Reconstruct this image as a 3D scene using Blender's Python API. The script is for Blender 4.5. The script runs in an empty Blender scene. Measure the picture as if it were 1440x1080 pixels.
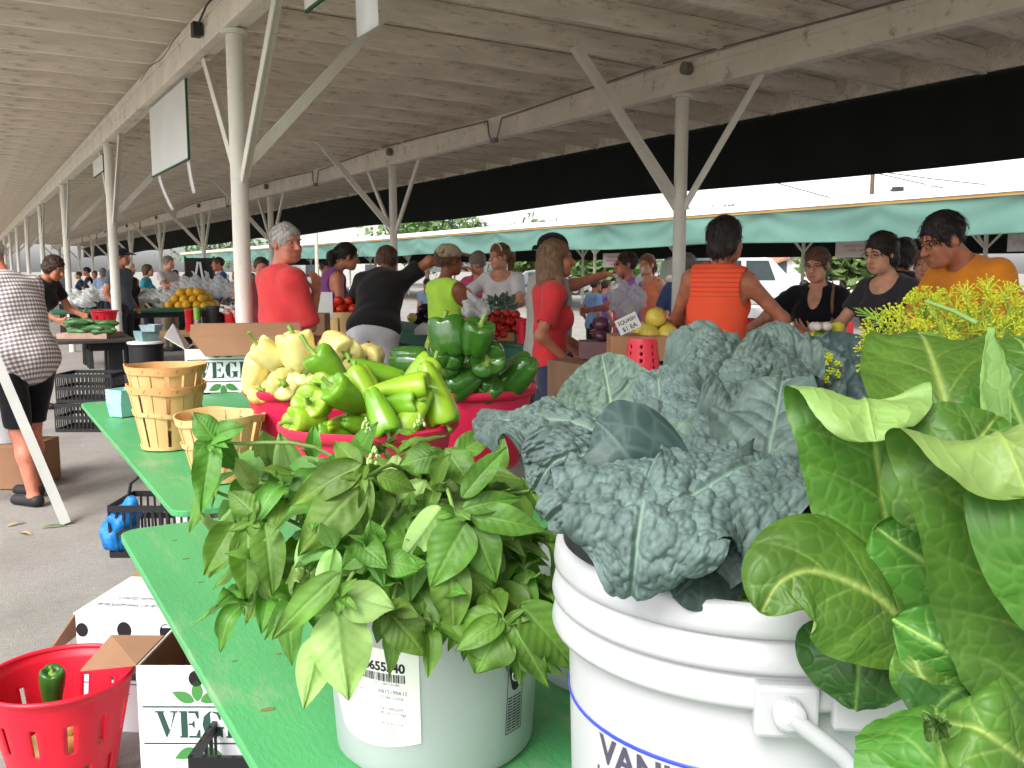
import bpy, math, random
import numpy as np
from mathutils import Vector, Matrix, noise as mnoise

random.seed(7)
SC = bpy.context.scene
COL = SC.collection
R = math.radians
pi = math.pi

# ------------------------------------------------------------------ camera
CAMZ, PITCH, YAW, FPX = 1.45, 7.0, 30.3, 1300.0
cam_d = bpy.data.cameras.new('camera')
cam = bpy.data.objects.new('camera', cam_d)
COL.objects.link(cam)
cam.location = (0, 0, CAMZ)
cam.rotation_euler = (R(90 - PITCH), 0, R(-YAW))
cam_d.sensor_width = 36
cam_d.lens = FPX / 1440 * 36
cam_d.clip_start = 0.02
cam_d.clip_end = 3000
SC.camera = cam
CM = cam.rotation_euler.to_matrix()
FW = Vector((math.sin(R(YAW)), math.cos(R(YAW)), 0))     # view heading on the ground
RT = Vector((math.cos(R(YAW)), -math.sin(R(YAW)), 0))    # right of view on the ground
UP = Vector((0, 0, 1))
CAMP = Vector((0, 0, CAMZ))


def at(px, py, d):
    return CAMP + CM @ (Vector(((px - 720) / FPX, -(py - 540) / FPX, -1)) * d)


def onz(px, py, z):
    r = CM @ Vector(((px - 720) / FPX, -(py - 540) / FPX, -1))
    return CAMP + r * ((z - CAMZ) / r.z)


def heading(yaw):
    """0 faces the viewer, 90 faces the right of the picture, 180 faces away."""
    return (-FW * math.cos(R(yaw)) + RT * math.sin(R(yaw))).normalized()


def s2l(c):
    return tuple((x / 12.92 if x <= .04045 else ((x + .055) / 1.055) ** 2.4) for x in [v / 255 for v in c])


# ------------------------------------------------------------------ materials
MATS = {}


def nodes(name):
    m = bpy.data.materials.new(name)
    m.use_nodes = True
    nt = m.node_tree
    return m, nt, nt.nodes['Principled BSDF'], nt.nodes['Material Output']


def mixcol(nt, fac, a, b, blend='MIX'):
    n = nt.nodes.new('ShaderNodeMix')
    n.data_type = 'RGBA'
    n.blend_type = blend
    for k, v in ((0, fac), (6, a), (7, b)):
        if hasattr(v, 'default_value') or hasattr(v, 'links'):
            nt.links.new(v, n.inputs[k])
        else:
            n.inputs[k].default_value = v if k == 0 else (*v[:3], 1)
    return n.outputs[2]


def math_n(nt, op, a, b=None, clamp=False):
    n = nt.nodes.new('ShaderNodeMath')
    n.operation = op
    n.use_clamp = clamp
    for k, v in ((0, a), (1, b)):
        if v is None:
            continue
        if hasattr(v, 'links'):
            nt.links.new(v, n.inputs[k])
        else:
            n.inputs[k].default_value = v
    return n.outputs[0]


def ramp(nt, v, lo, hi):
    n = nt.nodes.new('ShaderNodeMapRange')
    n.clamp = True
    nt.links.new(v, n.inputs[0])
    n.inputs[1].default_value = lo
    n.inputs[2].default_value = hi
    return n.outputs[0]


def coords(nt, stretch=(1, 1, 1), kind='Object'):
    tc = nt.nodes.new('ShaderNodeTexCoord')
    mp = nt.nodes.new('ShaderNodeMapping')
    mp.inputs['Scale'].default_value = stretch
    nt.links.new(tc.outputs[kind], mp.inputs[0])
    return mp.outputs[0]


def noise(nt, vec, scale, detail=4, rough=.55):
    n = nt.nodes.new('ShaderNodeTexNoise')
    n.inputs['Scale'].default_value = scale
    n.inputs['Detail'].default_value = detail
    n.inputs['Roughness'].default_value = rough
    nt.links.new(vec, n.inputs['Vector'])
    return n.outputs[0]


def bumpn(nt, bs, h, strength, dist=.01):
    n = nt.nodes.new('ShaderNodeBump')
    n.inputs['Strength'].default_value = strength
    n.inputs['Distance'].default_value = dist
    nt.links.new(h, n.inputs['Height'])
    nt.links.new(n.outputs[0], bs.inputs['Normal'])


def M(name, col, rough=.6, var=.18, vs=7, bump=0, bs=60, spec=.4, metal=0, stretch=(1, 1, 1), col2=None,
      stain=None, stain_s=5, stain_t=(.58, .75), trans=0, bdist=.004, sheen=0, alpha=1):
    """Procedural paint / cloth / wood / plastic: two noise-mixed tones, optional stains, bump, translucency."""
    if name in MATS:
        return MATS[name]
    m, nt, b, out = nodes(name)
    lin = s2l(col)
    a = tuple(c * (1 - var) for c in lin)
    c2 = s2l(col2) if col2 else tuple(min(1, c * (1 + var)) for c in lin)
    v = coords(nt, stretch)
    f = ramp(nt, noise(nt, v, vs), .3, .7)
    c = mixcol(nt, f, a, c2)
    if stain:
        sf = ramp(nt, noise(nt, v, stain_s, 8, .68), *stain_t)
        c = mixcol(nt, sf, c, s2l(stain))
    nt.links.new(c, b.inputs['Base Color'])
    b.inputs['Roughness'].default_value = rough
    b.inputs['Specular IOR Level'].default_value = spec
    b.inputs['Metallic'].default_value = metal
    if sheen:
        b.inputs['Sheen Weight'].default_value = sheen
    if bump:
        bumpn(nt, b, noise(nt, v, bs, 6, .6), bump, bdist)
    last = b.outputs[0]
    if trans:
        t = nt.nodes.new('ShaderNodeBsdfTranslucent')
        nt.links.new(c, t.inputs[0])
        mx = nt.nodes.new('ShaderNodeMixShader')
        mx.inputs[0].default_value = trans
        nt.links.new(last, mx.inputs[1])
        nt.links.new(t.outputs[0], mx.inputs[2])
        last = mx.outputs[0]
    if alpha < 1:
        t = nt.nodes.new('ShaderNodeBsdfTransparent')
        mx = nt.nodes.new('ShaderNodeMixShader')
        mx.inputs[0].default_value = alpha
        nt.links.new(t.outputs[0], mx.inputs[1])
        nt.links.new(last, mx.inputs[2])
        last = mx.outputs[0]
    nt.links.new(last, out.inputs[0])
    MATS[name] = m
    return m


def leaf_mat(name, front, back, vein, rough=.45, trans=.25, var=.25, vs=30, bump=.25, bs=90, spec=.4, tip=None, bd=.002):
    """Two-sided leaf: upper face, paler underside, vein tint from the mesh attribute, light through the blade."""
    if name in MATS:
        return MATS[name]
    m, nt, b, out = nodes(name)
    v = coords(nt)
    f = ramp(nt, noise(nt, v, vs, 5), .3, .7)
    lf, lb = s2l(front), s2l(back)
    cf = mixcol(nt, f, tuple(c * (1 - var) for c in lf), tuple(c * (1 + var) for c in lf))
    cb = mixcol(nt, f, tuple(c * (1 - var * .6) for c in lb), tuple(c * (1 + var * .6) for c in lb))
    g = nt.nodes.new('ShaderNodeNewGeometry')
    c = mixcol(nt, g.outputs['Backfacing'], cf, cb)
    at_ = nt.nodes.new('ShaderNodeAttribute')
    at_.attribute_name = 'vein'
    c = mixcol(nt, math_n(nt, 'MULTIPLY', at_.outputs['Fac'], 1.0), c, s2l(vein))
    if tip:
        at2 = nt.nodes.new('ShaderNodeAttribute')
        at2.attribute_name = 'tone'
        c = mixcol(nt, at2.outputs['Fac'], c, s2l(tip))
    oi = nt.nodes.new('ShaderNodeObjectInfo')
    big = ramp(nt, noise(nt, v, 9, 3), .35, .65)
    hv = nt.nodes.new('ShaderNodeHueSaturation')
    nt.links.new(c, hv.inputs['Color'])
    nt.links.new(math_n(nt, 'ADD', math_n(nt, 'MULTIPLY', oi.outputs['Random'], .035), .4825), hv.inputs['Hue'])
    nt.links.new(math_n(nt, 'ADD', math_n(nt, 'MULTIPLY', math_n(nt, 'ADD', oi.outputs['Random'], big), .24), .76), hv.inputs['Value'])
    c = hv.outputs[0]
    nt.links.new(c, b.inputs['Base Color'])
    b.inputs['Roughness'].default_value = rough
    b.inputs['Specular IOR Level'].default_value = spec
    if bump:
        bumpn(nt, b, noise(nt, v, bs, 4), bump, bd)
    t = nt.nodes.new('ShaderNodeBsdfTranslucent')
    hs = nt.nodes.new('ShaderNodeHueSaturation')
    hs.inputs['Saturation'].default_value = 1.15
    hs.inputs['Value'].default_value = 1.3
    nt.links.new(c, hs.inputs['Color'])
    nt.links.new(hs.outputs[0], t.inputs[0])
    mx = nt.nodes.new('ShaderNodeMixShader')
    mx.inputs[0].default_value = trans
    nt.links.new(b.outputs[0], mx.inputs[1])
    nt.links.new(t.outputs[0], mx.inputs[2])
    nt.links.new(mx.outputs[0], out.inputs[0])
    MATS[name] = m
    return m


# ------------------------------------------------------------------ object helpers
def tag(o, label=None, cat=None, group=None, kind=None):
    if label:
        o['label'] = label
    if cat:
        o['category'] = cat
    if group:
        o['group'] = group
    if kind:
        o['kind'] = kind
    return o


def thing(name, loc, label, cat, group=None):
    o = bpy.data.objects.new(name, None)
    o.empty_display_size = .1
    COL.objects.link(o)
    o.location = loc
    return tag(o, label, cat, group)


def root_of(o):
    while o.parent:
        o = o.parent
    return o


def link_mesh(name, me, mat, parent=None, loc=None):
    """Link a mesh whose vertices are in world space (or in the local space of a root standing at the origin)."""
    for mm in (mat if isinstance(mat, (list, tuple)) else [mat]):
        me.materials.append(mm)
    o = bpy.data.objects.new(name, me)
    COL.objects.link(o)
    if parent:
        o.parent = parent
        off = root_of(parent).location
    else:
        if loc is None:
            n = len(me.vertices)
            a = np.empty(n * 3)
            me.vertices.foreach_get('co', a)
            a = a.reshape(-1, 3)
            loc = Vector(((a[:, 0].min() + a[:, 0].max()) / 2, (a[:, 1].min() + a[:, 1].max()) / 2, a[:, 2].min()))
        o.location = loc
        off = Vector(loc)
    if off.length > 0:
        me.transform(Matrix.Translation(-off))
    return o


def np_mesh(name, v, f, mat, parent=None, attrs=None, smooth=True, loc=None, uv=None):
    v = np.asarray(v, dtype=np.float32)
    f = np.asarray(f, dtype=np.int32)
    me = bpy.data.meshes.new(name)
    me.vertices.add(len(v))
    me.vertices.foreach_set('co', v.ravel())
    k = f.shape[1]
    me.loops.add(f.size)
    me.loops.foreach_set('vertex_index', f.ravel())
    me.polygons.add(len(f))
    me.polygons.foreach_set('loop_start', np.arange(0, f.size, k, dtype=np.int32))
    me.polygons.foreach_set('loop_total', np.full(len(f), k, dtype=np.int32))
    if smooth:
        me.polygons.foreach_set('use_smooth', np.ones(len(f), dtype=bool))
    me.update(calc_edges=True)
    me.validate()
    for an, arr in (attrs or {}).items():
        at_ = me.attributes.new(an, 'FLOAT', 'POINT')
        at_.data.foreach_set('value', np.asarray(arr, dtype=np.float32))
    if uv is not None:
        ul = me.uv_layers.new(name='UVMap')
        ul.data.foreach_set('uv', np.asarray(uv, dtype=np.float32)[f.ravel()].ravel())
    return link_mesh(name, me, mat, parent, loc)


def copy_thing(o, parent=None):
    c = o.copy()
    COL.objects.link(c)
    c.parent = parent
    for ch in list(o.children):
        copy_thing(ch, c)
    return c


class MB:
    """Collects shapes into one mesh."""

    def __init__(s):
        s.v, s.f, s.m = [], [], []
        s.cur = 0

    def add(s, vs, fs):
        n = len(s.v)
        s.v += [Vector(p) for p in vs]
        s.f += [tuple(i + n for i in q) for q in fs]
        s.m += [s.cur] * len(fs)
        return s

    def box(s, c, size, rot=None, top=1.0):
        x, y, z = (k / 2 for k in size)
        vs = [Vector((sx * x * (top if sz > 0 else 1), sy * y * (top if sz > 0 else 1), sz * z)) for sz in (-1, 1) for sy in (-1, 1) for sx in (-1, 1)]
        if rot is not None:
            vs = [rot @ p for p in vs]
        return s.add([p + Vector(c) for p in vs], [(0, 2, 3, 1), (4, 5, 7, 6), (0, 1, 5, 4), (2, 6, 7, 3), (0, 4, 6, 2), (1, 3, 7, 5)])

    def bb(s, x0, y0, z0, x1, y1, z1):
        return s.box(((x0 + x1) / 2, (y0 + y1) / 2, (z0 + z1) / 2), (abs(x1 - x0), abs(y1 - y0), abs(z1 - z0)))

    def beam(s, a, b, w, t, up=(0, 0, 1)):
        a, b = Vector(a), Vector(b)
        d = (b - a)
        L = d.length
        d.normalize()
        x = d.cross(Vector(up))
        if x.length < 1e-4:
            x = d.cross(Vector((1, 0, 0)))
        x.normalize()
        y = x.cross(d)
        return s.box((a + b) / 2, (w, t, L), Matrix((x, y, d)).transposed())

    def tube(s, pts, r, n=8, cap=True):
        pts = [Vector(p) for p in pts]
        k = len(pts)
        rs = r if isinstance(r, (list, tuple)) else [r] * k
        vs, fs = [], []
        ref = None
        for i, p in enumerate(pts):
            t = (pts[min(i + 1, k - 1)] - pts[max(i - 1, 0)]).normalized()
            if ref is None:
                ref = t.orthogonal().normalized()
            ref = (ref - t * ref.dot(t))
            if ref.length < 1e-5:
                ref = t.orthogonal()
            ref.normalize()
            b = t.cross(ref)
            for j in range(n):
                a = 2 * pi * j / n
                vs.append(p + (ref * math.cos(a) + b * math.sin(a)) * rs[i])
        for i in range(k - 1):
            for j in range(n):
                fs.append((i * n + j, i * n + (j + 1) % n, (i + 1) * n + (j + 1) % n, (i + 1) * n + j))
        if cap:
            fs.append(tuple(range(n - 1, -1, -1)))
            fs.append(tuple((k - 1) * n + j for j in range(n)))
        return s.add(vs, fs)

    def lathe(s, prof, c=(0, 0, 0), n=32, rot=None, sx=1, sy=1):
        vs, fs = [], []
        c = Vector(c)
        for r_, z in prof:
            for j in range(n):
                a = 2 * pi * j / n
                p = Vector((math.cos(a) * r_ * sx, math.sin(a) * r_ * sy, z))
                vs.append((rot @ p if rot is not None else p) + c)
        for i in range(len(prof) - 1):
            for j in range(n):
                fs.append((i * n + j, i * n + (j + 1) % n, (i + 1) * n + (j + 1) % n, (i + 1) * n + j))
        return s.add(vs, fs)

    def ell(s, c, r, rot=None, nu=12, nv=8):
        vs, fs = [], []
        c = Vector(c)
        for i in range(nv + 1):
            ph = -pi / 2 + pi * i / nv
            for j in range(nu):
                a = 2 * pi * j / nu
                p = Vector((math.cos(a) * math.cos(ph) * r[0], math.sin(a) * math.cos(ph) * r[1], math.sin(ph) * r[2]))
                vs.append((rot @ p if rot is not None else p) + c)
        for i in range(nv):
            for j in range(nu):
                fs.append((i * nu + j, i * nu + (j + 1) % nu, (i + 1) * nu + (j + 1) % nu, (i + 1) * nu + j))
        return s.add(vs, fs)

    def prism(s, pts, o, ax, ay, t):
        """Flat outline pts (2D) laid in the frame o, ax, ay and given thickness t along the normal."""
        o, ax, ay = Vector(o), Vector(ax), Vector(ay)
        nrm = ax.cross(ay).normalized()
        k = len(pts)
        lo = [o + ax * p[0] + ay * p[1] for p in pts]
        hi = [p + nrm * t for p in lo]
        return s.add(lo + hi, [tuple(range(k - 1, -1, -1)), tuple(range(k, 2 * k))] + [(i, (i + 1) % k, k + (i + 1) % k, k + i) for i in range(k)])

    def build(s, name, mat, parent=None, smooth=None, bev=0, loc=None):
        me = bpy.data.meshes.new(name)
        me.from_pydata([tuple(p) for p in s.v], [], s.f)
        if isinstance(mat, (list, tuple)):
            me.polygons.foreach_set('material_index', s.m)
        if smooth is not None:
            me.polygons.foreach_set('use_smooth', [True] * len(me.polygons))
            me.set_sharp_from_angle(angle=R(smooth))
        me.update()
        o = link_mesh(name, me, mat, parent, loc)
        if bev:
            b = o.modifiers.new('bevel', 'BEVEL')
            b.width = bev
            b.segments = 2
            b.limit_method = 'ANGLE'
        return o


def rotm(axis_z, up=(0, 0, 1)):
    """Rotation whose local Z is axis_z."""
    z = Vector(axis_z).normalized()
    x = Vector(up).cross(z)
    if x.length < 1e-4:
        x = Vector((1, 0, 0)).cross(z)
        if x.length < 1e-4:
            x = Vector((0, 1, 0)).cross(z)
    x.normalize()
    y = z.cross(x)
    return Matrix((x, y, z)).transposed()


def rz(a):
    return Matrix.Rotation(a, 3, 'Z')


def crv(pts, n):
    """Catmull-Rom through numpy points -> (n,k)."""
    P = np.array([list(p) for p in pts], float)
    m = len(P)
    if m == 2:
        t = np.linspace(0, 1, n)[:, None]
        return P[0] * (1 - t) + P[1] * t
    P = np.vstack([2 * P[0] - P[1], P, 2 * P[-1] - P[-2]])
    seg = np.linalg.norm(np.diff(P[1:-1], axis=0), axis=1)
    cum = np.concatenate([[0], np.cumsum(seg)])
    cum /= cum[-1]
    t = np.linspace(0, 1, n)
    i = np.clip(np.searchsorted(cum, t, side='right') - 1, 0, m - 2)
    u = ((t - cum[i]) / np.maximum(cum[i + 1] - cum[i], 1e-9))[:, None]
    p0, p1, p2, p3 = P[i], P[i + 1], P[i + 2], P[i + 3]
    return .5 * (2 * p1 + (p2 - p0) * u + (2 * p0 - 5 * p1 + 4 * p2 - p3) * u ** 2 + (3 * p1 - p0 - 3 * p2 + p3) * u ** 3)


def text_mesh(txt, size=1.0, bold=0.0):
    cu = bpy.data.curves.new('lettering', 'FONT')
    cu.body = txt
    cu.size = size
    cu.offset = bold
    o = bpy.data.objects.new('lettering', cu)
    COL.objects.link(o)
    bpy.context.view_layer.update()
    dg = bpy.context.evaluated_depsgraph_get()
    me = bpy.data.meshes.new_from_object(o.evaluated_get(dg))
    vs = [tuple(v.co) for v in me.vertices]
    fs = [tuple(p.vertices) for p in me.polygons]
    bpy.data.objects.remove(o)
    bpy.data.meshes.remove(me)
    return vs, fs


def put_text(mb, txt, size, fn, bold=0.0, align='l', sx=1.0, step=None):
    """Adds lettering to mb, each letter vertex (x, y) sent through fn."""
    vs, fs = text_mesh(txt, size, bold)
    if not vs:
        return 0
    w = max(v[0] for v in vs)
    sh = {'l': 0, 'c': -w / 2, 'r': -w}[align]
    mb.add([fn((v[0] + sh) * sx, v[1]) for v in vs], fs)
    return w * sx

# ------------------------------------------------------------------ smooth solids (bodies, hair, cloth)
class Solid:
    def __init__(s):
        s.p = []      # (kind, data, k, lo, hi)
        s.cuts = []

    def cone(s, a, b, ra, rb=None, k=.03):
        rb = ra if rb is None else rb
        a, b = np.array(a, float), np.array(b, float)
        r = max(ra, rb)
        s.p.append(('c', (a, b, ra, rb), k, np.minimum(a, b) - r, np.maximum(a, b) + r))
        return s

    def ell(s, c, r, rot=None, k=.03):
        c = np.array(c, float)
        m = max(r)
        s.p.append(('e', (c, np.array(r, float), None if rot is None else np.array(rot)), k, c - m, c + m))
        return s

    def chop(s, p, n):
        """keep the side the normal n points away from"""
        s.cuts.append(('p', (np.array(p, float), np.array(n, float)), 0))
        return s

    def dig(s, c, r, rot=None, k=0):
        s.cuts.append(('e', (np.array(c, float), np.array(r, float), None if rot is None else np.array(rot)), k))
        return s

    @staticmethod
    def _e(P, d):
        c, r, rot = d
        q = P - c
        if rot is not None:
            q = q @ rot
        k0 = np.linalg.norm(q / r, axis=-1)
        k1 = np.linalg.norm(q / (r * r), axis=-1)
        return k0 * (k0 - 1) / np.maximum(k1, 1e-6)

    def mesh(s, h, wr=0, wf=22, seed=0, bound=None):
        lo = np.min([q[3] for q in s.p], axis=0) - 3 * h - .02
        hi = np.max([q[4] for q in s.p], axis=0) + 3 * h + .02
        if bound is not None:
            lo = np.maximum(lo, bound[0])
            hi = np.minimum(hi, bound[1])
        n = np.ceil((hi - lo) / h).astype(int) + 1
        D = np.full(n, 1.0, dtype=np.float32)
        ax = [lo[i] + h * np.arange(n[i]) for i in range(3)]
        for kind, d, k, a, b in s.p:
            m = k + 2.5 * h
            i0 = np.maximum(np.floor((a - m - lo) / h).astype(int), 0)
            i1 = np.minimum(np.ceil((b + m - lo) / h).astype(int) + 1, n)
            if (i1 <= i0).any():
                continue
            sl = tuple(slice(i0[j], i1[j]) for j in range(3))
            P = np.stack(np.meshgrid(*[ax[j][sl[j]] for j in range(3)], indexing='ij'), -1)
            if kind == 'c':
                a_, b_, ra, rb = d
                ba = b_ - a_
                t = np.clip(((P - a_) @ ba) / max(ba @ ba, 1e-9), 0, 1)
                x = np.linalg.norm(P - a_ - t[..., None] * ba, axis=-1) - (ra + (rb - ra) * t)
            else:
                x = s._e(P, d)
            o = D[sl]
            hh = np.maximum(k - np.abs(o - x), 0) / k
            D[sl] = np.minimum(o, x) - hh * hh * k * .25
        P = None
        if s.cuts or wr:
            P = np.stack(np.meshgrid(*ax, indexing='ij'), -1)
        if wr:
            a = seed * 1.7
            X, Y, Z = P[..., 0], P[..., 1], P[..., 2]
            D += wr * (np.sin(wf * (X * .9 + Z * 1.1) + a + 1.5 * np.sin(wf * .5 * Y + a)) * .6 + np.sin(wf * 1.7 * (Y - X * .6 + Z * .5) + a * 2 + np.sin(wf * Z)) * .4).astype(np.float32)
        for kind, d, k in s.cuts:
            x = ((P - d[0]) @ d[1]) if kind == 'p' else -s._e(P, d)
            if k:
                hh = np.maximum(k - np.abs(D - x), 0) / k
                D = np.maximum(D, x) + hh * hh * k * .25
            else:
                D = np.maximum(D, x)
        return surf(D, lo, h)


def surf(D, lo, h):
    """Surface nets."""
    D = np.pad(D, 1, constant_values=1.0)
    lo = lo - h
    S = D < 0
    n = np.array(D.shape)
    cs = [(i, j, k) for i in (0, 1) for j in (0, 1) for k in (0, 1)]
    cnt = np.zeros(n - 1, dtype=np.int8)
    for i, j, k in cs:
        cnt += S[i:n[0] - 1 + i, j:n[1] - 1 + j, k:n[2] - 1 + k]
    act = np.argwhere((cnt > 0) & (cnt < 8))
    idx = np.full(n - 1, -1, dtype=np.int32)
    idx[act[:, 0], act[:, 1], act[:, 2]] = np.arange(len(act))
    val = np.stack([D[act[:, 0] + i, act[:, 1] + j, act[:, 2] + k] for i, j, k in cs], 1)
    acc = np.zeros((len(act), 3))
    num = np.zeros(len(act))
    for a in range(8):
        for b in range(a + 1, 8):
            da, db = np.array(cs[a]), np.array(cs[b])
            if np.abs(da - db).sum() != 1:
                continue
            va, vb = val[:, a], val[:, b]
            m = (va < 0) != (vb < 0)
            t = np.where(m, va / np.where(m, va - vb, 1), 0)
            acc += np.where(m[:, None], da + t[:, None] * (db - da), 0)
            num += m
    V = lo + h * (act + acc / np.maximum(num, 1)[:, None])
    F = []
    for axx in range(3):
        o1, o2 = [(1, 2), (2, 0), (0, 1)][axx]
        sl0 = [slice(None)] * 3
        sl1 = [slice(None)] * 3
        sl0[axx] = slice(0, -1)
        sl1[axx] = slice(1, None)
        e = np.argwhere(S[tuple(sl0)] != S[tuple(sl1)])
        e = e[(e[:, o1] > 0) & (e[:, o2] > 0) & (e[:, o1] < n[o1] - 1) & (e[:, o2] < n[o2] - 1)]
        d1 = np.zeros(3, int)
        d1[o1] = 1
        d2 = np.zeros(3, int)
        d2[o2] = 1
        q = [idx[tuple((e - x).T)] for x in (d1 + d2, d2, 0 * d1, d1)]
        Q = np.stack(q, 1)
        inside = S[tuple(e.T)]
        Q = np.where(inside[:, None], Q, Q[:, ::-1])
        F.append(Q)
    F = np.concatenate(F)
    F = F[(F >= 0).all(1)]
    return V, F


def cat_mesh(ms):
    vs, fs, n = [], [], 0
    for v, f in ms:
        vs.append(v)
        fs.append(f + n)
        n += len(v)
    return np.concatenate(vs), np.concatenate(fs)


# ------------------------------------------------------------------ people
SKIN = {
    'fair': (205, 150, 125), 'tan': (175, 115, 88), 'ruddy': (195, 125, 102), 'brown': (135, 82, 60), 'light': (215, 165, 138),
}


def skin_mat(k):
    nm = 'skin_' + k
    if nm in MATS:
        return MATS[nm]
    m, nt, b, out = nodes(nm)
    v = coords(nt)
    l = s2l(SKIN[k])
    f = ramp(nt, noise(nt, v, 18, 4), .3, .7)
    c = mixcol(nt, f, tuple(x * .74 for x in l), (min(1, l[0] * 1.2), l[1] * 1.1, l[2] * 1.08))
    a = nt.nodes.new('ShaderNodeAttribute')
    a.attribute_name = 'lip'
    c = mixcol(nt, a.outputs['Fac'], c, s2l((160, 84, 78)))
    nt.links.new(c, b.inputs['Base Color'])
    b.inputs['Roughness'].default_value = .5
    b.inputs['Specular IOR Level'].default_value = .35
    b.inputs['Subsurface Weight'].default_value = .12
    b.inputs['Subsurface Radius'].default_value = (.012, .005, .003)
    b.inputs['Subsurface Scale'].default_value = .5
    bumpn(nt, b, noise(nt, v, 140, 4), .15, .002)
    MATS[nm] = m
    return m


def hair_mat(name, col, col2):
    if name in MATS:
        return MATS[name]
    m, nt, b, out = nodes(name)
    v = coords(nt, (140, 140, 14))
    nz = noise(nt, v, 1.0, 5, .6)
    c = mixcol(nt, ramp(nt, nz, .35, .7), s2l(col), s2l(col2))
    nt.links.new(c, b.inputs['Base Color'])
    b.inputs['Roughness'].default_value = .5
    b.inputs['Specular IOR Level'].default_value = .3
    bumpn(nt, b, nz, .9, .006)
    MATS[name] = m
    return m


def cloth(name, col, **k):
    k.setdefault('rough', .85)
    k.setdefault('var', .1)
    k.setdefault('bump', .35)
    k.setdefault('bs', 260)
    k.setdefault('spec', .15)
    k.setdefault('sheen', .15)
    k.setdefault('trans', .06)
    return M(name, col, **k)


def ik(S, W, hint, l1=.29, l2=.26):
    d = W - S
    L = min(d.length, (l1 + l2) * .985)
    W = S + d.normalized() * L
    x = (l1 * l1 - l2 * l2 + L * L) / (2 * L)
    hgt = math.sqrt(max(l1 * l1 - x * x, 0))
    dn = d.normalized()
    hv = hint - dn * hint.dot(dn)
    hv = hv.normalized() if hv.length > 1e-5 else dn.orthogonal()
    return S + dn * x + hv * hgt, W


def hand_solid(S, W, d, pn, curl=.5, spread=1.0, side=1):
    """palm, four unequal fingers with two bends, thumb from the side of the palm"""
    d = d.normalized()
    pn = (pn - d * pn.dot(d)).normalized()
    sd = d.cross(pn) * side            # towards the thumb
    for i in (-1, 0, 1):
        S.cone(W + sd * i * .018, W + d * .082 + sd * i * .024, .014, .013, .012)
    ln = (.036, .044, .047, .042)
    for i in range(4):
        o = (i - 1.5) * .0205 * spread
        b = W + d * (.084 + (.006 if i in (1, 2) else 0)) + sd * o
        dd = (d + sd * (i - 1.5) * .09 * spread).normalized()
        c1, c2 = curl * (1 - .08 * i) * .8, curl * 1.9
        e1 = b + (dd * math.cos(c1) + pn * math.sin(c1)) * ln[i]
        e2 = e1 + (dd * math.cos(c2) + pn * math.sin(c2)) * ln[i] * .8
        S.cone(b, e1, .0092, .0085, .006)
        S.cone(e1, e2, .0085, .0068, .006)
    t0 = W + d * .028 + sd * .026
    t1 = t0 + (d * .6 + sd * .75 + pn * .25).normalized() * .042
    t2 = t1 + (d * .9 + sd * .2 + pn * .35 * (1 + curl)).normalized() * .032
    S.cone(t0, t1, .0125, .0105, .012)
    S.cone(t1, t2, .0105, .008, .006)


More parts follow.
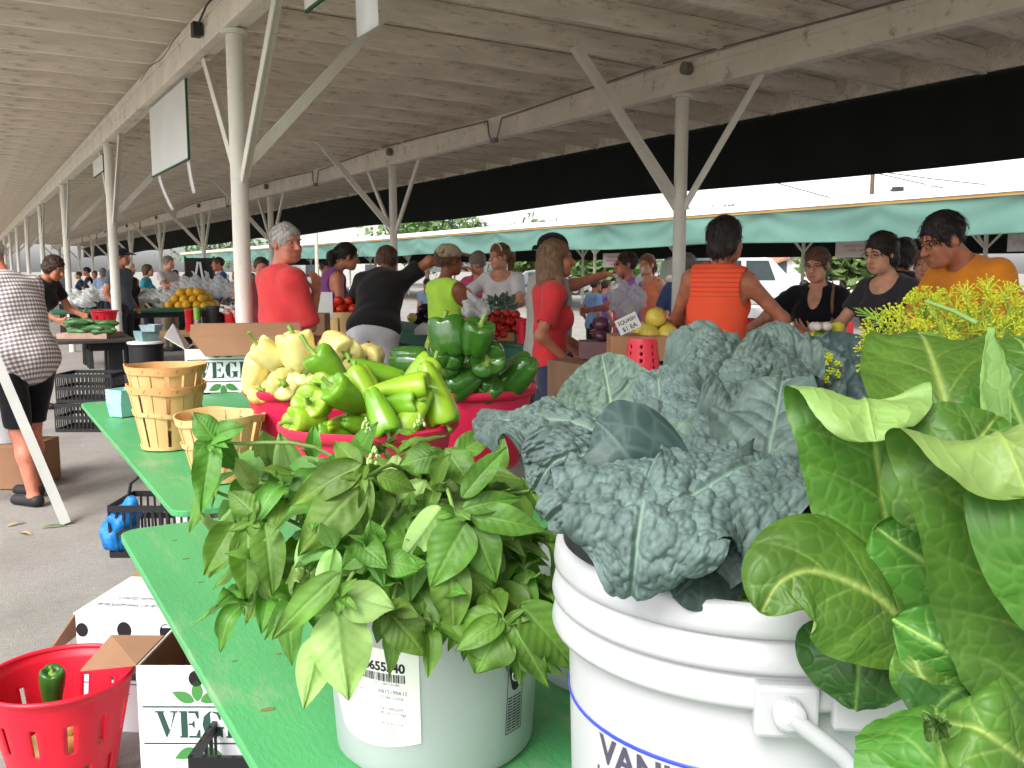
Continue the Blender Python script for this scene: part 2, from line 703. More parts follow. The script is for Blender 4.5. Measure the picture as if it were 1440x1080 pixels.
def person(px, ytop, d, yaw, label, top, bottom=('pants', None), lean=0, side=0, twist=0, hyaw=0, hpitch=0, build=1.0, fem=False,
           skin='tan', hair=('short', 'hair_brown'), arms=(None, None), sleeve=.5, neck='crew', glasses=None, cap=None, hs=1.0,
           group=None, res=.0095, far=False, hem=-.1, apron=None, stride=0, armhole=.06, loose=.014, wr=.0062, shoes='shoe_dark', belly=0,
           height=None, face=True):
    """One figure: a continuous body mesh with hair and clothing as its children. Pose in the figure's own frame (x right, y ahead)."""
    Bd = build
    sh = .165 if fem else .185
    hipz = .93
    Mu = Matrix.Rotation(R(twist), 3, 'Z') @ Matrix.Rotation(R(side), 3, 'Y') @ Matrix.Rotation(R(-lean), 3, 'X')
    H0 = Vector((0, 0, hipz))
    U = lambda x, y, z: H0 + Mu @ Vector((x, y, z))
    nb = U(0, -.012, .52)
    Mh = Mu @ Matrix.Rotation(R(-lean * .0), 3, 'X')
    Mh = Matrix.Rotation(R(twist * .5 - hyaw), 3, 'Z') @ Matrix.Rotation(R(-hpitch), 3, 'X')
    hc = U(0, .022, .615) + (Mu @ Vector((0, 0, 1))) * .075 + Vector((0, 0, 0)) + Mh @ Vector((0, .02, .0))
    Hh = lambda x, y, z: hc + (Mh @ Vector((x, y, z))) * hs
    b = Solid()
    nr = (.048 if fem else .058) * (.9 + .1 * Bd)

    def torso(S, inf=0, k=.06, low=True):
        w = Bd
        if low:
            S.ell(U(0, -.01, .0), (.168 * w + inf, .118 * w + inf, .15 + inf), Mu, k)
        S.ell(U(0, .005 + belly * .5, .15), ((.135 if fem else .152) * w + inf, .105 * w + belly + inf, .17 + inf), Mu, k)
        S.ell(U(0, 0, .33), ((.148 if fem else .168) * w + inf, .112 * w + inf, .19 + inf), Mu, k)
        S.cone(U(-sh + .03, -.01, .455), U(sh - .03, -.01, .455), .06 + inf, None, k)
        S.ell(U(0, -.02, .47), (.10 + inf, .06 + inf, .075 + inf), Mu, k)
        if fem:
            for q in (-1, 1):
                S.ell(U(q * .068, .085, .31), (.066 * min(1, w) + inf, .062 * min(1, w) ** 2 + inf, .07 * min(1, w) + inf), Mu, .05)

    torso(b)
    b.cone(nb, Hh(0, -.012, -.03), nr, nr * .92, .035)
    AR = []
    for i, q in enumerate((-1, 1)):
        S0 = U(q * sh, -.01, .455)
        a = arms[i]
        if a is None:
            a = ((q * (.24 + .05 * (Bd - 1)), .06, .90), (q * .4, -1, 0))
        W = Vector(a[0])
        E, W = ik(S0, W, Vector(a[1]))
        am = .9 if fem else 1.0
        am *= .75 + .25 * Bd
        b.cone(S0, E, .052 * am, .041 * am, .05)
        b.cone(E, W, .041 * am, .027 * am, .03)
        AR.append((S0, E, W, am, q, a))
    LG = []
    for q in (-1, 1):
        hp = Vector((q * .088 * Bd, 0, .88))
        kn = Vector((q * .10, stride * q * .12 + .015, .48))
        an = Vector((q * .10, stride * q * .22 - .02, .085))
        LG.append((hp, kn, an))
        b.cone(hp, kn, .085 * (.6 + .4 * Bd), .055, .06)
        b.cone(kn, kn * .62 + an * .38 + Vector((0, -.012, 0)), .053, .056, .03)
        b.cone(kn * .62 + an * .38 + Vector((0, -.012, 0)), an, .056, .034, .03)
        b.cone(an + Vector((0, -.02, -.04)), an + Vector((0, .15, -.055)), .036, .026, .03)
    ms = [b.mesh(res * (1.6 if far else 1))]
    hd = Solid()
    rh = np.array(Mh)
    E3 = lambda c, r, k=.02: hd.ell(Hh(*c), tuple(x * hs for x in r), rh, k)
    E3((0, -.012, .028), (.075, .096, .09))
    E3((0, .022, -.04), (.061, .071, .078))
    E3((0, .062, -.098), (.03, .03, .022), .03)
    E3((0, .074, .026), (.048, .022, .014))
    for q in (-1, 1):
        E3((q * .036, .062, -.03), (.026, .026, .024))
        E3((q * .078, -.006, -.008), (.011, .02, .032), .008)
        E3((q * .034, .05, -.075), (.025, .03, .03), .03)
    hd.cone(Hh(0, .09, .008), Hh(0, .115, -.03), .0085 * hs, .0135 * hs, .012)
    for q in (-1, 1):
        E3((q * .011, .104, -.034), (.009, .01, .008), .006)
    E3((0, .087, -.062), (.025, .014, .007), .008)
    E3((0, .086, -.074), (.022, .014, .008), .008)
    if not far:
        for q in (-1, 1):
            hd.dig(Hh(q * .033, .106, .006), (.016, .014, .010), rh, .012)
        hd.dig(Hh(0, .108, -.068), (.024, .012, .0022), rh, .004)
    hd.cone(nb + (Hh(0, -.012, -.03) - nb) * .35, Hh(0, -.012, -.03), nr * .99, nr * .93, .03)
    hv, hf = hd.mesh(.011 if far else .0048)
    ms.append((hv, hf))
    if not far:
        for S0, E, W, am, q, a in AR:
            hh_ = Solid()
            dr = Vector(a[3]) if len(a) > 3 and a[3] else (W - E)
            pn = Vector(a[4]) if len(a) > 4 and a[4] else Vector((-q, .2, -.1))
            hh_.cone(E + (W - E) * .8, W, .03 * am, .026 * am, .02)
            hand_solid(hh_, W, dr, pn, a[2] if len(a) > 2 else .5, 1.0, q)
            ms.append(hh_.mesh(.0045))
    else:
        for S0, E, W, am, q, a in AR:
            hh_ = Solid().ell(W + (W - E).normalized() * .07, (.035, .035, .06), np.array(rotm(W - E)), .02)
            ms.append(hh_.mesh(.016))
    V, F = cat_mesh(ms)
    # lips
    q = (np.array(V) - np.array(hc)) @ rh / hs
    lip = np.clip(2.2 - 1.5 * np.linalg.norm((q - np.array((0, .098, -.068))) / np.array((.022, .022, .010)), axis=1), 0, 1) * (.6 if fem else .3)
    # size and place
    s = 1.0
    ztop_local = Hh(0, 0, .118).z
    want = at(px, ytop, d)
    s = want.z / ztop_local
    if height:
        s = height
    fdir = heading(yaw)
    ang = math.atan2(fdir.y, fdir.x) - pi / 2
    Rw = rz(ang)
    hxy = Rw @ (hc * s)
    base = Vector((want.x - hxy.x, want.y - hxy.y, 0))
    root = thing('person', base, label, 'person', group)
    Rn = np.array(Rw)

    def put(name, vf, mat, parent=root, attrs=None, uvf=None):
        v, f = vf
        v = np.asarray(v)
        uv = None
        if uvf is not None:
            qq = (v - np.array(H0)) @ np.array(Mu)
            uv = np.stack([np.arctan2(qq[:, 0], qq[:, 1]) * .2, qq[:, 2]], 1)
        o = np_mesh(name, (v * s) @ Rn.T + np.array(base), f, mat, parent, attrs, uv=uv)
        return o

    body = put('body', (V, F), skin_mat(skin), attrs={'lip': lip})
    cres = .016 if far else res * 1.1
    # top garment
    t = Solid()
    torso(t, loose, .06)
    zc = .05
    if sleeve > 0:
        for S0, E, W, am, q_, a in AR:
            f1 = min(sleeve, 1.0)
            P1 = S0 + (E - S0) * f1
            t.cone(S0, P1, .056 * am + loose, .046 * am + loose * 1.6, .04)
            if sleeve > 1:
                t.cone(E, E + (W - E) * (sleeve - 1), .046 * am + loose, .032 * am + loose, .03)
            else:
                dn = (E - S0).normalized()
                e_ = S0 + (E - S0) * f1
                t.dig(e_ + dn * (.075), (.085, .085, .066), np.array(rotm(dn)))
    t.chop(U(0, 0, hem), Mu @ Vector((0, 0, -1)))
    if neck == 'crew':
        t.dig(U(0, .012, .575), (.078, .085, .062), np.array(Mu))
    elif neck == 'scoop':
        t.dig(U(0, .05, .545), (.105, .11, .12), np.array(Mu))
    elif neck == 'v':
        t.dig(U(0, .03, .57), (.085, .09, .07), np.array(Mu))
        t.dig(U(0, .12, .50), (.055, .11, .145), np.array(Mu))
    elif neck == 'collar':
        t.dig(U(0, .03, .575), (.074, .08, .055), np.array(Mu))
    if sleeve <= 0:
        for q_ in (-1, 1):
            t.dig(U(q_ * (sh + .028), 0, .43), (armhole, .14, .125), np.array(Mu))
    put('shirt', t.mesh(cres, wr, seed=px), top, uvf=1)
    if neck == 'collar' and not far:
        c_ = Solid()
        c_.ell(U(0, -.005, .535), (.082, .085, .03), np.array(Mu))
        c_.dig(U(0, .0, .56), (.066, .072, .07), np.array(Mu))
        c_.dig(U(0, .09, .53), (.03, .06, .06), np.array(Mu))
        put('collar', c_.mesh(.008), top)
    # bottom garment
    kind, bm = bottom
    bm = bm or cloth('denim', (55, 62, 85))
    p = Solid()
    p.ell(U(0, -.01, .0), (.168 * Bd + .006, .118 * Bd + .008, .15), Mu, .06)
    zl = {'pants': .07, 'shorts': .50, 'capri': .3, 'skirt': .45}[kind]
    for hp, kn, an in LG:
        p.cone(hp, kn, .097 * (.6 + .4 * Bd), .078, .06)
        if zl < .45:
            p.cone(kn, an, .075, .06, .04)
    if kind == 'skirt':
        p.cone((0, 0, .85), (0, 0, .4), .15 * Bd, .2 * Bd, .08)
    p.chop((0, 0, zl), (0, 0, -1))
    p.chop(U(0, 0, .1), Mu @ Vector((0, 0, 1)))
    put({'pants': 'trousers', 'capri': 'trousers', 'shorts': 'shorts', 'skirt': 'skirt'}[kind], p.mesh(cres, wr * .8, seed=px + 3), bm)
    for hp, kn, an in LG:
        q2 = Solid().cone(an + Vector((0, -.03, -.045)), an + Vector((0, .15, -.055)), .044, .036, .03).chop((0, 0, .075), (0, 0, 1)).chop((0, 0, 0.003), (0, 0, -1))
        put('shoe', q2.mesh(.012), M(shoes, (35, 33, 36), rough=.6))
    # hair
    st, hm = hair
    hm = MATS[hm]
    if st:
        g = Solid()
        G = lambda c, r, k=.02: g.ell(Hh(*c), tuple(x * hs for x in r), rh, k)
        C = lambda a, b_, ra, rb, k=.03: g.cone(Hh(*a), Hh(*b_), ra * hs, rb * hs, k)
        if st == 'thin':
            G((0, -.018, .032), (.08, .1, .09))
        elif st == 'crop':
            G((0, -.018, .034), (.084, .106, .095))
        else:
            G((0, -.02, .036), (.086, .108, .096))
        if st in ('bob', 'long', 'puff'):
            for q_ in (-1, 1):
                zb = -.055 if st == 'bob' else -.075
                C((q_ * .06, -.02, .02), (q_ * .066, -.03, zb), .038, .033)
            C((0, -.055, .02), (0, -.06, zb - .015), .068, .056)
        if st == 'long':
            for q_ in (-1, 0, 1):
                C((q_ * .045, -.07, -.05), (q_ * .055 + .02, -.085, -.36), .055, .03, .05)
            C((.062, -.0, -.05), (.085, .03, -.24), .036, .03, .04)
            C((.085, .03, -.24), (.09, .06, -.40), .03, .016, .04)
        if st == 'tail':
            C((0, -.11, .02), (0, -.15, -.02), .035, .04)
            C((0, -.15, -.02), (0, -.13, -.15), .042, .02)
        if st == 'bun':
            G((0, -.12, .0), (.045, .045, .045))
        if st == 'curly':
            G((0, -.04, -.01), (.1, .095, .085))
        zf = {'thin': .062, 'crop': .062}.get(st, .055)
        g.dig(Hh(0, .10, zf - .105), tuple(x * hs for x in (.07, .072, .1)), rh, .012)
        if st in ('short', 'crop', 'thin', 'tail', 'bun'):
            g.dig(Hh(0, .03, -.12), tuple(x * hs for x in (.12, .09, .105)), rh, .01)
            g.chop(Hh(0, -.05, -.075 if st != 'tail' else -.2), Mh @ Vector((0, .0, -1)))
        else:
            g.dig(Hh(0, .07, -.09), tuple(x * hs for x in (.06, .07, .13)), rh, .01)
        hv_, hf_ = g.mesh(.011 if far else .0055, .0042 if not far else .003, 62 if st != 'curly' else 105, px)
        if not far:      # loose locks over the mass of hair
            rg = np.random.RandomState(int(px) + 50)
            pk = hv_[rg.randint(0, len(hv_), 520 if st != 'curly' else 700)]
            nn_ = pk - np.array(hc)
            nn_[:, 2] *= np.where(nn_[:, 2] < -.05 * hs, .15, 1)
            nn_ /= np.linalg.norm(nn_, axis=1, keepdims=True)
            bk = np.array(Mh @ Vector((0, -.55, -1)))
            dr_ = bk + rg.normal(0, .22 if st != 'curly' else .8, pk.shape)
            dr_ -= nn_ * (dr_ * nn_).sum(1, keepdims=True)
            dr_ /= np.maximum(np.linalg.norm(dr_, axis=1, keepdims=True), 1e-6)
            sd_ = np.cross(dr_, nn_)
            L_ = (rg.uniform(.025, .06, len(pk)) * (.55 if st in ('crop', 'thin') else 1))[:, None]
            w_ = rg.uniform(.0012, .0028, len(pk))[:, None]
            up_ = rg.uniform(.0005, .006, len(pk))[:, None]
            qs = []
            for f_, lift, wid in ((0, -.002, 1), (.5, 1.0, 1), (1, .2 + 1.0 * 0, .25)):
                cpt = pk + dr_ * L_ * f_ - nn_ * (L_ * L_ * f_ * f_ * 3.2) + nn_ * (up_ * lift + .001)
                qs += [cpt - sd_ * w_ * wid, cpt + sd_ * w_ * wid]
            n0 = len(hv_)
            m_ = len(pk)
            i_ = np.arange(m_)
            hv_ = np.concatenate([hv_] + qs)
            K = lambda k_: n0 + k_ * m_ + i_
            hf_ = np.concatenate([hf_, np.stack([K(0), K(1), K(3), K(2)], 1), np.stack([K(2), K(3), K(5), K(4)], 1)])
        put('hair', (hv_, hf_), hm)
    if cap:
        c_ = Solid()
        c_.ell(Hh(0, -.015, .045), tuple(x * hs for x in (.095, .115, .09)), rh)
        if cap[1] != 'bandana':
            c_.ell(Hh(0, .13, .05), tuple(x * hs for x in (.07, .08, .012)), np.array(Mh @ Matrix.Rotation(R(-12), 3, 'X')), .015)
        else:
            c_.ell(Hh(0, -.145, .02), (.03, .022, .026), rh, .01)
            c_.cone(Hh(-.01, -.15, .01), Hh(-.03, -.165, -.05), .014, .018, .01)
        c_.dig(Hh(0, 0, -.04), tuple(x * hs for x in (.16, .2, .078)), rh, .006)
        put('cap', c_.mesh(.007, .0015, 40), cap[0])
    # face details
    if face and not far:
        ey = MB()
        for q_ in (-1, 1):
            ey.cur = 0
            ey.ell(Hh(q_ * .032, .0835, .005), tuple(x * hs for x in (.012, .0095, .0055)), Mh, 10, 6)
            ey.cur = 1
            ey.ell(Hh(q_ * .032, .0905, .005), tuple(x * hs for x in (.0058, .0045, .0052)), Mh, 8, 6)
        eb = MB()
        for q_ in (-1, 1):
            eb.tube([Hh(q_ * .013, .0965, .0245), Hh(q_ * .03, .0965, .030), Hh(q_ * .051, .082, .0235)], [.0022, .0034, .0018], 6)
        for mb_, nm, mm in ((ey, 'eyes', [M('eye_white', (158, 144, 134), rough=.3), M('iris', (40, 28, 22), rough=.2)]), (eb, 'eyebrows', hm if st else MATS['hair_grey'])):
            mb_.v = [base + Rw @ (p_ * s) for p_ in mb_.v]
            mb_.build(nm, mm, root, smooth=60)
    if glasses:
        gl = MB()
        rim = []
        for q_ in (-1, 1):
            rim = [Hh(q_ * .033 + .0225 * math.cos(a), .108 - .006 * abs(math.cos(a)), .003 + .0135 * math.sin(a)) for a in np.linspace(0, 2 * pi, 15)]
            gl.tube(rim, .0014, 5, False)
            gl.tube([Hh(q_ * .056, .104, .006), Hh(q_ * .077, .07, .008), Hh(q_ * .08, -.01, .006)], .0014, 5)
            if glasses == 'sun':
                gl.ell(Hh(q_ * .033, .106, .003), (.024, .004, .0165), Mh, 14, 6)
        gl.tube([Hh(-.01, .109, .006), Hh(0, .112, .008), Hh(.01, .109, .006)], .002, 5)
        gl.v = [base + Rw @ (p_ * s) for p_ in gl.v]
        gl.build('glasses', M('frame_dark', (38, 26, 26), rough=.25), root, smooth=60)
    info = dict(root=root, s=s, Rw=Rw, base=base, U=U, Hh=Hh, AR=AR, Mu=Mu, put=put, H0=H0)
    info['W'] = lambda p_: base + Rw @ (Vector(p_) * s)
    return info

# ------------------------------------------------------------------ world, sun
EXPO = 1.5
W = bpy.data.worlds.new('World')
SC.world = W
W.use_nodes = True
wn = W.node_tree
sky = wn.nodes.new('ShaderNodeTexSky')
sky.sky_type = 'NISHITA'
sky.sun_disc = False
SUND = Vector((-.78, -.42, .86)).normalized()
sky.sun_elevation = math.asin(SUND.z)
sky.sun_rotation = math.atan2(SUND.x, SUND.y)
sky.air_density = 1.0
sky.dust_density = 3.0
hsn = wn.nodes.new('ShaderNodeHueSaturation')
hsn.inputs['Saturation'].default_value = .22
wn.links.new(sky.outputs[0], hsn.inputs['Color'])
wn.links.new(hsn.outputs[0], wn.nodes['Background'].inputs[0])
wn.nodes['Background'].inputs[1].default_value = .15
sun_d = bpy.data.lights.new('sun', 'SUN')
sun_d.energy = 1.0
sun_d.angle = R(25)
sun_d.color = (1, .97, .92)
sun = bpy.data.objects.new('sun', sun_d)
COL.objects.link(sun)
sun.rotation_euler = SUND.to_track_quat('Z', 'Y').to_euler()
SC.view_settings.view_transform = 'Standard'
SC.view_settings.look = 'None'
SC.view_settings.exposure = EXPO
SC.view_settings.gamma = 1
SC.cycles.max_bounces = 8
SC.cycles.diffuse_bounces = 5
SC.cycles.transparent_max_bounces = 8
SC.cycles.caustics_reflective = False
SC.cycles.caustics_refractive = False
SC.cycles.use_denoising = True
SC.cycles.sample_clamp_indirect = 6

# ------------------------------------------------------------------ base materials
OLDPAINT = M('old_white_paint', (228, 221, 208), rough=.75, var=.1, vs=3, stain=(105, 92, 78), stain_s=9, stain_t=(.57, .8), bump=.35, bs=70)
RAFTER_P = M('rafter_paint', (236, 228, 214), rough=.8, var=.14, vs=2.2, stretch=(1, 6, 6), stain=(112, 98, 84), stain_s=6, stain_t=(.54, .80), bump=.5, bs=60)
DECK_P = M('deck_paint', (236, 228, 214), rough=.85, var=.14, vs=3, stretch=(6, .8, 6), stain=(112, 100, 88), stain_s=5, stain_t=(.54, .80), bump=.4, bs=60)
POST_P = M('post_paint', (222, 219, 208), rough=.6, var=.06, vs=5, stain=(140, 124, 104), stain_s=26, stain_t=(.62, .8), bump=.3, bs=90)
ASPHALT = M('asphalt', (146, 141, 135), rough=.95, var=.12, vs=40, stain=(124, 119, 113), stain_s=.9, stain_t=(.45, .7), bump=.8, bs=160, bdist=.006, spec=.2)
BACKLIT_TARP = M('backlit_tarp', (36, 41, 38), rough=.9, var=.12, vs=2, bump=.2, bs=20, spec=.1)  # green awnings seen backlit: their shade is put into this near-black colour
TEAL = M('teal_canvas', (94, 128, 118), rough=.85, var=.06, vs=1.2, bump=.25, bs=80, stain=(86, 118, 108), stain_s=.8, stain_t=(.5, .8), spec=.15, trans=.12)
PINE = M('yellow_pine_strip', (226, 186, 118), rough=.7, var=.12, vs=6, stretch=(1, .2, 1))
WHITE_METAL = M('white_roof_metal', (232, 232, 230), rough=.5, var=.03, vs=1)
WHITE_PAINT = M('white_paint', (226, 226, 224), rough=.5, var=.03)
PAPER = M('white_paper', (232, 232, 230), rough=.7, var=.03, trans=.2)
DARKMETAL = M('dark_metal', (52, 52, 54), rough=.5, var=.15, metal=.4)
BLACKPL = M('black_plastic', (26, 26, 28), rough=.45, var=.15)
WIRE = M('grey_conduit', (120, 114, 106), rough=.5, var=.2)

# ground
g = MB()
N = 1
g.add([(-400, -200, 0), (400, -200, 0), (400, 900, 0), (-400, 900, 0)], [(0, 1, 2, 3)])
gr = g.build('ground', ASPHALT, loc=(0, 0, 0))
tag(gr, 'grey asphalt market ground', 'ground', kind='structure')

# ------------------------------------------------------------------ the open shed
PITCHY = 6.1
X1, X2, XE, XL = 1.54, 5.2, 7.2, -.62
BZ1, BZ2 = 2.95, 2.90


def rafter_z(x):
    return float(np.interp(x, [XL, X1, X2, XE], [3.20, 3.20, 3.14, 3.03]))


shed = thing('market_shed', (X1, 6.1, 0), 'long open timber market shed with dirty white rafters on round posts', 'shed')
# deck planks
m = MB()
x = XL
random.seed(3)
while x < XE - .02:
    w = .185
    x2 = min(x + w, XE)
    z0, z1 = rafter_z(x) + .192, rafter_z(x2) + .192
    dz = random.uniform(0, .004)
    m.add([(x + .002, -4, z0 + dz), (x2 - .002, -4, z1 + dz), (x2 - .002, 74, z1 + dz), (x + .002, 74, z0 + dz),
           (x + .002, -4, z0 + .03), (x2 - .002, -4, z1 + .03), (x2 - .002, 74, z1 + .03), (x + .002, 74, z0 + .03)],
          [(0, 1, 2, 3), (7, 6, 5, 4), (0, 4, 5, 1), (1, 5, 6, 2), (2, 6, 7, 3), (3, 7, 4, 0)])
    x = x2
xs_ = [XL - .03, X1, X2, XE + .06]
m.add([(a, b, rafter_z(a) + c) for c in (.224, .25) for b in (-4.1, 74.1) for a in xs_],
      [(k, k + 1, k + 5, k + 4) for k in range(3)] + [(8 + k + 1, 8 + k, 12 + k, 12 + k + 1) for k in range(3)] + [(0, 4, 12, 8), (3, 11, 15, 7)])
m.build('roof_deck', DECK_P, shed)


def rafter(y, w=.048):
    m = MB()
    xs = [XL, X1, X2, XE]
    lo = [(x_, rafter_z(x_)) for x_ in xs]
    hi = [(x_, rafter_z(x_) + .19) for x_ in xs]
    n = len(m.v)
    vs = [(a, y - w / 2, b) for a, b in lo] + [(a, y - w / 2, b) for a, b in hi] + [(a, y + w / 2, b) for a, b in lo] + [(a, y + w / 2, b) for a, b in hi]
    fs = []
    for i in range(3):
        fs += [(i, i + 1, 4 + i + 1, 4 + i), (8 + i + 1, 8 + i, 12 + i, 12 + i + 1), (i + 1, i, 8 + i, 8 + i + 1), (4 + i, 4 + i + 1, 12 + i + 1, 12 + i)]
    fs += [(0, 4, 12, 8), (3, 11, 15, 7)]
    m.add(vs, fs)
    return m


y = -3.6
first = None
while y < 70:
    yy = y + random.uniform(-.03, .03)
    if first is None:
        first = rafter(0).build('rafter', RAFTER_P, shed)
        first.data.transform(Matrix.Rotation(0, 4, 'X'))
        first.location.y += yy
    else:
        c = first.copy()
        COL.objects.link(c)
        c.location.y = yy
        c.location.z = random.uniform(-.006, .0)
    y += .76 if y < 50 else 1.52
# beams: two planks side by side, with butt joints
for X, BZ in ((X1, BZ1), (X2, BZ2)):
    m = MB()
    m.bb(X - .075, -4, BZ, X - .004, 73, BZ + .235)
    m.bb(X + .004, -4, BZ + .012, X + .075, 73, BZ + .238)
    m.bb(X - .088, -4, BZ + .165, X - .0752, 73, BZ + .232)
    o = m.build('beam', OLDPAINT, shed, bev=.006)
# blocking between rafter ends, and the eave board
m = MB()
m.bb(XE - .03, -4, 3.035, XE - .002, 73, 3.25)
m.build('fascia', RAFTER_P, shed)
m = MB()
m.bb(XL + .002, -4, 3.15, XL - .03, 73, 3.42)
m.build('fascia', RAFTER_P, shed)
# rolled-down curtain, near-black for its backlit inner face, on the far side of the shed


def curtain(name, x, y0, y1, z0, z1, mat, parent, ny=260, nz=14, amp=.03, seed=1, thick=.012, sag=.02, swag=0):
    ys = np.linspace(y0, y1, ny)
    zs = np.linspace(z0, z1, nz)
    Y, Z = np.meshgrid(ys, zs, indexing='ij')
    f = (Z - z1) / (z0 - z1)
    rng = np.random.RandomState(seed)
    off = np.zeros_like(Y)
    for k in range(9):
        w, p, sl = rng.uniform(.25, 2.2), rng.uniform(0, 6.3), rng.uniform(-.9, .9)
        off += np.sin(Y * w + p + sl * (Z - z0) * 3) / 9
    c0 = np.sin(Y * pi / 3.05)
    off = amp * off * (2 * np.sin(np.clip(f, 0, 1) * pi * .8) + .3) + amp * .25 * c0 * f
    if swag:
        dd = (np.mod(Y, 3.4) - 1.7) / 1.7
        q = f - .55 * (1 - dd ** 2)
        off = off + swag * (np.sin(q * 9 + np.sin(Y * .8)) * np.exp(-f * 1.3) * (.4 + .6 * np.abs(dd)) + .5 * np.sin(Y * 2.1 + f * 2.5) * f)
    Zz = Z + f * sag * np.sin(Y * .7 + 1) * .5
    V1 = np.stack([x + off, Y, Zz], -1).reshape(-1, 3)
    V2 = V1 + np.array([thick, 0, 0])
    i = np.arange(ny * nz).reshape(ny, nz)
    q = np.stack([i[:-1, :-1], i[1:, :-1], i[1:, 1:], i[:-1, 1:]], -1).reshape(-1, 4)
    n = ny * nz
    e = [np.stack([i[:-1, 0], i[:-1, 0] + n, i[1:, 0] + n, i[1:, 0]], -1), np.stack([i[1:, -1], i[1:, -1] + n, i[:-1, -1] + n, i[:-1, -1]], -1)]
    F = np.concatenate([q, q[:, ::-1] + n] + e)
    return np_mesh(name, np.concatenate([V1, V2]), F, mat, parent)


curtain('awning_curtain', XE + .01, -4, 73, 2.345, 3.04, BACKLIT_TARP, shed, amp=.012, sag=.05)


def post(X, Y, BZ, inner, parent, r=.055):
    m = MB()
    m.lathe([(r, 0), (r, BZ - .03), (r + .03, BZ - .03), (r + .03, BZ - .002), (0, BZ - .002)], (X, Y, 0), 20)
    p = m.build('post', POST_P, parent, smooth=35)
    rg = random.uniform
    for dx, dy, hi in ((0, -1, 1), (0, 1, 1), (inner, 0, 1.25)):
        a = Vector((X + dx * r * .9, Y + dy * r * .9, BZ - .93 - (.0 if dy else -.1)))
        if dy:
            b = Vector((X, Y + dy * rg(.86, .95), BZ + .01))
        else:
            b = Vector((X + dx * 1.05, Y + .02, rafter_z(X + dx) + .02))
        br = MB()
        # angle iron: two flanges
        br.beam(a, b, .062, .008, (1, 0, 0) if dy else (0, 1, 0))
        n = (b - a).normalized()
        side = Vector((1, 0, 0)) if dy else Vector((0, 1, 0))
        br.beam(a + side * .027 + n.cross(side) * .033, b + side * .027 + n.cross(side) * .033, .062, .008, n.cross(side))
        o = br.build('brace', POST_P, p)


for k in range(-0, 12):
    for X, BZ, inn in ((X1, BZ1, 1), (X2, BZ2, -1)):
        if k == 0 and X == X1:
            pass
        post(X, 6.1 * k if not (k == 0 and X == X1) else -.9, BZ, inn, shed)
# conduit with drop loops along the second beam, boxes
m = MB()
pts = []
for k in range(-1, 9):
    y0 = 6.1 * k
    pts += [(X2 - .10, y0 + .1, BZ2 + .26), (X2 - .10, y0 + 2.85, BZ2 + .19)]
    pts += [(X2 - .11, y0 + 2.9, BZ2 + .05), (X2 - .11, y0 + 2.95, BZ2 - .02), (X2 - .11, y0 + 3.06, BZ2 - .03), (X2 - .11, y0 + 3.12, BZ2 + .05), (X2 - .10, y0 + 3.17, BZ2 + .2)]
m.tube(pts, .009, 6)
for k in range(0, 9):
    m.lathe([(0, -.03), (.05, -.03), (.05, .03), (.0, .03)], (X2 - .12, 6.1 * k - .18, BZ2 + .16), 14, rotm((1, 0, 0)))
    m.box((X2 - .11, 6.1 * k + 3.0, BZ2 - .03), (.05, .1, .05))
m.build('conduit', WIRE, shed, smooth=40)
m = MB()
m.box((X1 - .118, 6.62, BZ1 + .10), (.06, .08, .09))
m.tube([(X1 - .12, 6.56, BZ1 + .12), (X1 - .12, 6.3, BZ1 + .18), (X1 - .1, 5.0, BZ1 + .245), (X1 - .1, 2, BZ1 + .245)], .007, 6)
m.build('junction_box', DARKMETAL, shed)
# peeled seam cracks on the first beam
m = MB()
for (ya, yb, dz) in ((4.6, 6.35, .2), (2.2, 3.9, .17), (7.3, 9.1, .21)):
    pts = [(X1 - .0885, ya + (yb - ya) * t, BZ1 + dz + .02 * math.sin(9 * t + ya)) for t in np.linspace(0, 1, 9)]
    m.tube(pts, .0035, 5)
m.build('split', M('crack', (60, 50, 42), rough=.9), shed)

# signs hung under the first beam


def hung_sign(y0, y1, ztop, h, label, strips, x=X1):
    t = thing('hanging_sign', (x, (y0 + y1) / 2, ztop), label, 'sign')
    m = MB()
    m.bb(x - .006, y0, ztop - h, x + .006, y1, ztop)
    m.build('panel', M('sign_white', (214, 216, 212), rough=.5, var=.04, vs=3), t)
    m = MB()
    m.bb(x - .009, y0 - .012, ztop - h - .012, x + .009, y0, ztop)
    m.bb(x - .009, y0, ztop - h - .012, x + .009, y1, ztop - h)
    m.build('edging', M('green_edging', (40, 88, 58), rough=.6), t)
    for (ya, L, w, dx, dy) in strips:
        m = MB()
        n = 8
        vs, fs = [], []
        for i in range(n + 1):
            f = i / n
            for s_ in (0, 1):
                vs.append((x + .012 + dx * f ** 1.5 * L, ya + s_ * w + dy * f * L, ztop - h - .013 - f * L * .93))
        fs = [(2 * i, 2 * i + 1, 2 * i + 3, 2 * i + 2) for i in range(n)]
        m.add(vs, fs)
        o = m.build('paper_strip', PAPER, t, smooth=60)
        sd = o.modifiers.new('thick', 'SOLIDIFY')
        sd.thickness = .002
    return t


hung_sign(7.62, 9.25, BZ1 - .03, .6, 'large blank white sign board hanging under the left beam with two torn strips', [(8.95, .34, .13, .25, -.35), (7.66, .27, .12, .1, -.15)])
hung_sign(12.7, 13.75, BZ1 - .06, .2, 'small white sign board under the left beam beyond the second post', [])
hung_sign(3.2, 4.68, BZ1 - .03, .18, 'white sign with green edge cut by the top of the picture', [(3.78, .27, .25, .02, .0)])
hung_sign(24.2, 24.7, BZ1 - .25, .5, 'narrow white sign hanging far down the left row of posts', [])

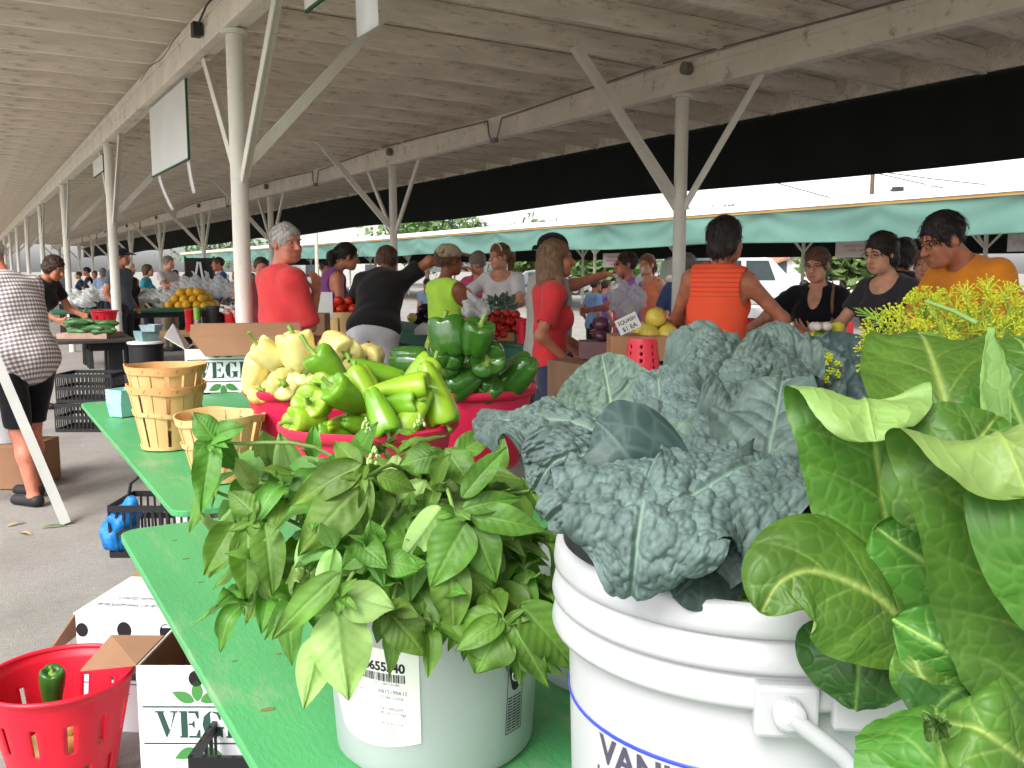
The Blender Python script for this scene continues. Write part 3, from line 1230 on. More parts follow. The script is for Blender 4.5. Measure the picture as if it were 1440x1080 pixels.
# ------------------------------------------------------------------ shed across the lane
OX, OX2, OX3, OXE = 17.2, 19.1, 22.8, 24.7
shed2 = thing('market_shed', (21, 20, 0), 'second market shed across the lane with teal canvas valance and white roof', 'shed')
m = MB()
m.add([(OX - .15, -15, 3.06), (21, -15, 3.47), (21, 90, 3.47), (OX - .15, 90, 3.06), (OXE + .15, -15, 3.06), (OXE + .15, 90, 3.06)], [(0, 1, 2, 3), (1, 4, 5, 2)])
m.add([(OX - .15, -15, 3.02), (21, -15, 3.43), (21, 90, 3.43), (OX - .15, 90, 3.02), (OXE + .15, -15, 3.02), (OXE + .15, 90, 3.02)], [(3, 2, 1, 0), (2, 5, 4, 1)])
m.add([(OX - .15, -15, 3.02), (OX - .15, 90, 3.02), (OX - .15, 90, 3.06), (OX - .15, -15, 3.06)], [(0, 1, 2, 3)])
m.build('roof', WHITE_METAL, shed2)
m = MB()
m.bb(OX - .05, -15, 2.87, OX - .01, 90, 2.93)
m.build('timber_strip', PINE, shed2)
m = MB()
m.bb(OX - .14, -15, 2.932, OX + .02, 90, 3.018)
m.build('eave_board', WHITE_METAL, shed2)
curtain('canvas_valance', OX - .02, -14, 90, 2.12, 2.86, TEAL, shed2, ny=900, nz=24, amp=.10, seed=5, sag=.06, swag=.032)
curtain('awning_curtain', OXE, -14, 90, 1.92, 3.0, BACKLIT_TARP, shed2, amp=.02, seed=6)
for k in range(-2, 13):
    for X, inn in ((OX2, 1), (OX3, -1)):
        m = MB()
        m.lathe([(.055, 0), (.055, 2.85)], (X, 6.1 * k + 2.5, 0), 12)
        p = m.build('post', POST_P, shed2, smooth=40)
        for dx, dy in ((0, -1), (0, 1), (inn, 0)):
            br = MB()
            br.beam((X, 6.1 * k + 2.5, 2.0), (X + dx, 6.1 * k + 2.5 + dy, 2.95), .06, .04)
            br.build('brace', POST_P, p)
m = MB()
for X in (OX2, OX3):
    m.bb(X - .07, -14, 2.85, X + .07, 90, 3.02)
m.build('beam', OLDPAINT, shed2)
m = MB()
v1 = at(985, 296, 20)
for px, w, hh_ in ((978, .16, .05), (988, .2, .1)):
    c = at(px, 297, 20.0)
    m.box((20.2, c.y, 3.42 + hh_ / 2), (w, w, hh_))
m.build('roof_vent', DARKMETAL, shed2)
m = MB()
c = at(1076, 287, 20)
m.box((20.5, c.y, 3.47), (.14, .22, .16))
m.build('roof_vent', M('vent_grey', (150, 150, 152)), shed2)

# notices hanging in the far shed


def notice(px, py, d, w, h, label, lines, colr):
    c = at(px, py, d)
    t = thing('notice_board', c, label, 'sign')
    m = MB()
    fx = Vector((.35, -.94, 0)).normalized()
    m.prism([(-w / 2, -h / 2), (w / 2, -h / 2), (w / 2, h / 2), (-w / 2, h / 2)], c, fx, UP, .02)
    m.build('panel', M('notice_white', (176, 168, 166), var=.05), t)
    m = MB()
    nrm = fx.cross(UP)
    nrm = -nrm if nrm.dot(CAMP - c) < 0 else nrm
    for i, s_ in enumerate(lines):
        put_text(m, s_, h * .23, lambda a, b, i=i: c + fx * a + UP * (h * .22 - i * h * .27 - h * .06 + b) + nrm * .024, .0, 'c')
    m.build('lettering', M(colr, (150, 40, 50)), t)
    return t


notice(868, 366, 30.5, 1.1, .46, 'white notice with red lettering under the teal valance left of the round post', ['PLEASE NO PETS', 'IN MARKET AREA', 'THANK YOU'], 'red_ink')
notice(1205, 351, 22.8, 1.05, .38, 'white notice with red lettering above the dark bob haired woman', ['MARKET HOURS', 'TUES - SAT'], 'red_ink')
m = MB()
c = at(1436, 341, 18.8)
m.box(c, (.05, .55, .36))
tag(m.build('notice_board', M('notice_grey', (165, 160, 160))), 'grey notice board at the right edge under the teal valance', 'sign')

# ------------------------------------------------------------------ far background
LEAFG = leaf_mat('tree_leaf', (74, 104, 48), (104, 128, 76), (90, 112, 60), rough=.6, trans=.3, bump=0)
BARK = M('bark', (92, 76, 62), rough=.9, bump=.6, bs=30)


def tree(x, y, h, r, label, seed, n=2600, leaf=.22, low=.3):
    rng = random.Random(seed)
    t = thing('tree', (x, y, 0), label, 'tree', 'trees beyond the sheds')
    m = MB()
    m.tube([(x, y, 0), (x + .1, y, h * .35), (x, y + .1, h * .75)], [.22, .16, .04], 8)
    cl = []
    for k in range(15):
        a, e = rng.uniform(0, 2 * pi), rng.uniform(-.3, 1)
        c = Vector((x + math.cos(a) * r * .62 * rng.uniform(.3, 1), y + math.sin(a) * r * .62 * rng.uniform(.3, 1), h * (low + (1 - low) * (.35 + .5 * rng.random()))))
        cl.append((c, r * rng.uniform(.3, .52)))
        m.tube([(x, y, h * .4), (c + Vector((x, y, h * .4))) / 2 + Vector((0, 0, -.2)), c], [.09, .05, .02], 5)
    m.build('trunk', BARK, t)
    V, F = [], []
    for i in range(n):
        c, rr = rng.choice(cl)
        v = Vector((rng.gauss(0, 1), rng.gauss(0, 1), rng.gauss(0, 1))).normalized() * rr * rng.uniform(.45, 1.12)
        p = c + v
        a = Vector((rng.gauss(0, 1), rng.gauss(0, 1), rng.gauss(0, 1))).normalized()
        b = a.orthogonal().normalized()
        s_ = leaf * rng.uniform(.6, 1.4)
        k = len(V)
        V += [p - a * s_, p + b * s_ * .5, p + a * s_, p - b * s_ * .5]
        F.append((k, k + 1, k + 2, k + 3))
    np_mesh('crown', V, F, LEAFG, t, {'vein': np.random.RandomState(seed).rand(len(V)) * .4})


def far(px, d):
    p = at(px, 380, d)
    return p.x, p.y


for i, (px, d, h, r, lb) in enumerate((
        (600, 78, 6.4, 5.6, 'broad green tree above the teal shed left of the white sky'), (665, 76, 5.2, 1.7, 'small low tree top showing just above the shed roof'),
        (440, 95, 7.4, 6, 'green tree rising behind the head of the man in red'), (1185, 44, 3.1, 3.6, 'rounded leafy tree behind the woman in black'),
        (1010, 70, 4.6, 5, 'dark leafy tree beyond the white house'), (745, 62, 3.4, 4.5, 'low tree glimpsed under the teal valance behind the woman in white'),
        (310, 135, 9.5, 9, 'far tree past the end of the left stalls'), (850, 58, 3.0, 4, 'tree glimpsed behind the sunglasses woman'))):
    x, y = far(px, d)
    tree(x, y, h, r, lb, 11 + i, 2600 if d < 100 else 1500, .2 + d * .0012)


def house(px, d, w, dep, wall, rf, label, z0=2.0, z1=3.4, yaw=0.35):
    x, y = far(px, d)
    t = thing('house', (x, y, 0), label, 'house')
    Rr = rz(yaw - R(YAW))
    L = lambda a, b, c: Vector((x, y, 0)) + Rr @ Vector((a, b, c))
    m = MB()
    v = [L(a, b, c) for c in (0, z0) for a, b in ((-w / 2, -dep / 2), (w / 2, -dep / 2), (w / 2, dep / 2), (-w / 2, dep / 2))] + [L(0, -dep / 2, z1 - .1), L(0, dep / 2, z1 - .1)]
    m.add(v, [(0, 1, 5, 4), (1, 2, 6, 5), (2, 3, 7, 6), (3, 0, 4, 7), (4, 5, 8), (6, 7, 9)])
    m.build('wall', wall, t)
    m = MB()
    o = .35
    k = (z1 - z0) / (w / 2)
    for sgn in (-1, 1):
        a = [L(0, -dep / 2 - o, z1), L(sgn * (w / 2 + o), -dep / 2 - o, z0 - o * k), L(sgn * (w / 2 + o), dep / 2 + o, z0 - o * k), L(0, dep / 2 + o, z1)]
        m.add(a + [p + Vector((0, 0, .14)) for p in a], [(0, 1, 2, 3), (7, 6, 5, 4), (0, 4, 5, 1), (1, 5, 6, 2), (2, 6, 7, 3)])
    m.build('roof', rf, t)
    for a in (-w * .25, w * .2):
        m = MB()
        m.prism([(-.5, 0), (.5, 0), (.5, 1.1), (-.5, 1.1)], L(a, -dep / 2 - .03, .9), Rr @ Vector((1, 0, 0)), UP, .02)
        m.build('window', M('house_glass', (70, 78, 88), rough=.2), t)


house(1085, 58, 7.5, 9, M('house_white', (214, 206, 202)), M('brown_shingle', (165, 116, 92), rough=.9, var=.15, vs=3), 'low white house with brown shingled roof behind the van', 1.3, 2.6, .2)
house(492, 92, 12, 14, M('house_grey', (178, 178, 172)), M('pale_shingle', (190, 188, 180), rough=.9), 'pale grey gabled building above the teal shed by the tree', 3.8, 8.2, .1)
# utility pole and wires
t = thing('utility_pole', (*far(1221, 62), 0), 'dark wooden utility pole with sagging wires above the white shed roof', 'pole')
bx, by = far(1221, 62)
m = MB()
m.tube([(bx, by, 0), (bx, by, 10)], [.17, .12], 8)
m.build('shaft', BARK, t, smooth=40)
m = MB()
for (dx1, z1, dx2, z2, sg) in ((-14, 9.6, 0, 5.6, .2), (0, 8.0, 32, 6.6, .8), (0, 7.9, 22, 4.4, .4)):
    pts = [Vector((bx, by, 0)) + RT * (dx1 + (dx2 - dx1) * f) + UP * (z1 + (z2 - z1) * f - sg * 4 * f * (1 - f)) for f in np.linspace(0, 1, 9)]
    m.tube(pts, .034, 5)
m.build('wire', M('wire_grey', (84, 82, 82)), t)
for px, d, z in ((446, 50, 6.3), (528, 52, 6.0)):
    m = MB()
    x, y = far(px, d)
    m.tube([(x, y, 0), (x, y, z)], .10 if px < 500 else .08, 8)
    m.bb(x - .7, y - .05, z - .5, x + .7, y + .05, z - .38)
    tag(m.build('utility_pole', M('pole_tan', (180, 166, 156)), smooth=40), 'thin tan pole beyond the shed roof %s' % ('left of the grey gable' if px < 500 else 'right of the grey gable'), 'pole')


# vehicles beyond the far shed
def van(px, d, L, H, col, label, name='parked_van', van_like=True):
    x, y = far(px, d)
    t = thing(name, (x, y, 0), label, 'van' if van_like else 'car')
    ax, nr = RT, FW
    o = Vector((x, y, 0)) - ax * L / 2 - nr * .9
    W_ = 1.85
    body = M('car_' + name + str(px), col, rough=.25, var=.02, spec=.6)
    P = lambda a, b, c: o + ax * a + nr * c + UP * b
    if van_like:
        prof = [(0.02, .35), (0, .9), (.12, H - .12), (.3, H), (L * .62, H), (L * .7, H - .08), (L * .83, 1.12), (L * .98, .95), (L, .6), (L * .98, .35)]
    else:
        prof = [(0.02, .35), (0, .85), (.25, .95), (L * .17, H - .08), (L * .3, H), (L * .55, H), (L * .72, .98), (L * .98, .85), (L, .6), (L * .98, .35)]
    m = MB()
    m.prism(prof, o, ax, UP, -W_)
    n = m.build('body', body, t, bev=.04)
    sh = lambda a0, a1, b0, b1, s1=0, s2=0: [(a0 + s1, b0), (a1 + s2, b0), (a1, b1), (a0, b1)]
    zs = .95
    top = H - .16
    w3 = [(.3, L * .3), (L * .33, L * .5), (L * .53, L * .68)] if van_like else [(L * .2, L * .36), (L * .38, L * .56)]
    for i, (a0, a1) in enumerate(w3):
        m = MB()
        last = i == len(w3) - 1
        m.prism([(a0, zs + .12), (a1 + (.28 if last else 0), zs + .12), (a1 - .02, top), (a0, top)], o - nr * .004, ax, UP, .012)
        m.build('window', M('car_glass', (60, 72, 74), rough=.08, var=.1, spec=.8), t)
    for a in (L * .2, L * .8):
        m = MB()
        m.lathe([(0, -.1), (.2, -.1), (.31, -.09), (.33, -.04), (.33, .06), (0, .06)], P(a, .33, .05), 20, rotm(-nr))
        w = m.build('wheel', M('tyre', (30, 30, 32), rough=.8), t, smooth=40)
        m = MB()
        m.lathe([(0, .068), (.17, .068), (.2, .062)], P(a, .33, .05), 16, rotm(-nr))
        m.build('rim', M('rim_metal', (170, 172, 176), rough=.3, metal=.7), w)
    m = MB()
    m.box(P(L - .03, .75, .25), (.08, .3, .16), rz(-R(YAW)))
    m.build('headlight', M('lamp_glass', (220, 222, 224), rough=.1), t)


van(1035, 37.5, 6.0, 2.0, (222, 224, 226), 'white van parked past the far shed, seen over the orange shoulder')
van(775, 55, 4.6, 1.5, (120, 124, 130), 'grey car parked far away under the outstretched arm', 'parked_car', False)

# ------------------------------------------------------------------ tables
GREENP = M('green_table_paint', (74, 154, 94), rough=.5, var=.1, vs=5, stain=(132, 160, 120), stain_s=13, stain_t=(.53, .76), bump=.5, bs=120, bdist=.003, stretch=(1, .35, 1))
RAWWOOD = M('raw_wood', (168, 136, 98), rough=.8, var=.2, vs=10, stretch=(1, .2, 1), bump=.3)
TZ = .80


def table(name, x0, x1, y0, y1, z, label, mat, rc=.05, th=.019, group=None, legm=None):
    t = thing(name, ((x0 + x1) / 2, (y0 + y1) / 2, 0), label, 'table', group)
    pts = []
    for cx, cy, a0 in ((x1 - rc, y1 - rc, 0), (x0 + rc, y1 - rc, 90), (x0 + rc, y0 + rc, 180), (x1 - rc, y0 + rc, 270)):
        for k in range(7):
            a = R(a0 + 15 * k)
            pts.append((cx + rc * math.cos(a), cy + rc * math.sin(a)))
    m = MB()
    m.prism(pts, (0, 0, z - th), (1, 0, 0), (0, 1, 0), th)
    m.build('tabletop', mat, t, bev=.003)
    for yy in (y0 + .25, y1 - .25):
        m = MB()
        m.bb(x0 + .3, yy - .02, z - th - .09, x1 - .08, yy + .02, z - th - .001)
        m.build('cross_bar', legm or RAWWOOD, t)
        for sx in (x0 + .5, x1 - .14):
            m = MB()
            m.beam((sx, yy, z - th - .05), (sx, yy - .1, 0), .04, .07, (1, 0, 0))
            m.build('leg', legm or RAWWOOD, t)
            m = MB()
            m.beam((sx, yy + .02, z - th - .05), (sx, yy + .14, 0), .04, .07, (1, 0, 0))
            m.build('leg', legm or RAWWOOD, t)
    return t


table('produce_table', .287, 1.52, -.45, 2.456, TZ, 'green painted plywood table in front carrying the buckets of greens', GREENP)
table('produce_table', .443, 1.45, 2.585, 5.025, TZ - .004, 'green painted table behind the front one, under the splint baskets', GREENP)
# paint worn off the table edge and a few blemishes in the paint
m = MB()
rng = random.Random(4)
for (px, py, s_) in ((378, 998, .012), (262, 786, .008), (282, 819, .006), (300, 862, .005), (245, 760, .006), (392, 920, .006), (330, 930, .005)):
    c = onz(px, py, TZ)
    m.prism([(s_ * math.cos(a) * rng.uniform(.7, 1.2), .55 * s_ * math.sin(a) * rng.uniform(.7, 1.2)) for a in np.linspace(0, 2 * pi, 9)[:-1]], c + UP * .0004, (1, 0, 0), (0, 1, 0), .0008)
tag(m.build('plant_scrap', M('scrap_olive', (110, 110, 60), rough=.8)), 'olive plant scraps lying on the front green table', 'scraps', kind='stuff')

# ------------------------------------------------------------------ leaves


def vor(x, y, size, seed):
    rng = np.random.RandomState(seed)
    J = rng.rand(64, 64, 2)
    x = x / size
    y = y / size
    ix, iy = np.floor(x).astype(int), np.floor(y).astype(int)
    f1 = np.full(x.shape, 9.)
    f2 = np.full(x.shape, 9.)
    for a in (-1, 0, 1):
        for b in (-1, 0, 1):
            j = J[(ix + a) % 64, (iy + b) % 64]
            d = np.hypot(ix + a + j[..., 0] - x, iy + b + j[..., 1] - y)
            f2 = np.where(d < f1, f1, np.minimum(f2, d))
            f1 = np.minimum(f1, d)
    return f1, f2


PROF = {
    'chard': lambda u: (np.sin(pi * np.clip(u, 0, 1) ** .8) ** .55) * (1 - .15 * u),
    'kale': lambda u: (np.sin(pi * (.04 + .96 * u) ** .75) ** .5),
    'basil': lambda u: np.maximum(np.sin(pi * np.clip(u, 0, 1) ** .72), 0) ** .85 * (1 - .3 * u ** 3),
    'blunt': lambda u: np.minimum(1, (u * 3.2 + .15)) ** .6 * np.minimum(1, (1 - u) * 6 + .0) ** .45,
}


def leaf_geo(mid, hw, nh, prof='chard', cup=0., cup1=None, bulge=0., ruf=0., rf=40., rp=2.5, bump=0., bsize=.012, nu=40, nv=24, seed=0,
             lat=.022, lslope=.9, vw=.0016, rib=.0035, vdepth=.0015, net=0., wav=0., edge=0., asym=(1, 1), quilt=0., side=None):
    C = crv(mid, nu)
    u = np.linspace(0, 1, nu)
    T = np.gradient(C, axis=0)
    seg = np.linalg.norm(T, axis=1, keepdims=True)
    s = np.concatenate([[0], np.cumsum(np.linalg.norm(np.diff(C, axis=0), axis=1))])
    T = T / np.maximum(seg, 1e-9)
    if isinstance(nh, list):
        N0 = crv(nh, nu) if len(nh) > 2 else np.array(nh[0]) * (1 - u[:, None]) + np.array(nh[1]) * u[:, None]
    else:
        N0 = np.tile(np.array(nh, float), (nu, 1))
    S = np.cross(T, N0) if side is None else np.tile(np.array(side, float), (nu, 1))
    S = S - T * (S * T).sum(1, keepdims=True)
    S /= np.maximum(np.linalg.norm(S, axis=1, keepdims=True), 1e-9)
    N = np.cross(S, T)
    rng = np.random.RandomState(seed)
    w = hw * PROF[prof](u)
    v = np.linspace(-1, 1, nv * 2 + 1)
    Vv, Uu = np.meshgrid(v, u)
    ss = np.repeat(s[:, None], len(v), 1)
    wa = np.where(Vv < 0, asym[0], asym[1])
    ph = rng.rand(6) * 6.28
    wobble = 1 + edge * (np.sin(ss * rf * .6 + ph[0] + (Vv > 0) * 2) * .6 + np.sin(ss * rf * 1.7 + ph[1] + (Vv > 0)) * .4) * np.abs(Vv) ** 2
    a = Vv * w[:, None] * wa * wobble
    c1 = cup if cup1 is None else cup1
    kap = ((cup * (1 - Uu) + c1 * Uu) / hw)
    kap = np.where(np.abs(kap) < 1e-3, 1e-3, kap)
    th = np.clip(kap * a, -3.6, 3.6)
    la = np.sin(th) / kap
    up = (1 - np.cos(th)) / kap
    aa = np.abs(a)
    side = (Vv > 0) * 1.0
    up = up + bulge * hw * np.sin(np.clip(np.abs(Vv), 0, 1) * pi) * PROF[prof](u)[:, None]
    up = up + ruf * np.abs(Vv) ** rp * (np.sin(ss * rf + ph[2] + side * 2.1 + 1.2 * np.sin(ss * rf * .37 + ph[3])) + .5 * np.sin(ss * rf * 2.3 + ph[4] + side)) * np.minimum(1, PROF[prof](u)[:, None] * 1.5)
    if wav:
        up = up + wav * np.sin(ss * 22 + ph[5] + Vv * 2) * np.cos(Vv * 2 + ph[0])
    # veins
    L = s[-1]
    q = (ss - lslope * aa * (1 - .25 * np.abs(Vv))) / lat + side * .5 + .18 * np.sin(ss * 60 + ph[1])
    dist = np.abs(q - np.round(q)) * lat
    ribw = rib * (1 - .75 * Uu)
    vein = np.exp(-(dist / vw) ** 2) * np.clip(1.15 - np.abs(Vv), 0, 1) * .42
    vein = np.where(q < -.2, 0, vein)
    vm = np.exp(-(aa / np.maximum(ribw, 1e-4)) ** 2)
    vein = np.maximum(vein, vm)
    d = -vdepth * np.maximum(vein, 0)
    if quilt:
        d = d + quilt * (1 - np.exp(-(dist / (lat * .25)) ** 2)) * np.minimum(1, aa / (hw * .1))
    if net:
        f1, f2 = vor(ss + .3 + a * .2, a + .3, bsize, seed + 5)
        e = np.exp(-((f2 - f1) * 5) ** 2)
        vein = np.maximum(vein, e * net)
        d = d - vdepth * e * .5
    if bump:
        wx = ss + .006 * np.sin(a * 70 + ph[2]) + .5
        wy = a + .006 * np.sin(ss * 60 + ph[3]) + .5
        f1, f2 = vor(wx, wy, bsize, seed + 1)
        g1, g2 = vor(wx, wy, bsize * .45, seed + 2)
        h1, h2 = vor(wx, wy, bsize * 2.2, seed + 3)
        dome = np.sqrt(np.maximum(0, 1 - (f1 / .8) ** 2))
        dome2 = np.sqrt(np.maximum(0, 1 - (g1 / .8) ** 2))
        dome3 = np.sqrt(np.maximum(0, 1 - (h1 / .85) ** 2))
        mk = np.clip(aa / (rib * 1.2), .25, 1)
        d = d + bump * (dome * .62 + dome2 * .3 + dome3 * .65 - .85) * mk
        vein = np.maximum(vein * .9, .12 * np.exp(-((f2 - f1) * 7) ** 2))
    P = C[:, None, :] + S[:, None, :] * la[..., None] + N[:, None, :] * (up + d)[..., None]
    n1, n2 = P.shape[:2]
    i = np.arange(n1 * n2).reshape(n1, n2)
    F = np.stack([i[:-1, :-1], i[:-1, 1:], i[1:, 1:], i[1:, :-1]], -1).reshape(-1, 4)
    # front face must look along +N
    return P.reshape(-1, 3), F, np.clip(vein, 0, 1).ravel()


def join_geo(gs):
    vs, fs, at_, n = [], [], [], 0
    for v, f, a in gs:
        vs.append(v)
        fs.append(f + n)
        at_.append(a)
        n += len(v)
    return np.concatenate(vs), np.concatenate(fs), np.concatenate(at_)


def put_leaf(name, geo, mat, parent, label=None):
    o = np_mesh(name, geo[0], geo[1], mat, parent, {'vein': geo[2]})
    if label:
        o['label'] = label
    return o


TOCAM = lambda p: (CAMP - Vector(p)).normalized()
KALE = leaf_mat('kale_leaf', (78, 95, 91), (64, 82, 77), (114, 136, 122), rough=.6, trans=.06, var=.3, vs=55, bump=.35, bs=220, spec=.3, bd=.0012)
KALE2 = leaf_mat('kale_leaf_young', (82, 104, 92), (68, 88, 80), (132, 150, 128), rough=.6, trans=.08, var=.2, vs=50, bump=.3, bs=220, spec=.3, bd=.0012)
CHARD = leaf_mat('chard_leaf', (66, 108, 36), (124, 154, 84), (140, 168, 88), rough=.47, trans=.18, var=.25, vs=22, bump=.25, bs=130, spec=.32, bd=.001)
CHARDP = leaf_mat('chard_leaf_pale', (128, 164, 82), (84, 128, 50), (190, 206, 140), rough=.45, trans=.22, var=.14, vs=22, bump=.2, bs=130, spec=.4, bd=.001)
BASIL = leaf_mat('basil_leaf', (84, 124, 46), (132, 164, 92), (108, 146, 68), rough=.5, trans=.22, var=.34, vs=18, bump=.25, bs=160, spec=.3, bd=.001)
STEM = M('green_stem', (128, 160, 84), rough=.5, var=.15, vs=30, trans=.1)

# ------------------------------------------------------------------ the white pail of kale
KB = onz(1052, 790, 1.21)
KB.z = 0
PLASTICW = M('white_pail_plastic', (180, 182, 184), rough=.32, var=.02, vs=3, spec=.5, trans=.08, stain=(206, 206, 204), stain_s=6, stain_t=(.62, .8))
pail = thing('pail', KB + UP * TZ, 'white plastic pail with ridged rim and blue line, filled with curly kale', 'bucket')
m = MB()
z0 = TZ
prof = [(0, .003), (.128, .003), (.136, .012), (.1462, .30), (.1475, .355)]
for zc in (.3565, .3815):
    prof += [(.1575, zc + .0005), (.1612, zc + .002), (.1625, zc + .006), (.1605, zc + .015), (.154, zc + .0225), (.1525, zc + .0248)]
prof += [(.1575, .4065), (.1605, .409), (.161, .414), (.1595, .426), (.157, .4295), (.1535, .43), (.150, .425), (.149, .38), (.140, .05), (0, .04)]
m.lathe([(r, z + z0) for r, z in prof], KB, 72)
m.build('body', PLASTICW, pail, smooth=50)
CK = math.atan2(-KB.y, -KB.x)    # side facing the viewer


def on_pail(c, r, base_ang, z):
    """maps a flat (x, y) to the wall of a round vessel"""
    def f(x, y):
        rr = r(z + y) if callable(r) else r
        a = base_ang + x / rr
        return Vector((c.x + math.cos(a) * rr, c.y + math.sin(a) * rr, z + y))
    return f


rk = lambda z: .1360 + (z - TZ - .012) / .288 * .0102 + .0013
m = MB()
zl = TZ + .302
m.lathe([(rk(zl), zl - .0016), (rk(zl) + .0006, zl - .001), (rk(zl) + .0006, zl + .001), (rk(zl), zl + .0016)], KB, 72)
m.build('printed_line', M('blue_ink', (48, 66, 190), rough=.4), pail, smooth=50)
for tx_, sz_, a_, z_, bo_, sx_ in (('VANILLA', .030, -.80, .277, .0008, 1), ('LIGHT ICING', .024, -.84, .254, 0, .9), ('Net Wt. 28 lb', .014, -.80, .23, 0, 1)):
    m = MB()
    put_text(m, tx_, sz_, on_pail(KB, rk, CK + a_, TZ + z_), bo_, sx=sx_)
    m.build('lettering', M('print_grey', (70, 66, 84), rough=.5), pail)
# ear with the bail handle
ea = CK + .17
er, et = Vector((math.cos(ea), math.sin(ea), 0)), Vector((-math.sin(ea), math.cos(ea), 0))
m = MB()
m.box(KB + er * .157 + UP * (TZ + .360), (.018, .042, .036), rz(ea))
m.box(KB + er * .158 + et * .055 + UP * (TZ + .360), (.010, .05, .026), rz(ea))
m.lathe([(0, 0), (.011, 0), (.011, .012), (0, .014)], KB + er * .165 + UP * (TZ + .362), 20, rotm(er))
m.build('ear', PLASTICW, pail, bev=.003)
m = MB()
pts = []
for k in range(16):
    f = k / 15
    a = ea + f * pi * .9
    pts.append(KB + Vector((math.cos(a), math.sin(a), 0)) * (.174 + .012 * math.sin(f * pi)) + UP * (TZ + .362 - .26 * math.sin(f * pi) ** 1.5))
m.tube(pts, .0060, 12)
m.build('handle', PLASTICW, pail, smooth=60)
m = MB()
rng = random.Random(2)
for (dx, z) in ((.18, .235), (.19, .228), (.22, .19), (.21, .186), (.1, .268), (-.1, .29), (.235, .192)):
    p = on_pail(KB, lambda z_: rk(z_) + .0002, CK + dx * 2.4 - .05, TZ + z)
    m.prism([(.0022 * math.cos(a) * rng.uniform(.5, 1.3), .002 * math.sin(a) * rng.uniform(.5, 1.3)) for a in np.linspace(0, 2 * pi, 8)[:-1]], p(0, 0), Vector((-math.sin(CK + dx * 2.4), math.cos(CK + dx * 2.4), 0)), UP, .0006)
m.build('specks', M('speck', (40, 30, 40)), pail)

# kale
kale = thing('kale_bunch', KB + UP * (TZ + .06), 'blue green curly kale leaves bunched in the white pail', 'kale')
kroot = KB + UP * (TZ + .10)


def kleaf(pts, hw, nh, cup=0, cup1=None, mat=None, bump=.0105, bsize=.0095, nu=165, nv=76, seed=0, ruf=.013, rf=60, edge=.16, prof='kale', rib=.0032, bulge=0, net=0, lat=.03, asym=(1, 1), vdepth=.001, label=None, **k):
    g = leaf_geo(pts, hw, nh, prof, cup, cup1, bulge, ruf, rf, 2.2, bump, bsize, nu, nv, seed, lat=lat, lslope=.8, vw=.0016, rib=rib, vdepth=vdepth, net=net, edge=edge, asym=asym, **k)
    o = put_leaf('leaf', g, mat or KALE, kale, label)
    st = MB()
    p0, p1 = Vector(pts[0]), Vector(pts[1])
    return o


A = at
V3 = Vector
# front leaf hanging over the rim
kleaf([A(950, 640, .72), A(915, 672, .645), A(900, 735, .605), A(893, 800, .60), A(888, 838, .615)], .072, [V3((0, 0, 1)), TOCAM(A(900, 735, .6)), TOCAM(A(900, 735, .6))], -.35, -.55, seed=1, bump=.0085, ruf=.012, asym=(1.0, .9), label='broad bumpy leaf folded over the front rim of the pail')
kleaf([A(1125, 640, .74), A(1050, 655, .665), A(985, 690, .63), A(930, 725, .615), A(890, 770, .62)], .058, [V3((0, 0, 1)), V3((0, 0, .8)) + TOCAM(A(985, 700, .63)), TOCAM(A(950, 720, .6))], -.5, -.7, seed=2, bump=.0085, ruf=.012)
kleaf([A(930, 668, .74), A(850, 690, .66), A(795, 715, .65), A(770, 735, .66)], .046, [V3((0, 0, 1)), V3((0, 0, .7)) + TOCAM(A(850, 690, .66)), TOCAM(A(800, 715, .65))], -.6, -.8, seed=3, ruf=.012)
# leaf reaching left, rolled and frilly
kleaf([A(900, 640, .80), A(820, 600, .82), A(745, 588, .84), A(690, 597, .86), A(668, 612, .87)], .052, [V3((0, 0, 1)) + .3 * TOCAM(A(800, 600, .8)), V3((0, 0, 1)) + .8 * TOCAM(A(800, 600, .8))], -.9, -1.3, seed=4, ruf=.014, edge=.16)
kleaf([A(890, 650, .78), A(830, 640, .77), A(780, 650, .77), A(752, 690, .78)], .045, [V3((0, 0, 1)) + TOCAM(A(800, 600, .8)), TOCAM(A(800, 600, .8))], -1.0, -1.3, seed=5, ruf=.014, edge=.16)
# smooth underside leaf in the middle, colour darkened further in place of shade
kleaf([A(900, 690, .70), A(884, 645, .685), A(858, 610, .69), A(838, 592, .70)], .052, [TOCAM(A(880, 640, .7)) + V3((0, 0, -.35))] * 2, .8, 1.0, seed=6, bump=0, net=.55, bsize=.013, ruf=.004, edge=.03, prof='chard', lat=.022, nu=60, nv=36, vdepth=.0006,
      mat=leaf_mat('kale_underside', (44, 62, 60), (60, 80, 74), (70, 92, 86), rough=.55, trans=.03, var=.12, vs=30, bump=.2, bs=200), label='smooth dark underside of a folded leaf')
# pale upright leaf with the white rib
kleaf([A(872, 640, .92), A(862, 590, .95), A(855, 545, .97), A(846, 498, .985)], .062, [TOCAM(A(860, 550, .95))] * 2, .25, .3, seed=7, mat=KALE2, bump=.0055, bsize=.013, ruf=.006, rf=60, rib=.003, edge=.06, lat=.026, label='pale upright leaf with a white midrib')
kleaf([A(905, 650, .93), A(910, 600, .97), A(918, 560, .99), A(928, 525, 1.0)], .045, [TOCAM(A(915, 570, .95))] * 2, .4, .5, seed=8, mat=KALE2, bump=.004, ruf=.01)
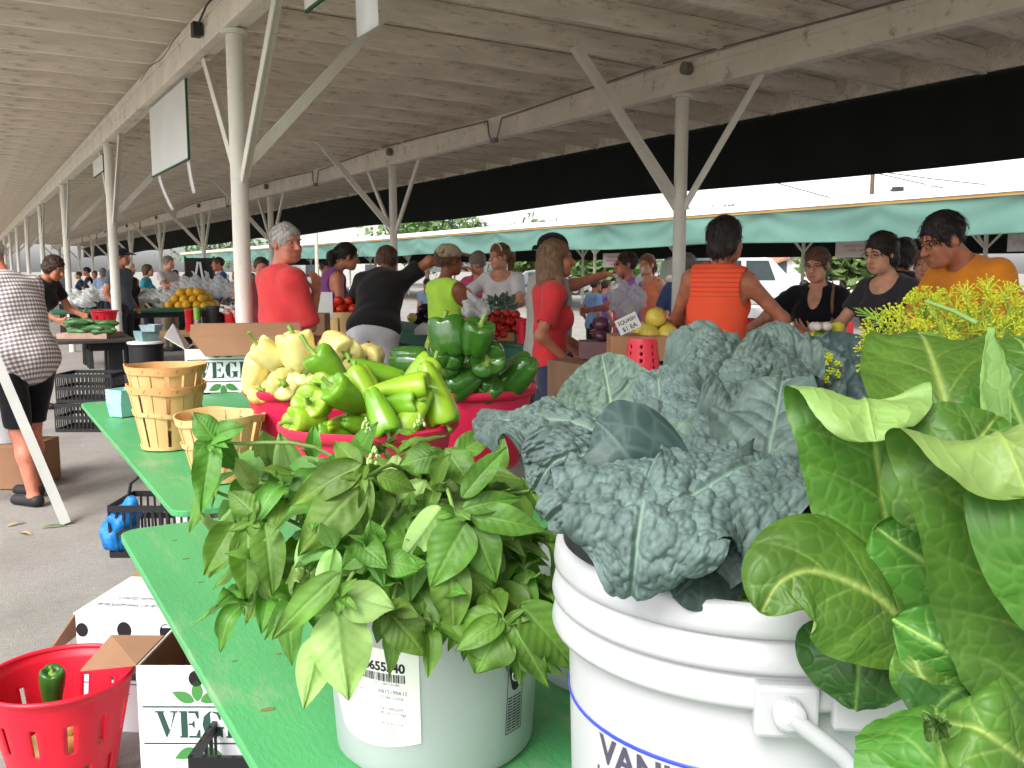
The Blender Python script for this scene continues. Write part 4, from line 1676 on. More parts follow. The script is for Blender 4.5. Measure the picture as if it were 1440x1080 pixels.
# tall centre leaf, two bulging halves
kleaf([A(1000, 680, .80), A(1000, 610, .80), A(1010, 560, .83), A(1030, 505, .87), A(1045, 482, .92), A(1055, 500, 1.0)], .07, [TOCAM(A(1010, 550, .8))] * 3 + [TOCAM(A(1010, 550, .8)) + V3((0, 0, 1.5)), V3((0, 0, 1)), V3(FW)], -.5, -.4, seed=9, bump=.0105, bsize=.0105, bulge=.22, ruf=.018, edge=.24, nu=210, nv=90, prof='blunt', label='tallest crinkled leaf arching over the middle')
kleaf([A(960, 690, .76), A(945, 630, .775), A(930, 570, .81), A(925, 520, .85)], .05, [TOCAM(A(940, 600, .8)) + .4 * V3((-1, 0, 0))] * 2, -.4, -.8, seed=10, bump=.008)
kleaf([A(1060, 690, .74), A(1062, 620, .745), A(1070, 555, .78), A(1088, 520, .83), A(1104, 492, .86)], .05, [TOCAM(A(1060, 600, .8))] * 2, -.5, -.6, seed=11, bump=.0095, ruf=.018, edge=.24)
kleaf([A(950, 680, .71), A(945, 640, .715), A(940, 610, .73), A(934, 592, .74)], .034, [TOCAM(A(945, 640, .7))] * 2, .2, .2, seed=12, mat=KALE2, bump=.004, bsize=.01, nu=60, nv=32)
# right hand leaves
kleaf([A(1075, 690, .72), A(1082, 630, .71), A(1092, 580, .735), A(1100, 535, .76)], .048, [TOCAM(A(1090, 600, .7)) + V3((-.2, 0, 0))] * 2, .3, .55, seed=13, mat=KALE, bump=.0035, bsize=.014, ruf=.014, lat=.02, quilt=.002, label='smoother leaf turned to show its ribs beside the chard')
kleaf([A(1150, 600, .95), A(1170, 560, .98), A(1205, 515, 1.0), A(1225, 475, 1.02)], .07, [TOCAM(A(1200, 520, 1))] * 2, .5, .5, seed=14, bump=-.007, bsize=.02, ruf=.006, nu=90, nv=44,
      mat=leaf_mat('kale_dark', (58, 76, 78), (80, 100, 98), (80, 102, 100), rough=.5, trans=.12, var=.2, vs=40, bump=.3, bs=200), label='dark quilted leaf at the back near the dill')
kleaf([A(1110, 620, .9), A(1120, 570, .93), A(1135, 525, .96), A(1150, 490, .98)], .055, [TOCAM(A(1130, 550, .9))] * 2, -.3, -.5, seed=15)
kleaf([A(1095, 620, .95), A(1110, 560, 1.0), A(1125, 520, 1.03), A(1128, 490, 1.05)], .045, [TOCAM(A(1130, 550, .9))] * 2, .3, .5, seed=16)
kleaf([A(1105, 680, .73), A(1060, 720, .66), A(1020, 770, .64), A(990, 825, .645)], .042, [TOCAM(A(1040, 760, .65))] * 2, .3, .4, seed=17, bump=.004, mat=KALE, lat=.018, quilt=.002)
kleaf([A(1130, 660, .72), A(1110, 700, .68), A(1085, 750, .66), A(1062, 815, .66)], .045, [TOCAM(A(1090, 760, .65))] * 2, .5, .3, seed=18, bump=.004, bsize=.016, mat=MATS['kale_dark'], lat=.02, quilt=.003)
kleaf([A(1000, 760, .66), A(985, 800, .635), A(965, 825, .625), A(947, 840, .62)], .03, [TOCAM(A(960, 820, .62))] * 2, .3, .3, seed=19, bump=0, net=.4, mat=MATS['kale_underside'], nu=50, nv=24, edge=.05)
for i, (px, py, d, tx, ty, td, hw) in enumerate(((960, 700, .78, 900, 640, .82, .05), (1040, 700, .8, 1060, 600, .84, .06), (1000, 700, .85, 960, 600, .92, .06), (1080, 700, .82, 1130, 620, .84, .05), (940, 720, .72, 850, 700, .72, .045),
                                                 (1060, 730, .75, 1120, 720, .76, .05), (900, 680, .85, 820, 640, .9, .05))):
    a, b = A(px, py, d), A(tx, ty, td)
    kleaf([a, a.lerp(b, .5) + UP * .02, b], hw, [TOCAM(a) + UP * .5] * 2, random.uniform(-.6, .5), seed=30 + i, mat=MATS['kale_dark'])
# cut stalks inside the pail
m = MB()
rng = random.Random(5)
for k in range(16):
    a = rng.uniform(0, 6.28)
    r0 = rng.uniform(0, .1)
    p0 = KB + V3((math.cos(a) * r0, math.sin(a) * r0, TZ + .06))
    m.tube([p0, p0 + V3((math.cos(a) * .02, math.sin(a) * .02, .2)), p0 + V3((math.cos(a) * .05, math.sin(a) * .05, .36))], [.005, .0045, .003], 8)
m.build('stalks', STEM, kale, smooth=60)

# ------------------------------------------------------------------ chard at the right
CB = V3((.80, .32, 0))
cp = thing('pail', CB + UP * TZ, 'plain white pail mostly hidden under the big green chard leaves', 'bucket')
m = MB()
m.lathe([(r * .93, z * .88 + TZ) for r, z in prof], CB, 48)
m.build('body', PLASTICW, cp, smooth=50)
chard = thing('chard_bunch', CB + UP * (TZ + .04), 'big glossy green chard leaves with pale veins at the right edge', 'chard')


def cleaf(pts, hw, nh, cup=0, cup1=None, mat=None, seed=0, prof='chard', nu=170, nv=80, ruf=.005, rf=38, rib=.003, lat=.032, label=None, vw=.0011, **k):
    k.setdefault('quilt', .0013)
    k.setdefault('vdepth', .0009)
    k.setdefault('edge', .035)
    k.setdefault('wav', .005)
    g = leaf_geo(pts, hw, nh, prof, cup, cup1, 0, ruf, rf, 2.4, 0, .0095, nu, nv, seed, lat=lat, lslope=1.15, vw=vw, rib=rib, net=.09, **k)
    g = (g[0], g[1], g[2])
    return put_leaf('leaf', g, mat or CHARD, chard, label)


tc = TOCAM(A(1250, 700, .5))
# left leaf with its top folded forward
cleaf([A(1275, 900, .60), A(1262, 800, .58), A(1240, 690, .57), A(1222, 590, .565), A(1215, 553, .557), A(1222, 560, .54), A(1228, 592, .527), A(1234, 622, .523)], .044,
      [tc, tc, tc, tc, tc - UP * .6, -UP, -tc - UP * .4, -tc], .15, -.1, seed=1, prof='blunt', nu=210, label='tall leaf with its pale top edge folded forward', asym=(1.05, .85), side=RT)
# large right leaf, strong white midrib, folded top
cleaf([A(1500, 1060, .50), A(1464, 900, .49), A(1432, 800, .485), A(1416, 700, .48), A(1402, 632, .474), A(1400, 610, .462), A(1411, 624, .45), A(1426, 660, .444), A(1438, 700, .442)], .056,
      [tc, tc, tc, tc, tc - UP * .3, -UP, -UP * .8 - tc, -tc, -tc], .25, -.15, seed=2, prof='blunt', nu=230, nv=90, rib=.0052, vw=.0014, label='broad nearest leaf with a thick pale midrib', asym=(.9, 1.1), side=RT + UP * .12)
# low left leaf, rolled edge
cleaf([A(1290, 900, .56), A(1230, 835, .545), A(1150, 800, .535), A(1098, 815, .53), A(1068, 862, .53)], .049, [V3((0, 0, 1)) + tc, V3((0, 0, 1)) + tc, tc], -.6, -.9, seed=3, label='low leaf curling over the rim of the kale pail', rib=.004)
# dark hanging leaf below
cleaf([A(1210, 868, .585), A(1208, 910, .57), A(1206, 955, .565), A(1203, 998, .57)], .036, [tc] * 2, -.15, -.3, seed=4, prof='chard', mat=leaf_mat('chard_dark', (44, 78, 30), (52, 88, 36), (96, 128, 64), rough=.5, trans=.2, var=.2, vs=22, bump=.2, bs=130), label='dark hanging leaf against the white pail', asym=(1.1, 1.1))
# back leaves
cleaf([A(1340, 640, .66), A(1335, 590, .66), A(1320, 530, .68), A(1300, 478, .73), A(1290, 468, .78)], .058, [tc + UP * .3, tc + UP * .5, tc + UP, UP * 2 + tc, UP], .35, .1, seed=5, rib=.0035, label='rounded leaf at the back below the dill')
cleaf([A(1420, 690, .60), A(1400, 620, .60), A(1388, 540, .61), A(1392, 460, .62)], .03, [V3(RT) + .5 * tc, V3(RT) + .4 * tc], .6, .9, seed=6, label='upright leaf seen nearly edge on')
cleaf([A(1470, 700, .6), A(1450, 620, .62), A(1425, 560, .64), A(1410, 510, .66)], .046, [tc, tc + UP], .5, .6, seed=7)
cleaf([A(1480, 640, .66), A(1470, 560, .70), A(1440, 490, .73), A(1420, 470, .76)], .05, [tc + UP] * 2, .2, .3, seed=8)
cleaf([A(1340, 760, .53), A(1345, 690, .53), A(1370, 630, .535), A(1400, 585, .55)], .045, [tc + UP * .2] * 2, .4, .5, seed=9, mat=CHARD)
# bottom right cabbage like leaf
cleaf([A(1330, 1150, .44), A(1328, 1090, .415), A(1320, 1030, .42), A(1315, 990, .45)], .038, [tc + UP] * 2, -.55, -.65, seed=10, prof='blunt', lat=.022, label='rounded leaf lying low in front')
cleaf([A(1480, 1100, .42), A(1420, 1050, .40), A(1370, 1020, .40), A(1320, 1010, .42)], .036, [tc + UP * .6] * 2, -.5, -.7, seed=11, lat=.022)
cleaf([A(1400, 960, .50), A(1340, 920, .495), A(1290, 890, .50), A(1255, 870, .51)], .03, [tc] * 2, -.4, -.6, seed=12)
cleaf([A(1360, 1010, .50), A(1320, 980, .50), A(1290, 940, .50), A(1280, 890, .51)], .024, [tc + V3((-.4, 0, 0))] * 2, -.8, -.9, seed=13)
cleaf([A(1450, 1000, .5), A(1380, 960, .5), A(1330, 980, .49), A(1300, 1020, .48)], .038, [tc + UP * .4] * 2, -.4, -.5, seed=14, mat=MATS['chard_dark'])
cleaf([A(1380, 820, .56), A(1320, 800, .56), A(1270, 770, .56), A(1230, 740, .565)], .045, [tc] * 2, .2, .3, seed=15)
cleaf([A(1360, 880, .58), A(1320, 850, .58), A(1260, 860, .57), A(1220, 880, .57)], .036, [tc + UP * .3] * 2, -.3, -.5, seed=16, mat=MATS['chard_dark'])
cleaf([A(1480, 840, .6), A(1440, 760, .6), A(1400, 690, .6), A(1340, 640, .6)], .055, [tc] * 2, .3, .3, seed=17, mat=MATS['chard_dark'])
cleaf([A(1560, 900, .46), A(1530, 800, .45), A(1500, 700, .45), A(1490, 620, .52)], .05, [tc] * 2, .3, .3, seed=18)
g = []
rng = random.Random(8)
for k in range(9):
    p = A(1318 + rng.uniform(-9, 9), 1026 + rng.uniform(-4, 4), .395)
    g.append(leaf_geo([p - UP * .005, p, p + V3((rng.uniform(-.005, .005), rng.uniform(-.005, .005), .006))], .003, tc, 'kale', .3, nu=14, nv=7, ruf=.003, rf=500, seed=k))
put_leaf('leaf', join_geo(g), MATS['chard_dark'], chard, 'tiny frilled leaf tuft at the heart')
m = MB()
for k in range(12):
    a = rng.uniform(0, 6.28)
    p0 = CB + V3((math.cos(a) * .06, math.sin(a) * .06, TZ + .04))
    q0 = A(rng.uniform(1300, 1470), rng.uniform(740, 900), .58)
    m.tube([p0, p0.lerp(q0, .5) + UP * .05, q0], [.008, .006, .004], 8)
m.build('stalks', M('pale_stalk', (188, 204, 140), rough=.5), chard, smooth=60)

# ------------------------------------------------------------------ dill with yellow heads
DB = V3((1.04, .63, 0))
dill = thing('dill_bunch', DB + UP * TZ, 'feathery dill with yellow green flower heads behind the chard', 'dill')
DILLY = M('dill_yellow', (208, 206, 44), rough=.6, var=.2, vs=60, trans=.2, col2=(170, 190, 46))
DILLG = M('dill_green', (132, 168, 62), rough=.6, var=.15, vs=60, trans=.2)
dv = MB()
dv.lathe([(r * .8, z * .7 + TZ) for r, z in prof], DB, 40)
db = thing('pail', DB + UP * TZ, 'white pail of dill standing behind the chard', 'bucket')
dv.build('body', PLASTICW, db, smooth=50)


def umbel(c, ax, rad, seed):
    rng = random.Random(seed)
    ax = V3(ax).normalized()
    Rm = rotm(ax)
    a, b = MB(), MB()
    n = 15
    for k in range(n):
        th = math.sqrt((k + .5) / n) * 1.05
        ph = k * 2.4
        d = Rm @ V3((math.sin(th) * math.cos(ph), math.sin(th) * math.sin(ph), math.cos(th)))
        L = rad * rng.uniform(.85, 1.1)
        tip = c + d * L
        a.tube([c, c.lerp(tip, .5) + ax * .003, tip], .0007, 3, False)
        for j in range(8):
            t2 = math.sqrt((j + .5) / 8) * 1.0
            p2 = j * 2.4 + k
            e = rotm(d) @ V3((math.sin(t2) * math.cos(p2), math.sin(t2) * math.sin(p2), math.cos(t2)))
            q = tip + e * rad * .26 * rng.uniform(.8, 1.2)
            b.tube([tip, q], .0005, 3, False)
            s_ = .0014 * rng.uniform(.7, 1.3)
            b.ell(q, (s_, s_, s_ * .8), None, 5, 3)
    return a, b


for i, (px, py, d, rad, ax) in enumerate(((1265, 470, .98, .045, (-.3, -.3, 1)), (1300, 440, 1.0, .05, (-.4, -.4, 1)), (1395, 425, .98, .055, (.1, -.5, 1)), (1425, 445, .96, .05, (.2, -.6, .8)), (1345, 465, .97, .05, (-.1, -.7, .8)),
                                          (1250, 455, 1.02, .035, (-.7, -.4, .8)), (1310, 480, .95, .045, (-.2, -.8, .6)), (1440, 420, 1.0, .05, (.4, -.3, 1)), (1170, 472, 1.03, .018, (-.2, -.3, 1)), (1155, 505, .95, .02, (-.5, -.3, .7)),
                                          (1275, 500, .93, .035, (-.5, -.5, .6)), (1375, 455, 1.04, .05, (0, -.3, 1)), (1240, 490, .98, .03, (-.6, -.6, .7)), (1430, 475, .93, .045, (0, -.8, .6)), (1295, 415, 1.03, .03, (-.5, 0, 1)), (1350, 430, 1.05, .045, (0, -.3, 1)))):
    c = A(px, py + 14, d)
    ax = V3(ax)
    c0 = c - ax.normalized() * rad * .6
    a, b = umbel(c0, ax, rad * .95, i)
    st = V3((DB.x, DB.y, TZ + .15))
    a.tube([st, st.lerp(c0, .5) + UP * .04, c0], [.003, .0022, .0016], 6)
    o = a.build('flower_stalk', DILLG, dill)
    b.build('florets', DILLY, o)
rng = random.Random(9)
for (px, py, tx, ty, d) in ((1245, 455, 1215, 440, 1.0), (1260, 480, 1230, 505, .97), (1365, 505, 1310, 440, .95), (1290, 500, 1250, 520, .94), (1180, 520, 1150, 500, .96)):
    m = MB()
    a, b = A(px, py, d), A(tx, ty, d)
    m.tube([a, b], .0008, 3)
    for k in range(12):
        f = k / 12
        p = a.lerp(b, f)
        for s_ in (-1, 1):
            q = p + (b - a).normalized() * .012 + UP * s_ * .012 * (1 - f) + V3((rng.uniform(-.006, .006), rng.uniform(-.006, .006), 0))
            m.tube([p, q], .0004, 3, False)
    m.build('feathery_leaf', DILLG, dill)
m = MB()
m.tube([A(1375, 455, .93), A(1340, 437, .955), A(1303, 424, .98)], [.0026, .0024, .0022], 8)
m.build('flower_stalk', M('dill_stem', (112, 146, 80)), dill, smooth=60)

# ------------------------------------------------------------------ translucent bucket of basil
BB_ = onz(600, 1110, TZ) + FW * .14
BB_.z = 0
m_, nt, b, out = nodes('milky_plastic')
v = coords(nt)
b.inputs['Base Color'].default_value = (*s2l((222, 226, 226)), 1)
b.inputs['Roughness'].default_value = .38
t1 = nt.nodes.new('ShaderNodeBsdfTranslucent')
t1.inputs[0].default_value = (*s2l((220, 226, 228)), 1)
t2 = nt.nodes.new('ShaderNodeBsdfTransparent')
mx = nt.nodes.new('ShaderNodeMixShader')
mx.inputs[0].default_value = .35
mx2 = nt.nodes.new('ShaderNodeMixShader')
mx2.inputs[0].default_value = .26
nt.links.new(b.outputs[0], mx.inputs[1])
nt.links.new(t1.outputs[0], mx.inputs[2])
nt.links.new(mx.outputs[0], mx2.inputs[1])
nt.links.new(t2.outputs[0], mx2.inputs[2])
nt.links.new(mx2.outputs[0], out.inputs[0])
MILKY = m_
basilb = thing('bucket', BB_ + UP * TZ, 'milky see through bucket with paper label and water, holding the basil', 'bucket')
rb_ = lambda z: .137 + (z - TZ) * .055
HB = .285
m = MB()
m.lathe([(0, TZ + .002), (.129, TZ + .002), (.1365, TZ + .010), (rb_(TZ + .19), TZ + .19), (rb_(TZ + .2) - .004, TZ + .198), (.141, TZ + .24), (.144, TZ + .25), (.144, TZ + HB - .01), (.151, TZ + HB - .006), (.151, TZ + HB), (.142, TZ + HB),
         (.140, TZ + .24), (rb_(TZ + .18) - .003, TZ + .18), (.132, TZ + .012), (0, TZ + .008)], BB_, 64)
m.build('body', MILKY, basilb, smooth=40)
m = MB()
m.lathe([(0, TZ + .009), (.131, TZ + .0125), (rb_(TZ + .085) - .0045, TZ + .085), (0, TZ + .085)], BB_, 48)
m.build('water', M('murky_water', (96, 116, 130), rough=.1, var=.03), basilb, smooth=40)
CKb = math.atan2(-BB_.y, -BB_.x)
# paper label
off = lambda e: (lambda z: rb_(z) + e)
m = MB()
n = 24
a0, w_ = -.105, .145
CKb -= .27
fn = on_pail(BB_, off(.0006), CKb, TZ)
rows = np.linspace(.05, .172, 8)
vs, fs = [], []
for j, yy in enumerate(rows):
    for i in range(n + 1):
        xx = -.122 + .142 * i / n
        lo_ = max(0, (.03 - (xx + .122)) / .03)
        y2 = .062 + (yy - .05) * (1 - .0) - .012 * math.sin((xx + .122) / .142 * pi) * (1 - j / 7) + .05 * lo_ ** 2 * (1 - j / 7)
        vs.append(fn(xx, y2))
for j in range(7):
    for i in range(n):
        k = j * (n + 1) + i
        fs.append((k, k + 1, k + n + 2, k + n + 1))
m.add(vs, fs)
m.build('label', M('label_paper', (236, 236, 230), rough=.6, var=.02), basilb, smooth=60)
m = MB()
ft = on_pail(BB_, off(.0011), CKb, TZ)
tx = lambda x0, y0: (lambda x, y: ft(x + x0, y + y0))
put_text(m, '10655540', .0165, tx(-.064, .155), .0006)
rng = random.Random(12)
x = -.060
while x < -.0:
    w1 = rng.choice((.0007, .0012, .0018))
    m.add([ft(x, .141), ft(x + w1, .141), ft(x + w1, .152), ft(x, .152)], [(0, 1, 2, 3)])
    x += w1 + rng.choice((.0007, .001, .0015))
m.build('barcode', M('black_ink', (36, 36, 40), rough=.6), basilb)
m = MB()
for s_, x0, y0, sz in (('QTY 1 BATCH 004', -.042, .1365, .0045), ('AB15199A12', -.036, .125, .0075), ('STORE COOL', -.034, .118, .0055), ('NET WEIGHT', -.034, .103, .0055), ('38 Lbs (17.2 kg)', -.034, .097, .0055),
                       ('KEEP IN A COOL DRY PLACE', -.112, .123, .0042), ('SEE LOT CODE ON LID', -.112, .105, .0042), ('AB15199A12', -.1, .093, .004), ('MADE IN U.S.A.', -.034, .083, .0048), ('5201', -.06, .07, .004)):
    put_text(m, s_, sz, tx(x0, y0), 0)
ring = [ft(-.018 + .004 * math.cos(a), .076 + .004 * math.sin(a)) for a in np.linspace(0, 2 * pi, 17)]
m.tube(ring, .0003, 4, False)
m.build('fine_print', M('grey_ink', (92, 92, 100), rough=.6), basilb)
# warning label at the right
m = MB()
fw_ = on_pail(BB_, off(.0006), CKb + 1.08, TZ)
for (x0, y0, x1_, y1_) in ((-.016, .05, .016, .0515), (-.016, .168, .016, .1695), (-.016, .05, -.0148, .1695), (.0148, .05, .016, .1695)):
    m.add([fw_(x0, y0), fw_(x1_, y0), fw_(x1_, y1_), fw_(x0, y1_)], [(0, 1, 2, 3)])
m.add([fw_(.013 * math.cos(a) * (1 + .2 * math.sin(3 * a)), .132 + .024 * math.sin(a)) for a in np.linspace(0, 2 * pi, 19)[:-1]], [tuple(range(18))])
for k in range(12):
    yy = .055 + k * .004
    for q in range(3):
        xa = -.0135 + q * .0092
        m.add([fw_(xa, yy), fw_(xa + .008, yy), fw_(xa + .008, yy + .0019), fw_(xa, yy + .0019)], [(0, 1, 2, 3)])
m.build('warning_label', MATS['black_ink'], basilb)
m = MB()
fw2 = on_pail(BB_, off(.0009), CKb + 1.08, TZ)
ring = [fw2(.0075 * math.cos(a), .13 + .0085 * math.sin(a)) for a in np.linspace(0, 2 * pi, 17)]
m.tube(ring, .0009, 4, False)
m.add([fw2(-.003, .124), fw2(-.0012, .124), fw2(-.0012, .136), fw2(-.003, .136)], [(0, 1, 2, 3)])
m.add([fw2(.001, .127), fw2(.004, .127), fw2(.004, .129), fw2(.001, .129)], [(0, 1, 2, 3)])
m.build('warning_symbol', MATS['label_paper'], basilb)

basil = thing('basil_bunch', BB_ + UP * (TZ + .1), 'bunch of leafy green basil spilling out of the milky bucket', 'basil')
BRIM = V3((BB_.x, BB_.y, TZ + HB))


def basil_leaf(base, tip, hw, nh, seed, cup=.5, sag=.25, nu=20, nv=9, **k):
    base, tip = V3(base), V3(tip)
    L = (tip - base).length
    nn = V3(nh)
    mid = base.lerp(tip, .5) + nn.normalized() * L * sag * .35
    rng = random.Random(seed)
    k.setdefault('quilt', hw * .05)
    return leaf_geo([base, mid, tip], hw, nh, 'basil', cup, cup * .6, 0, hw * .14, 2.2 / L * 3, 2.2, 0, .01, nu, nv, seed, lat=L * .13, lslope=.95, vw=max(L * .010, .0007), rib=L * .022, vdepth=L * .008, wav=hw * .12, edge=.02, **k)


def sprig(stem, leaves, label=None):
    st = MB()
    n = len(stem)
    C = [V3(p) for p in crv(stem, 14)]
    st.tube(C, list(np.linspace(.0038, .0022, 14)), 7)
    o = st.build('sprig', STEM, basil, smooth=60)
    g = join_geo(leaves)
    put_leaf('leaves', g, BASIL, o)
    if label:
        o['label'] = label
    return o


def hero(node, leafs, sd, label=None):
    nd = A(*node)
    up = BRIM.lerp(nd, .45) + UP * .05
    ls = []
    for i, (bx, by, tx_, ty_, wpx, dd, cup, flip) in enumerate(leafs):
        b_, t_ = A(bx, by, node[2]), A(tx_, ty_, node[2] + dd)
        n_ = TOCAM(b_) * (-1 if flip else 1) + UP * (.25 if not flip else -.25)
        ls.append(basil_leaf(b_, t_, wpx / 2.57 / 1300 * node[2] * .56, n_, sd * 20 + i, cup, nu=28, nv=13))
    for i in range(4):   # young leaves at the tip
        a = random.uniform(0, 6.28)
        t_ = nd + (RT * math.cos(a) + UP * math.sin(a)) * random.uniform(.012, .03) + TOCAM(nd) * random.uniform(.005, .02)
        ls.append(basil_leaf(nd, t_, .006, TOCAM(nd) + UP * .5, sd * 20 + 10 + i, .9, nu=10, nv=5))
    return sprig([BRIM + V3((0, 0, -.1)), up, nd], ls, label)


hero((509, 672, 1.03), [(509, 653, 408, 712, 118, .0, .5, 0), (509, 680, 419, 782, 165, -.01, .35, 0), (517, 673, 513, 749, 60, .0, 1.0, 0), (530, 670, 585, 690, 80, .02, .6, 0), (505, 660, 470, 620, 80, .05, .5, 0)], 1)
hero((640, 722, 1.02), [(622, 712, 561, 792, 115, -.02, .6, 1), (655, 735, 604, 828, 165, -.02, .4, 0), (661, 723, 768, 747, 110, .0, .4, 0), (665, 740, 698, 820, 135, -.01, .4, 0), (649, 700, 713, 628, 85, .02, .8, 0), (650, 715, 735, 700, 80, .02, .7, 0)], 2)
hero((476, 838, .95), [(474, 856, 491, 986, 205, -.03, .3, 1), (452, 892, 427, 998, 130, -.02, .5, 1), (478, 832, 556, 856, 150, -.01, .7, 1), (478, 805, 382, 900, 110, .0, .8, 0), (470, 830, 410, 868, 90, .02, .8, 1)], 3, 'lowest sprig with large pale leaves hanging over the label')
hero((710, 876, 1.0), [(707, 871, 640, 916, 100, -.02, 1.0, 0), (703, 883, 668, 948, 185, -.01, .35, 0), (715, 871, 772, 968, 100, .0, .9, 0), (731, 848, 810, 943, 165, .02, .4, 0), (700, 860, 640, 905, 120, .02, .5, 0)], 4)
hero((297, 622, 1.15), [(297, 622, 282, 722, 100, -.02, .9, 0), (300, 618, 272, 580, 90, .0, .5, 0), (305, 612, 345, 600, 80, .0, .5, 0), (302, 625, 335, 660, 80, .03, .6, 0), (298, 615, 270, 652, 70, .02, .8, 0)], 5, 'sprig stretching out to the left over the table')
hero((352, 735, 1.08), [(330, 735, 286, 810, 105, -.02, .7, 0), (349, 739, 346, 848, 120, -.02, .5, 0), (372, 735, 384, 846, 120, -.02, .7, 0), (360, 725, 320, 690, 90, .02, .5, 0), (365, 730, 345, 880, 80, .0, .9, 1)], 6)
hero((548, 862, .98), [(548, 863, 600, 924, 140, .0, .5, 0), (540, 860, 530, 905, 60, .01, .9, 0), (545, 850, 590, 868, 70, -.01, .8, 0)], 7)
hero((625, 640, 1.12), [(626, 630, 666, 690, 120, -.02, .4, 0), (600, 675, 543, 756, 130, -.03, .5, 1), (615, 640, 560, 655, 110, .0, .5, 0), (640, 640, 690, 610, 90, .03, .5, 0)], 8)
hero((520, 770, .99), [(500, 760, 545, 800, 110, -.02, 1.1, 0), (520, 770, 480, 800, 90, .0, .8, 0), (540, 790, 590, 800, 100, .0, .7, 0), (530, 765, 520, 730, 80, -.01, .9, 0), (545, 800, 600, 790, 90, .01, .6, 0)], 9)
hero((640, 800, 1.02), [(632, 778, 637, 896, 140, -.01, .5, 0), (650, 800, 690, 850, 110, .02, .6, 0), (640, 790, 600, 850, 110, .02, .5, 0)], 10)
# generated sprigs filling the bunch
rng = random.Random(21)
tips = [(330, 665, 1.2), (380, 650, 1.25), (440, 645, 1.26), (500, 640, 1.25), (540, 632, 1.26), (600, 645, 1.26), (655, 655, 1.25), (700, 670, 1.2), (745, 690, 1.15), (770, 760, 1.12), (770, 830, 1.1), (740, 800, 1.08), (690, 760, 1.08), (560, 640, 1.18), (450, 660, 1.15),
        (400, 680, 1.12), (360, 690, 1.12), (320, 760, 1.14), (370, 800, 1.08), (430, 800, 1.04), (450, 740, 1.05), (580, 720, 1.08), (610, 690, 1.1), (700, 700, 1.12), (560, 820, 1.02), (620, 840, 1.04), (670, 840, 1.06), (500, 720, 1.06), (720, 740, 1.1), (480, 655, 1.22), (575, 655, 1.2), (420, 670, 1.18), (340, 850, 1.07), (600, 880, 1.0), (730, 900, 1.05), (420, 850, 1.0), (690, 830, 1.03), (470, 770, 1.02), (590, 770, 1.03), (300, 690, 1.2), (760, 880, 1.1), (540, 690, 1.1), (650, 670, 1.14)]
for si, (px, py, d) in enumerate(tips):
    tip = A(px, py, d)
    base = BRIM + V3((rng.uniform(-.05, .05), rng.uniform(-.05, .05), -.12))
    mid = base.lerp(tip, .5) + UP * rng.uniform(.03, .08)
    C = crv([base, mid, tip], 20)
    ls = []
    k = 0
    for u in (.62, .78, .9, 1.0):
        i = min(19, int(u * 19))
        p = V3(C[i])
        T = V3(C[min(i + 1, 19)] - C[max(i - 1, 0)]).normalized()
        sd = T.cross(UP).normalized() if abs(T.z) < .95 else RT.copy()
        sd = (Matrix.Rotation(k * pi / 2 + rng.uniform(-.5, .5), 3, T) @ sd)
        k += 1
        for s_ in (-1, 1):
            L = rng.uniform(.055, .095) * (1.0 if u < .95 else .75)
            dr = (sd * s_ * .85 + T * .6 + V3((0, 0, -.9 * rng.uniform(.4, 1.3))) + TOCAM(p) * .25).normalized()
            n_ = (UP * .8 + TOCAM(p) * .5 + V3((rng.uniform(-.4, .4), rng.uniform(-.4, .4), 0)))
            if rng.random() < .15:
                n_ = -n_
            ls.append(basil_leaf(p, p + dr * L, L * rng.uniform(.21, .29), n_, si * 30 + k * 2 + (s_ > 0), rng.uniform(.2, 1.3), rng.uniform(.1, .9)))
    for q in range(3):
        a = rng.uniform(0, 6.28)
        ls.append(basil_leaf(tip, tip + V3((math.cos(a) * .02, math.sin(a) * .02, .014)), .006, UP, si * 30 + 20 + q, .9, nu=10, nv=5))
    sprig([base, mid, tip], ls)
# flower buds
for (px, py, d) in ((527, 650, 1.0), (515, 606, 1.2), (590, 600, 1.22)):
    c = A(px, py, d)
    m = MB()
    for k in range(26):
        a, b_ = rng.uniform(0, 6.28), rng.uniform(0, 1)
        m.ell(c + V3((math.cos(a) * .008 * (1 - b_), math.sin(a) * .008 * (1 - b_), b_ * .016)), (.0022, .0022, .0026), None, 6, 4)
    m.build('buds', M('bud_green', (150, 176, 104), rough=.6), basil, smooth=60)

# translucent tub behind, between the two pails
c = onz(862, 985, TZ) + FW * .11
m = MB()
m.lathe([(0, TZ + .002), (.105, TZ + .002), (.112, TZ + .01), (.122, TZ + .19), (.127, TZ + .192), (.127, TZ + .2), (.12, TZ + .2), (.109, TZ + .012), (0, TZ + .008)], (c.x, c.y, 0), 48)
tag(m.build('tub', MILKY, smooth=40), 'small milky tub standing between the basil bucket and the kale pail', 'bucket')

# ------------------------------------------------------------------ peppers in red tubs
REDTUB = M('red_tub_plastic', (206, 34, 74), rough=.4, var=.05, vs=4, spec=.45)


def tub(px, py, zr, rad, h, label, name='tub'):
    c = onz(px, py, zr)
    c.z = 0
    z0 = zr - h
    k = rad / .22
    m = MB()
    p = [(0, z0), (.155 * k, z0), (.163 * k, z0 + .008), (.205 * k, zr - .05), (.207 * k, zr - .032), (.218 * k, zr - .028), (.228 * k, zr - .016), (.229 * k, zr - .006), (.222 * k, zr), (.212 * k, zr - .004), (.205 * k, zr - .03), (.16 * k, z0 + .012), (0, z0 + .01)]
    m.lathe(p, c, 64)
    o = m.build(name, REDTUB, smooth=50)
    tag(o, label, 'tub')
    return c


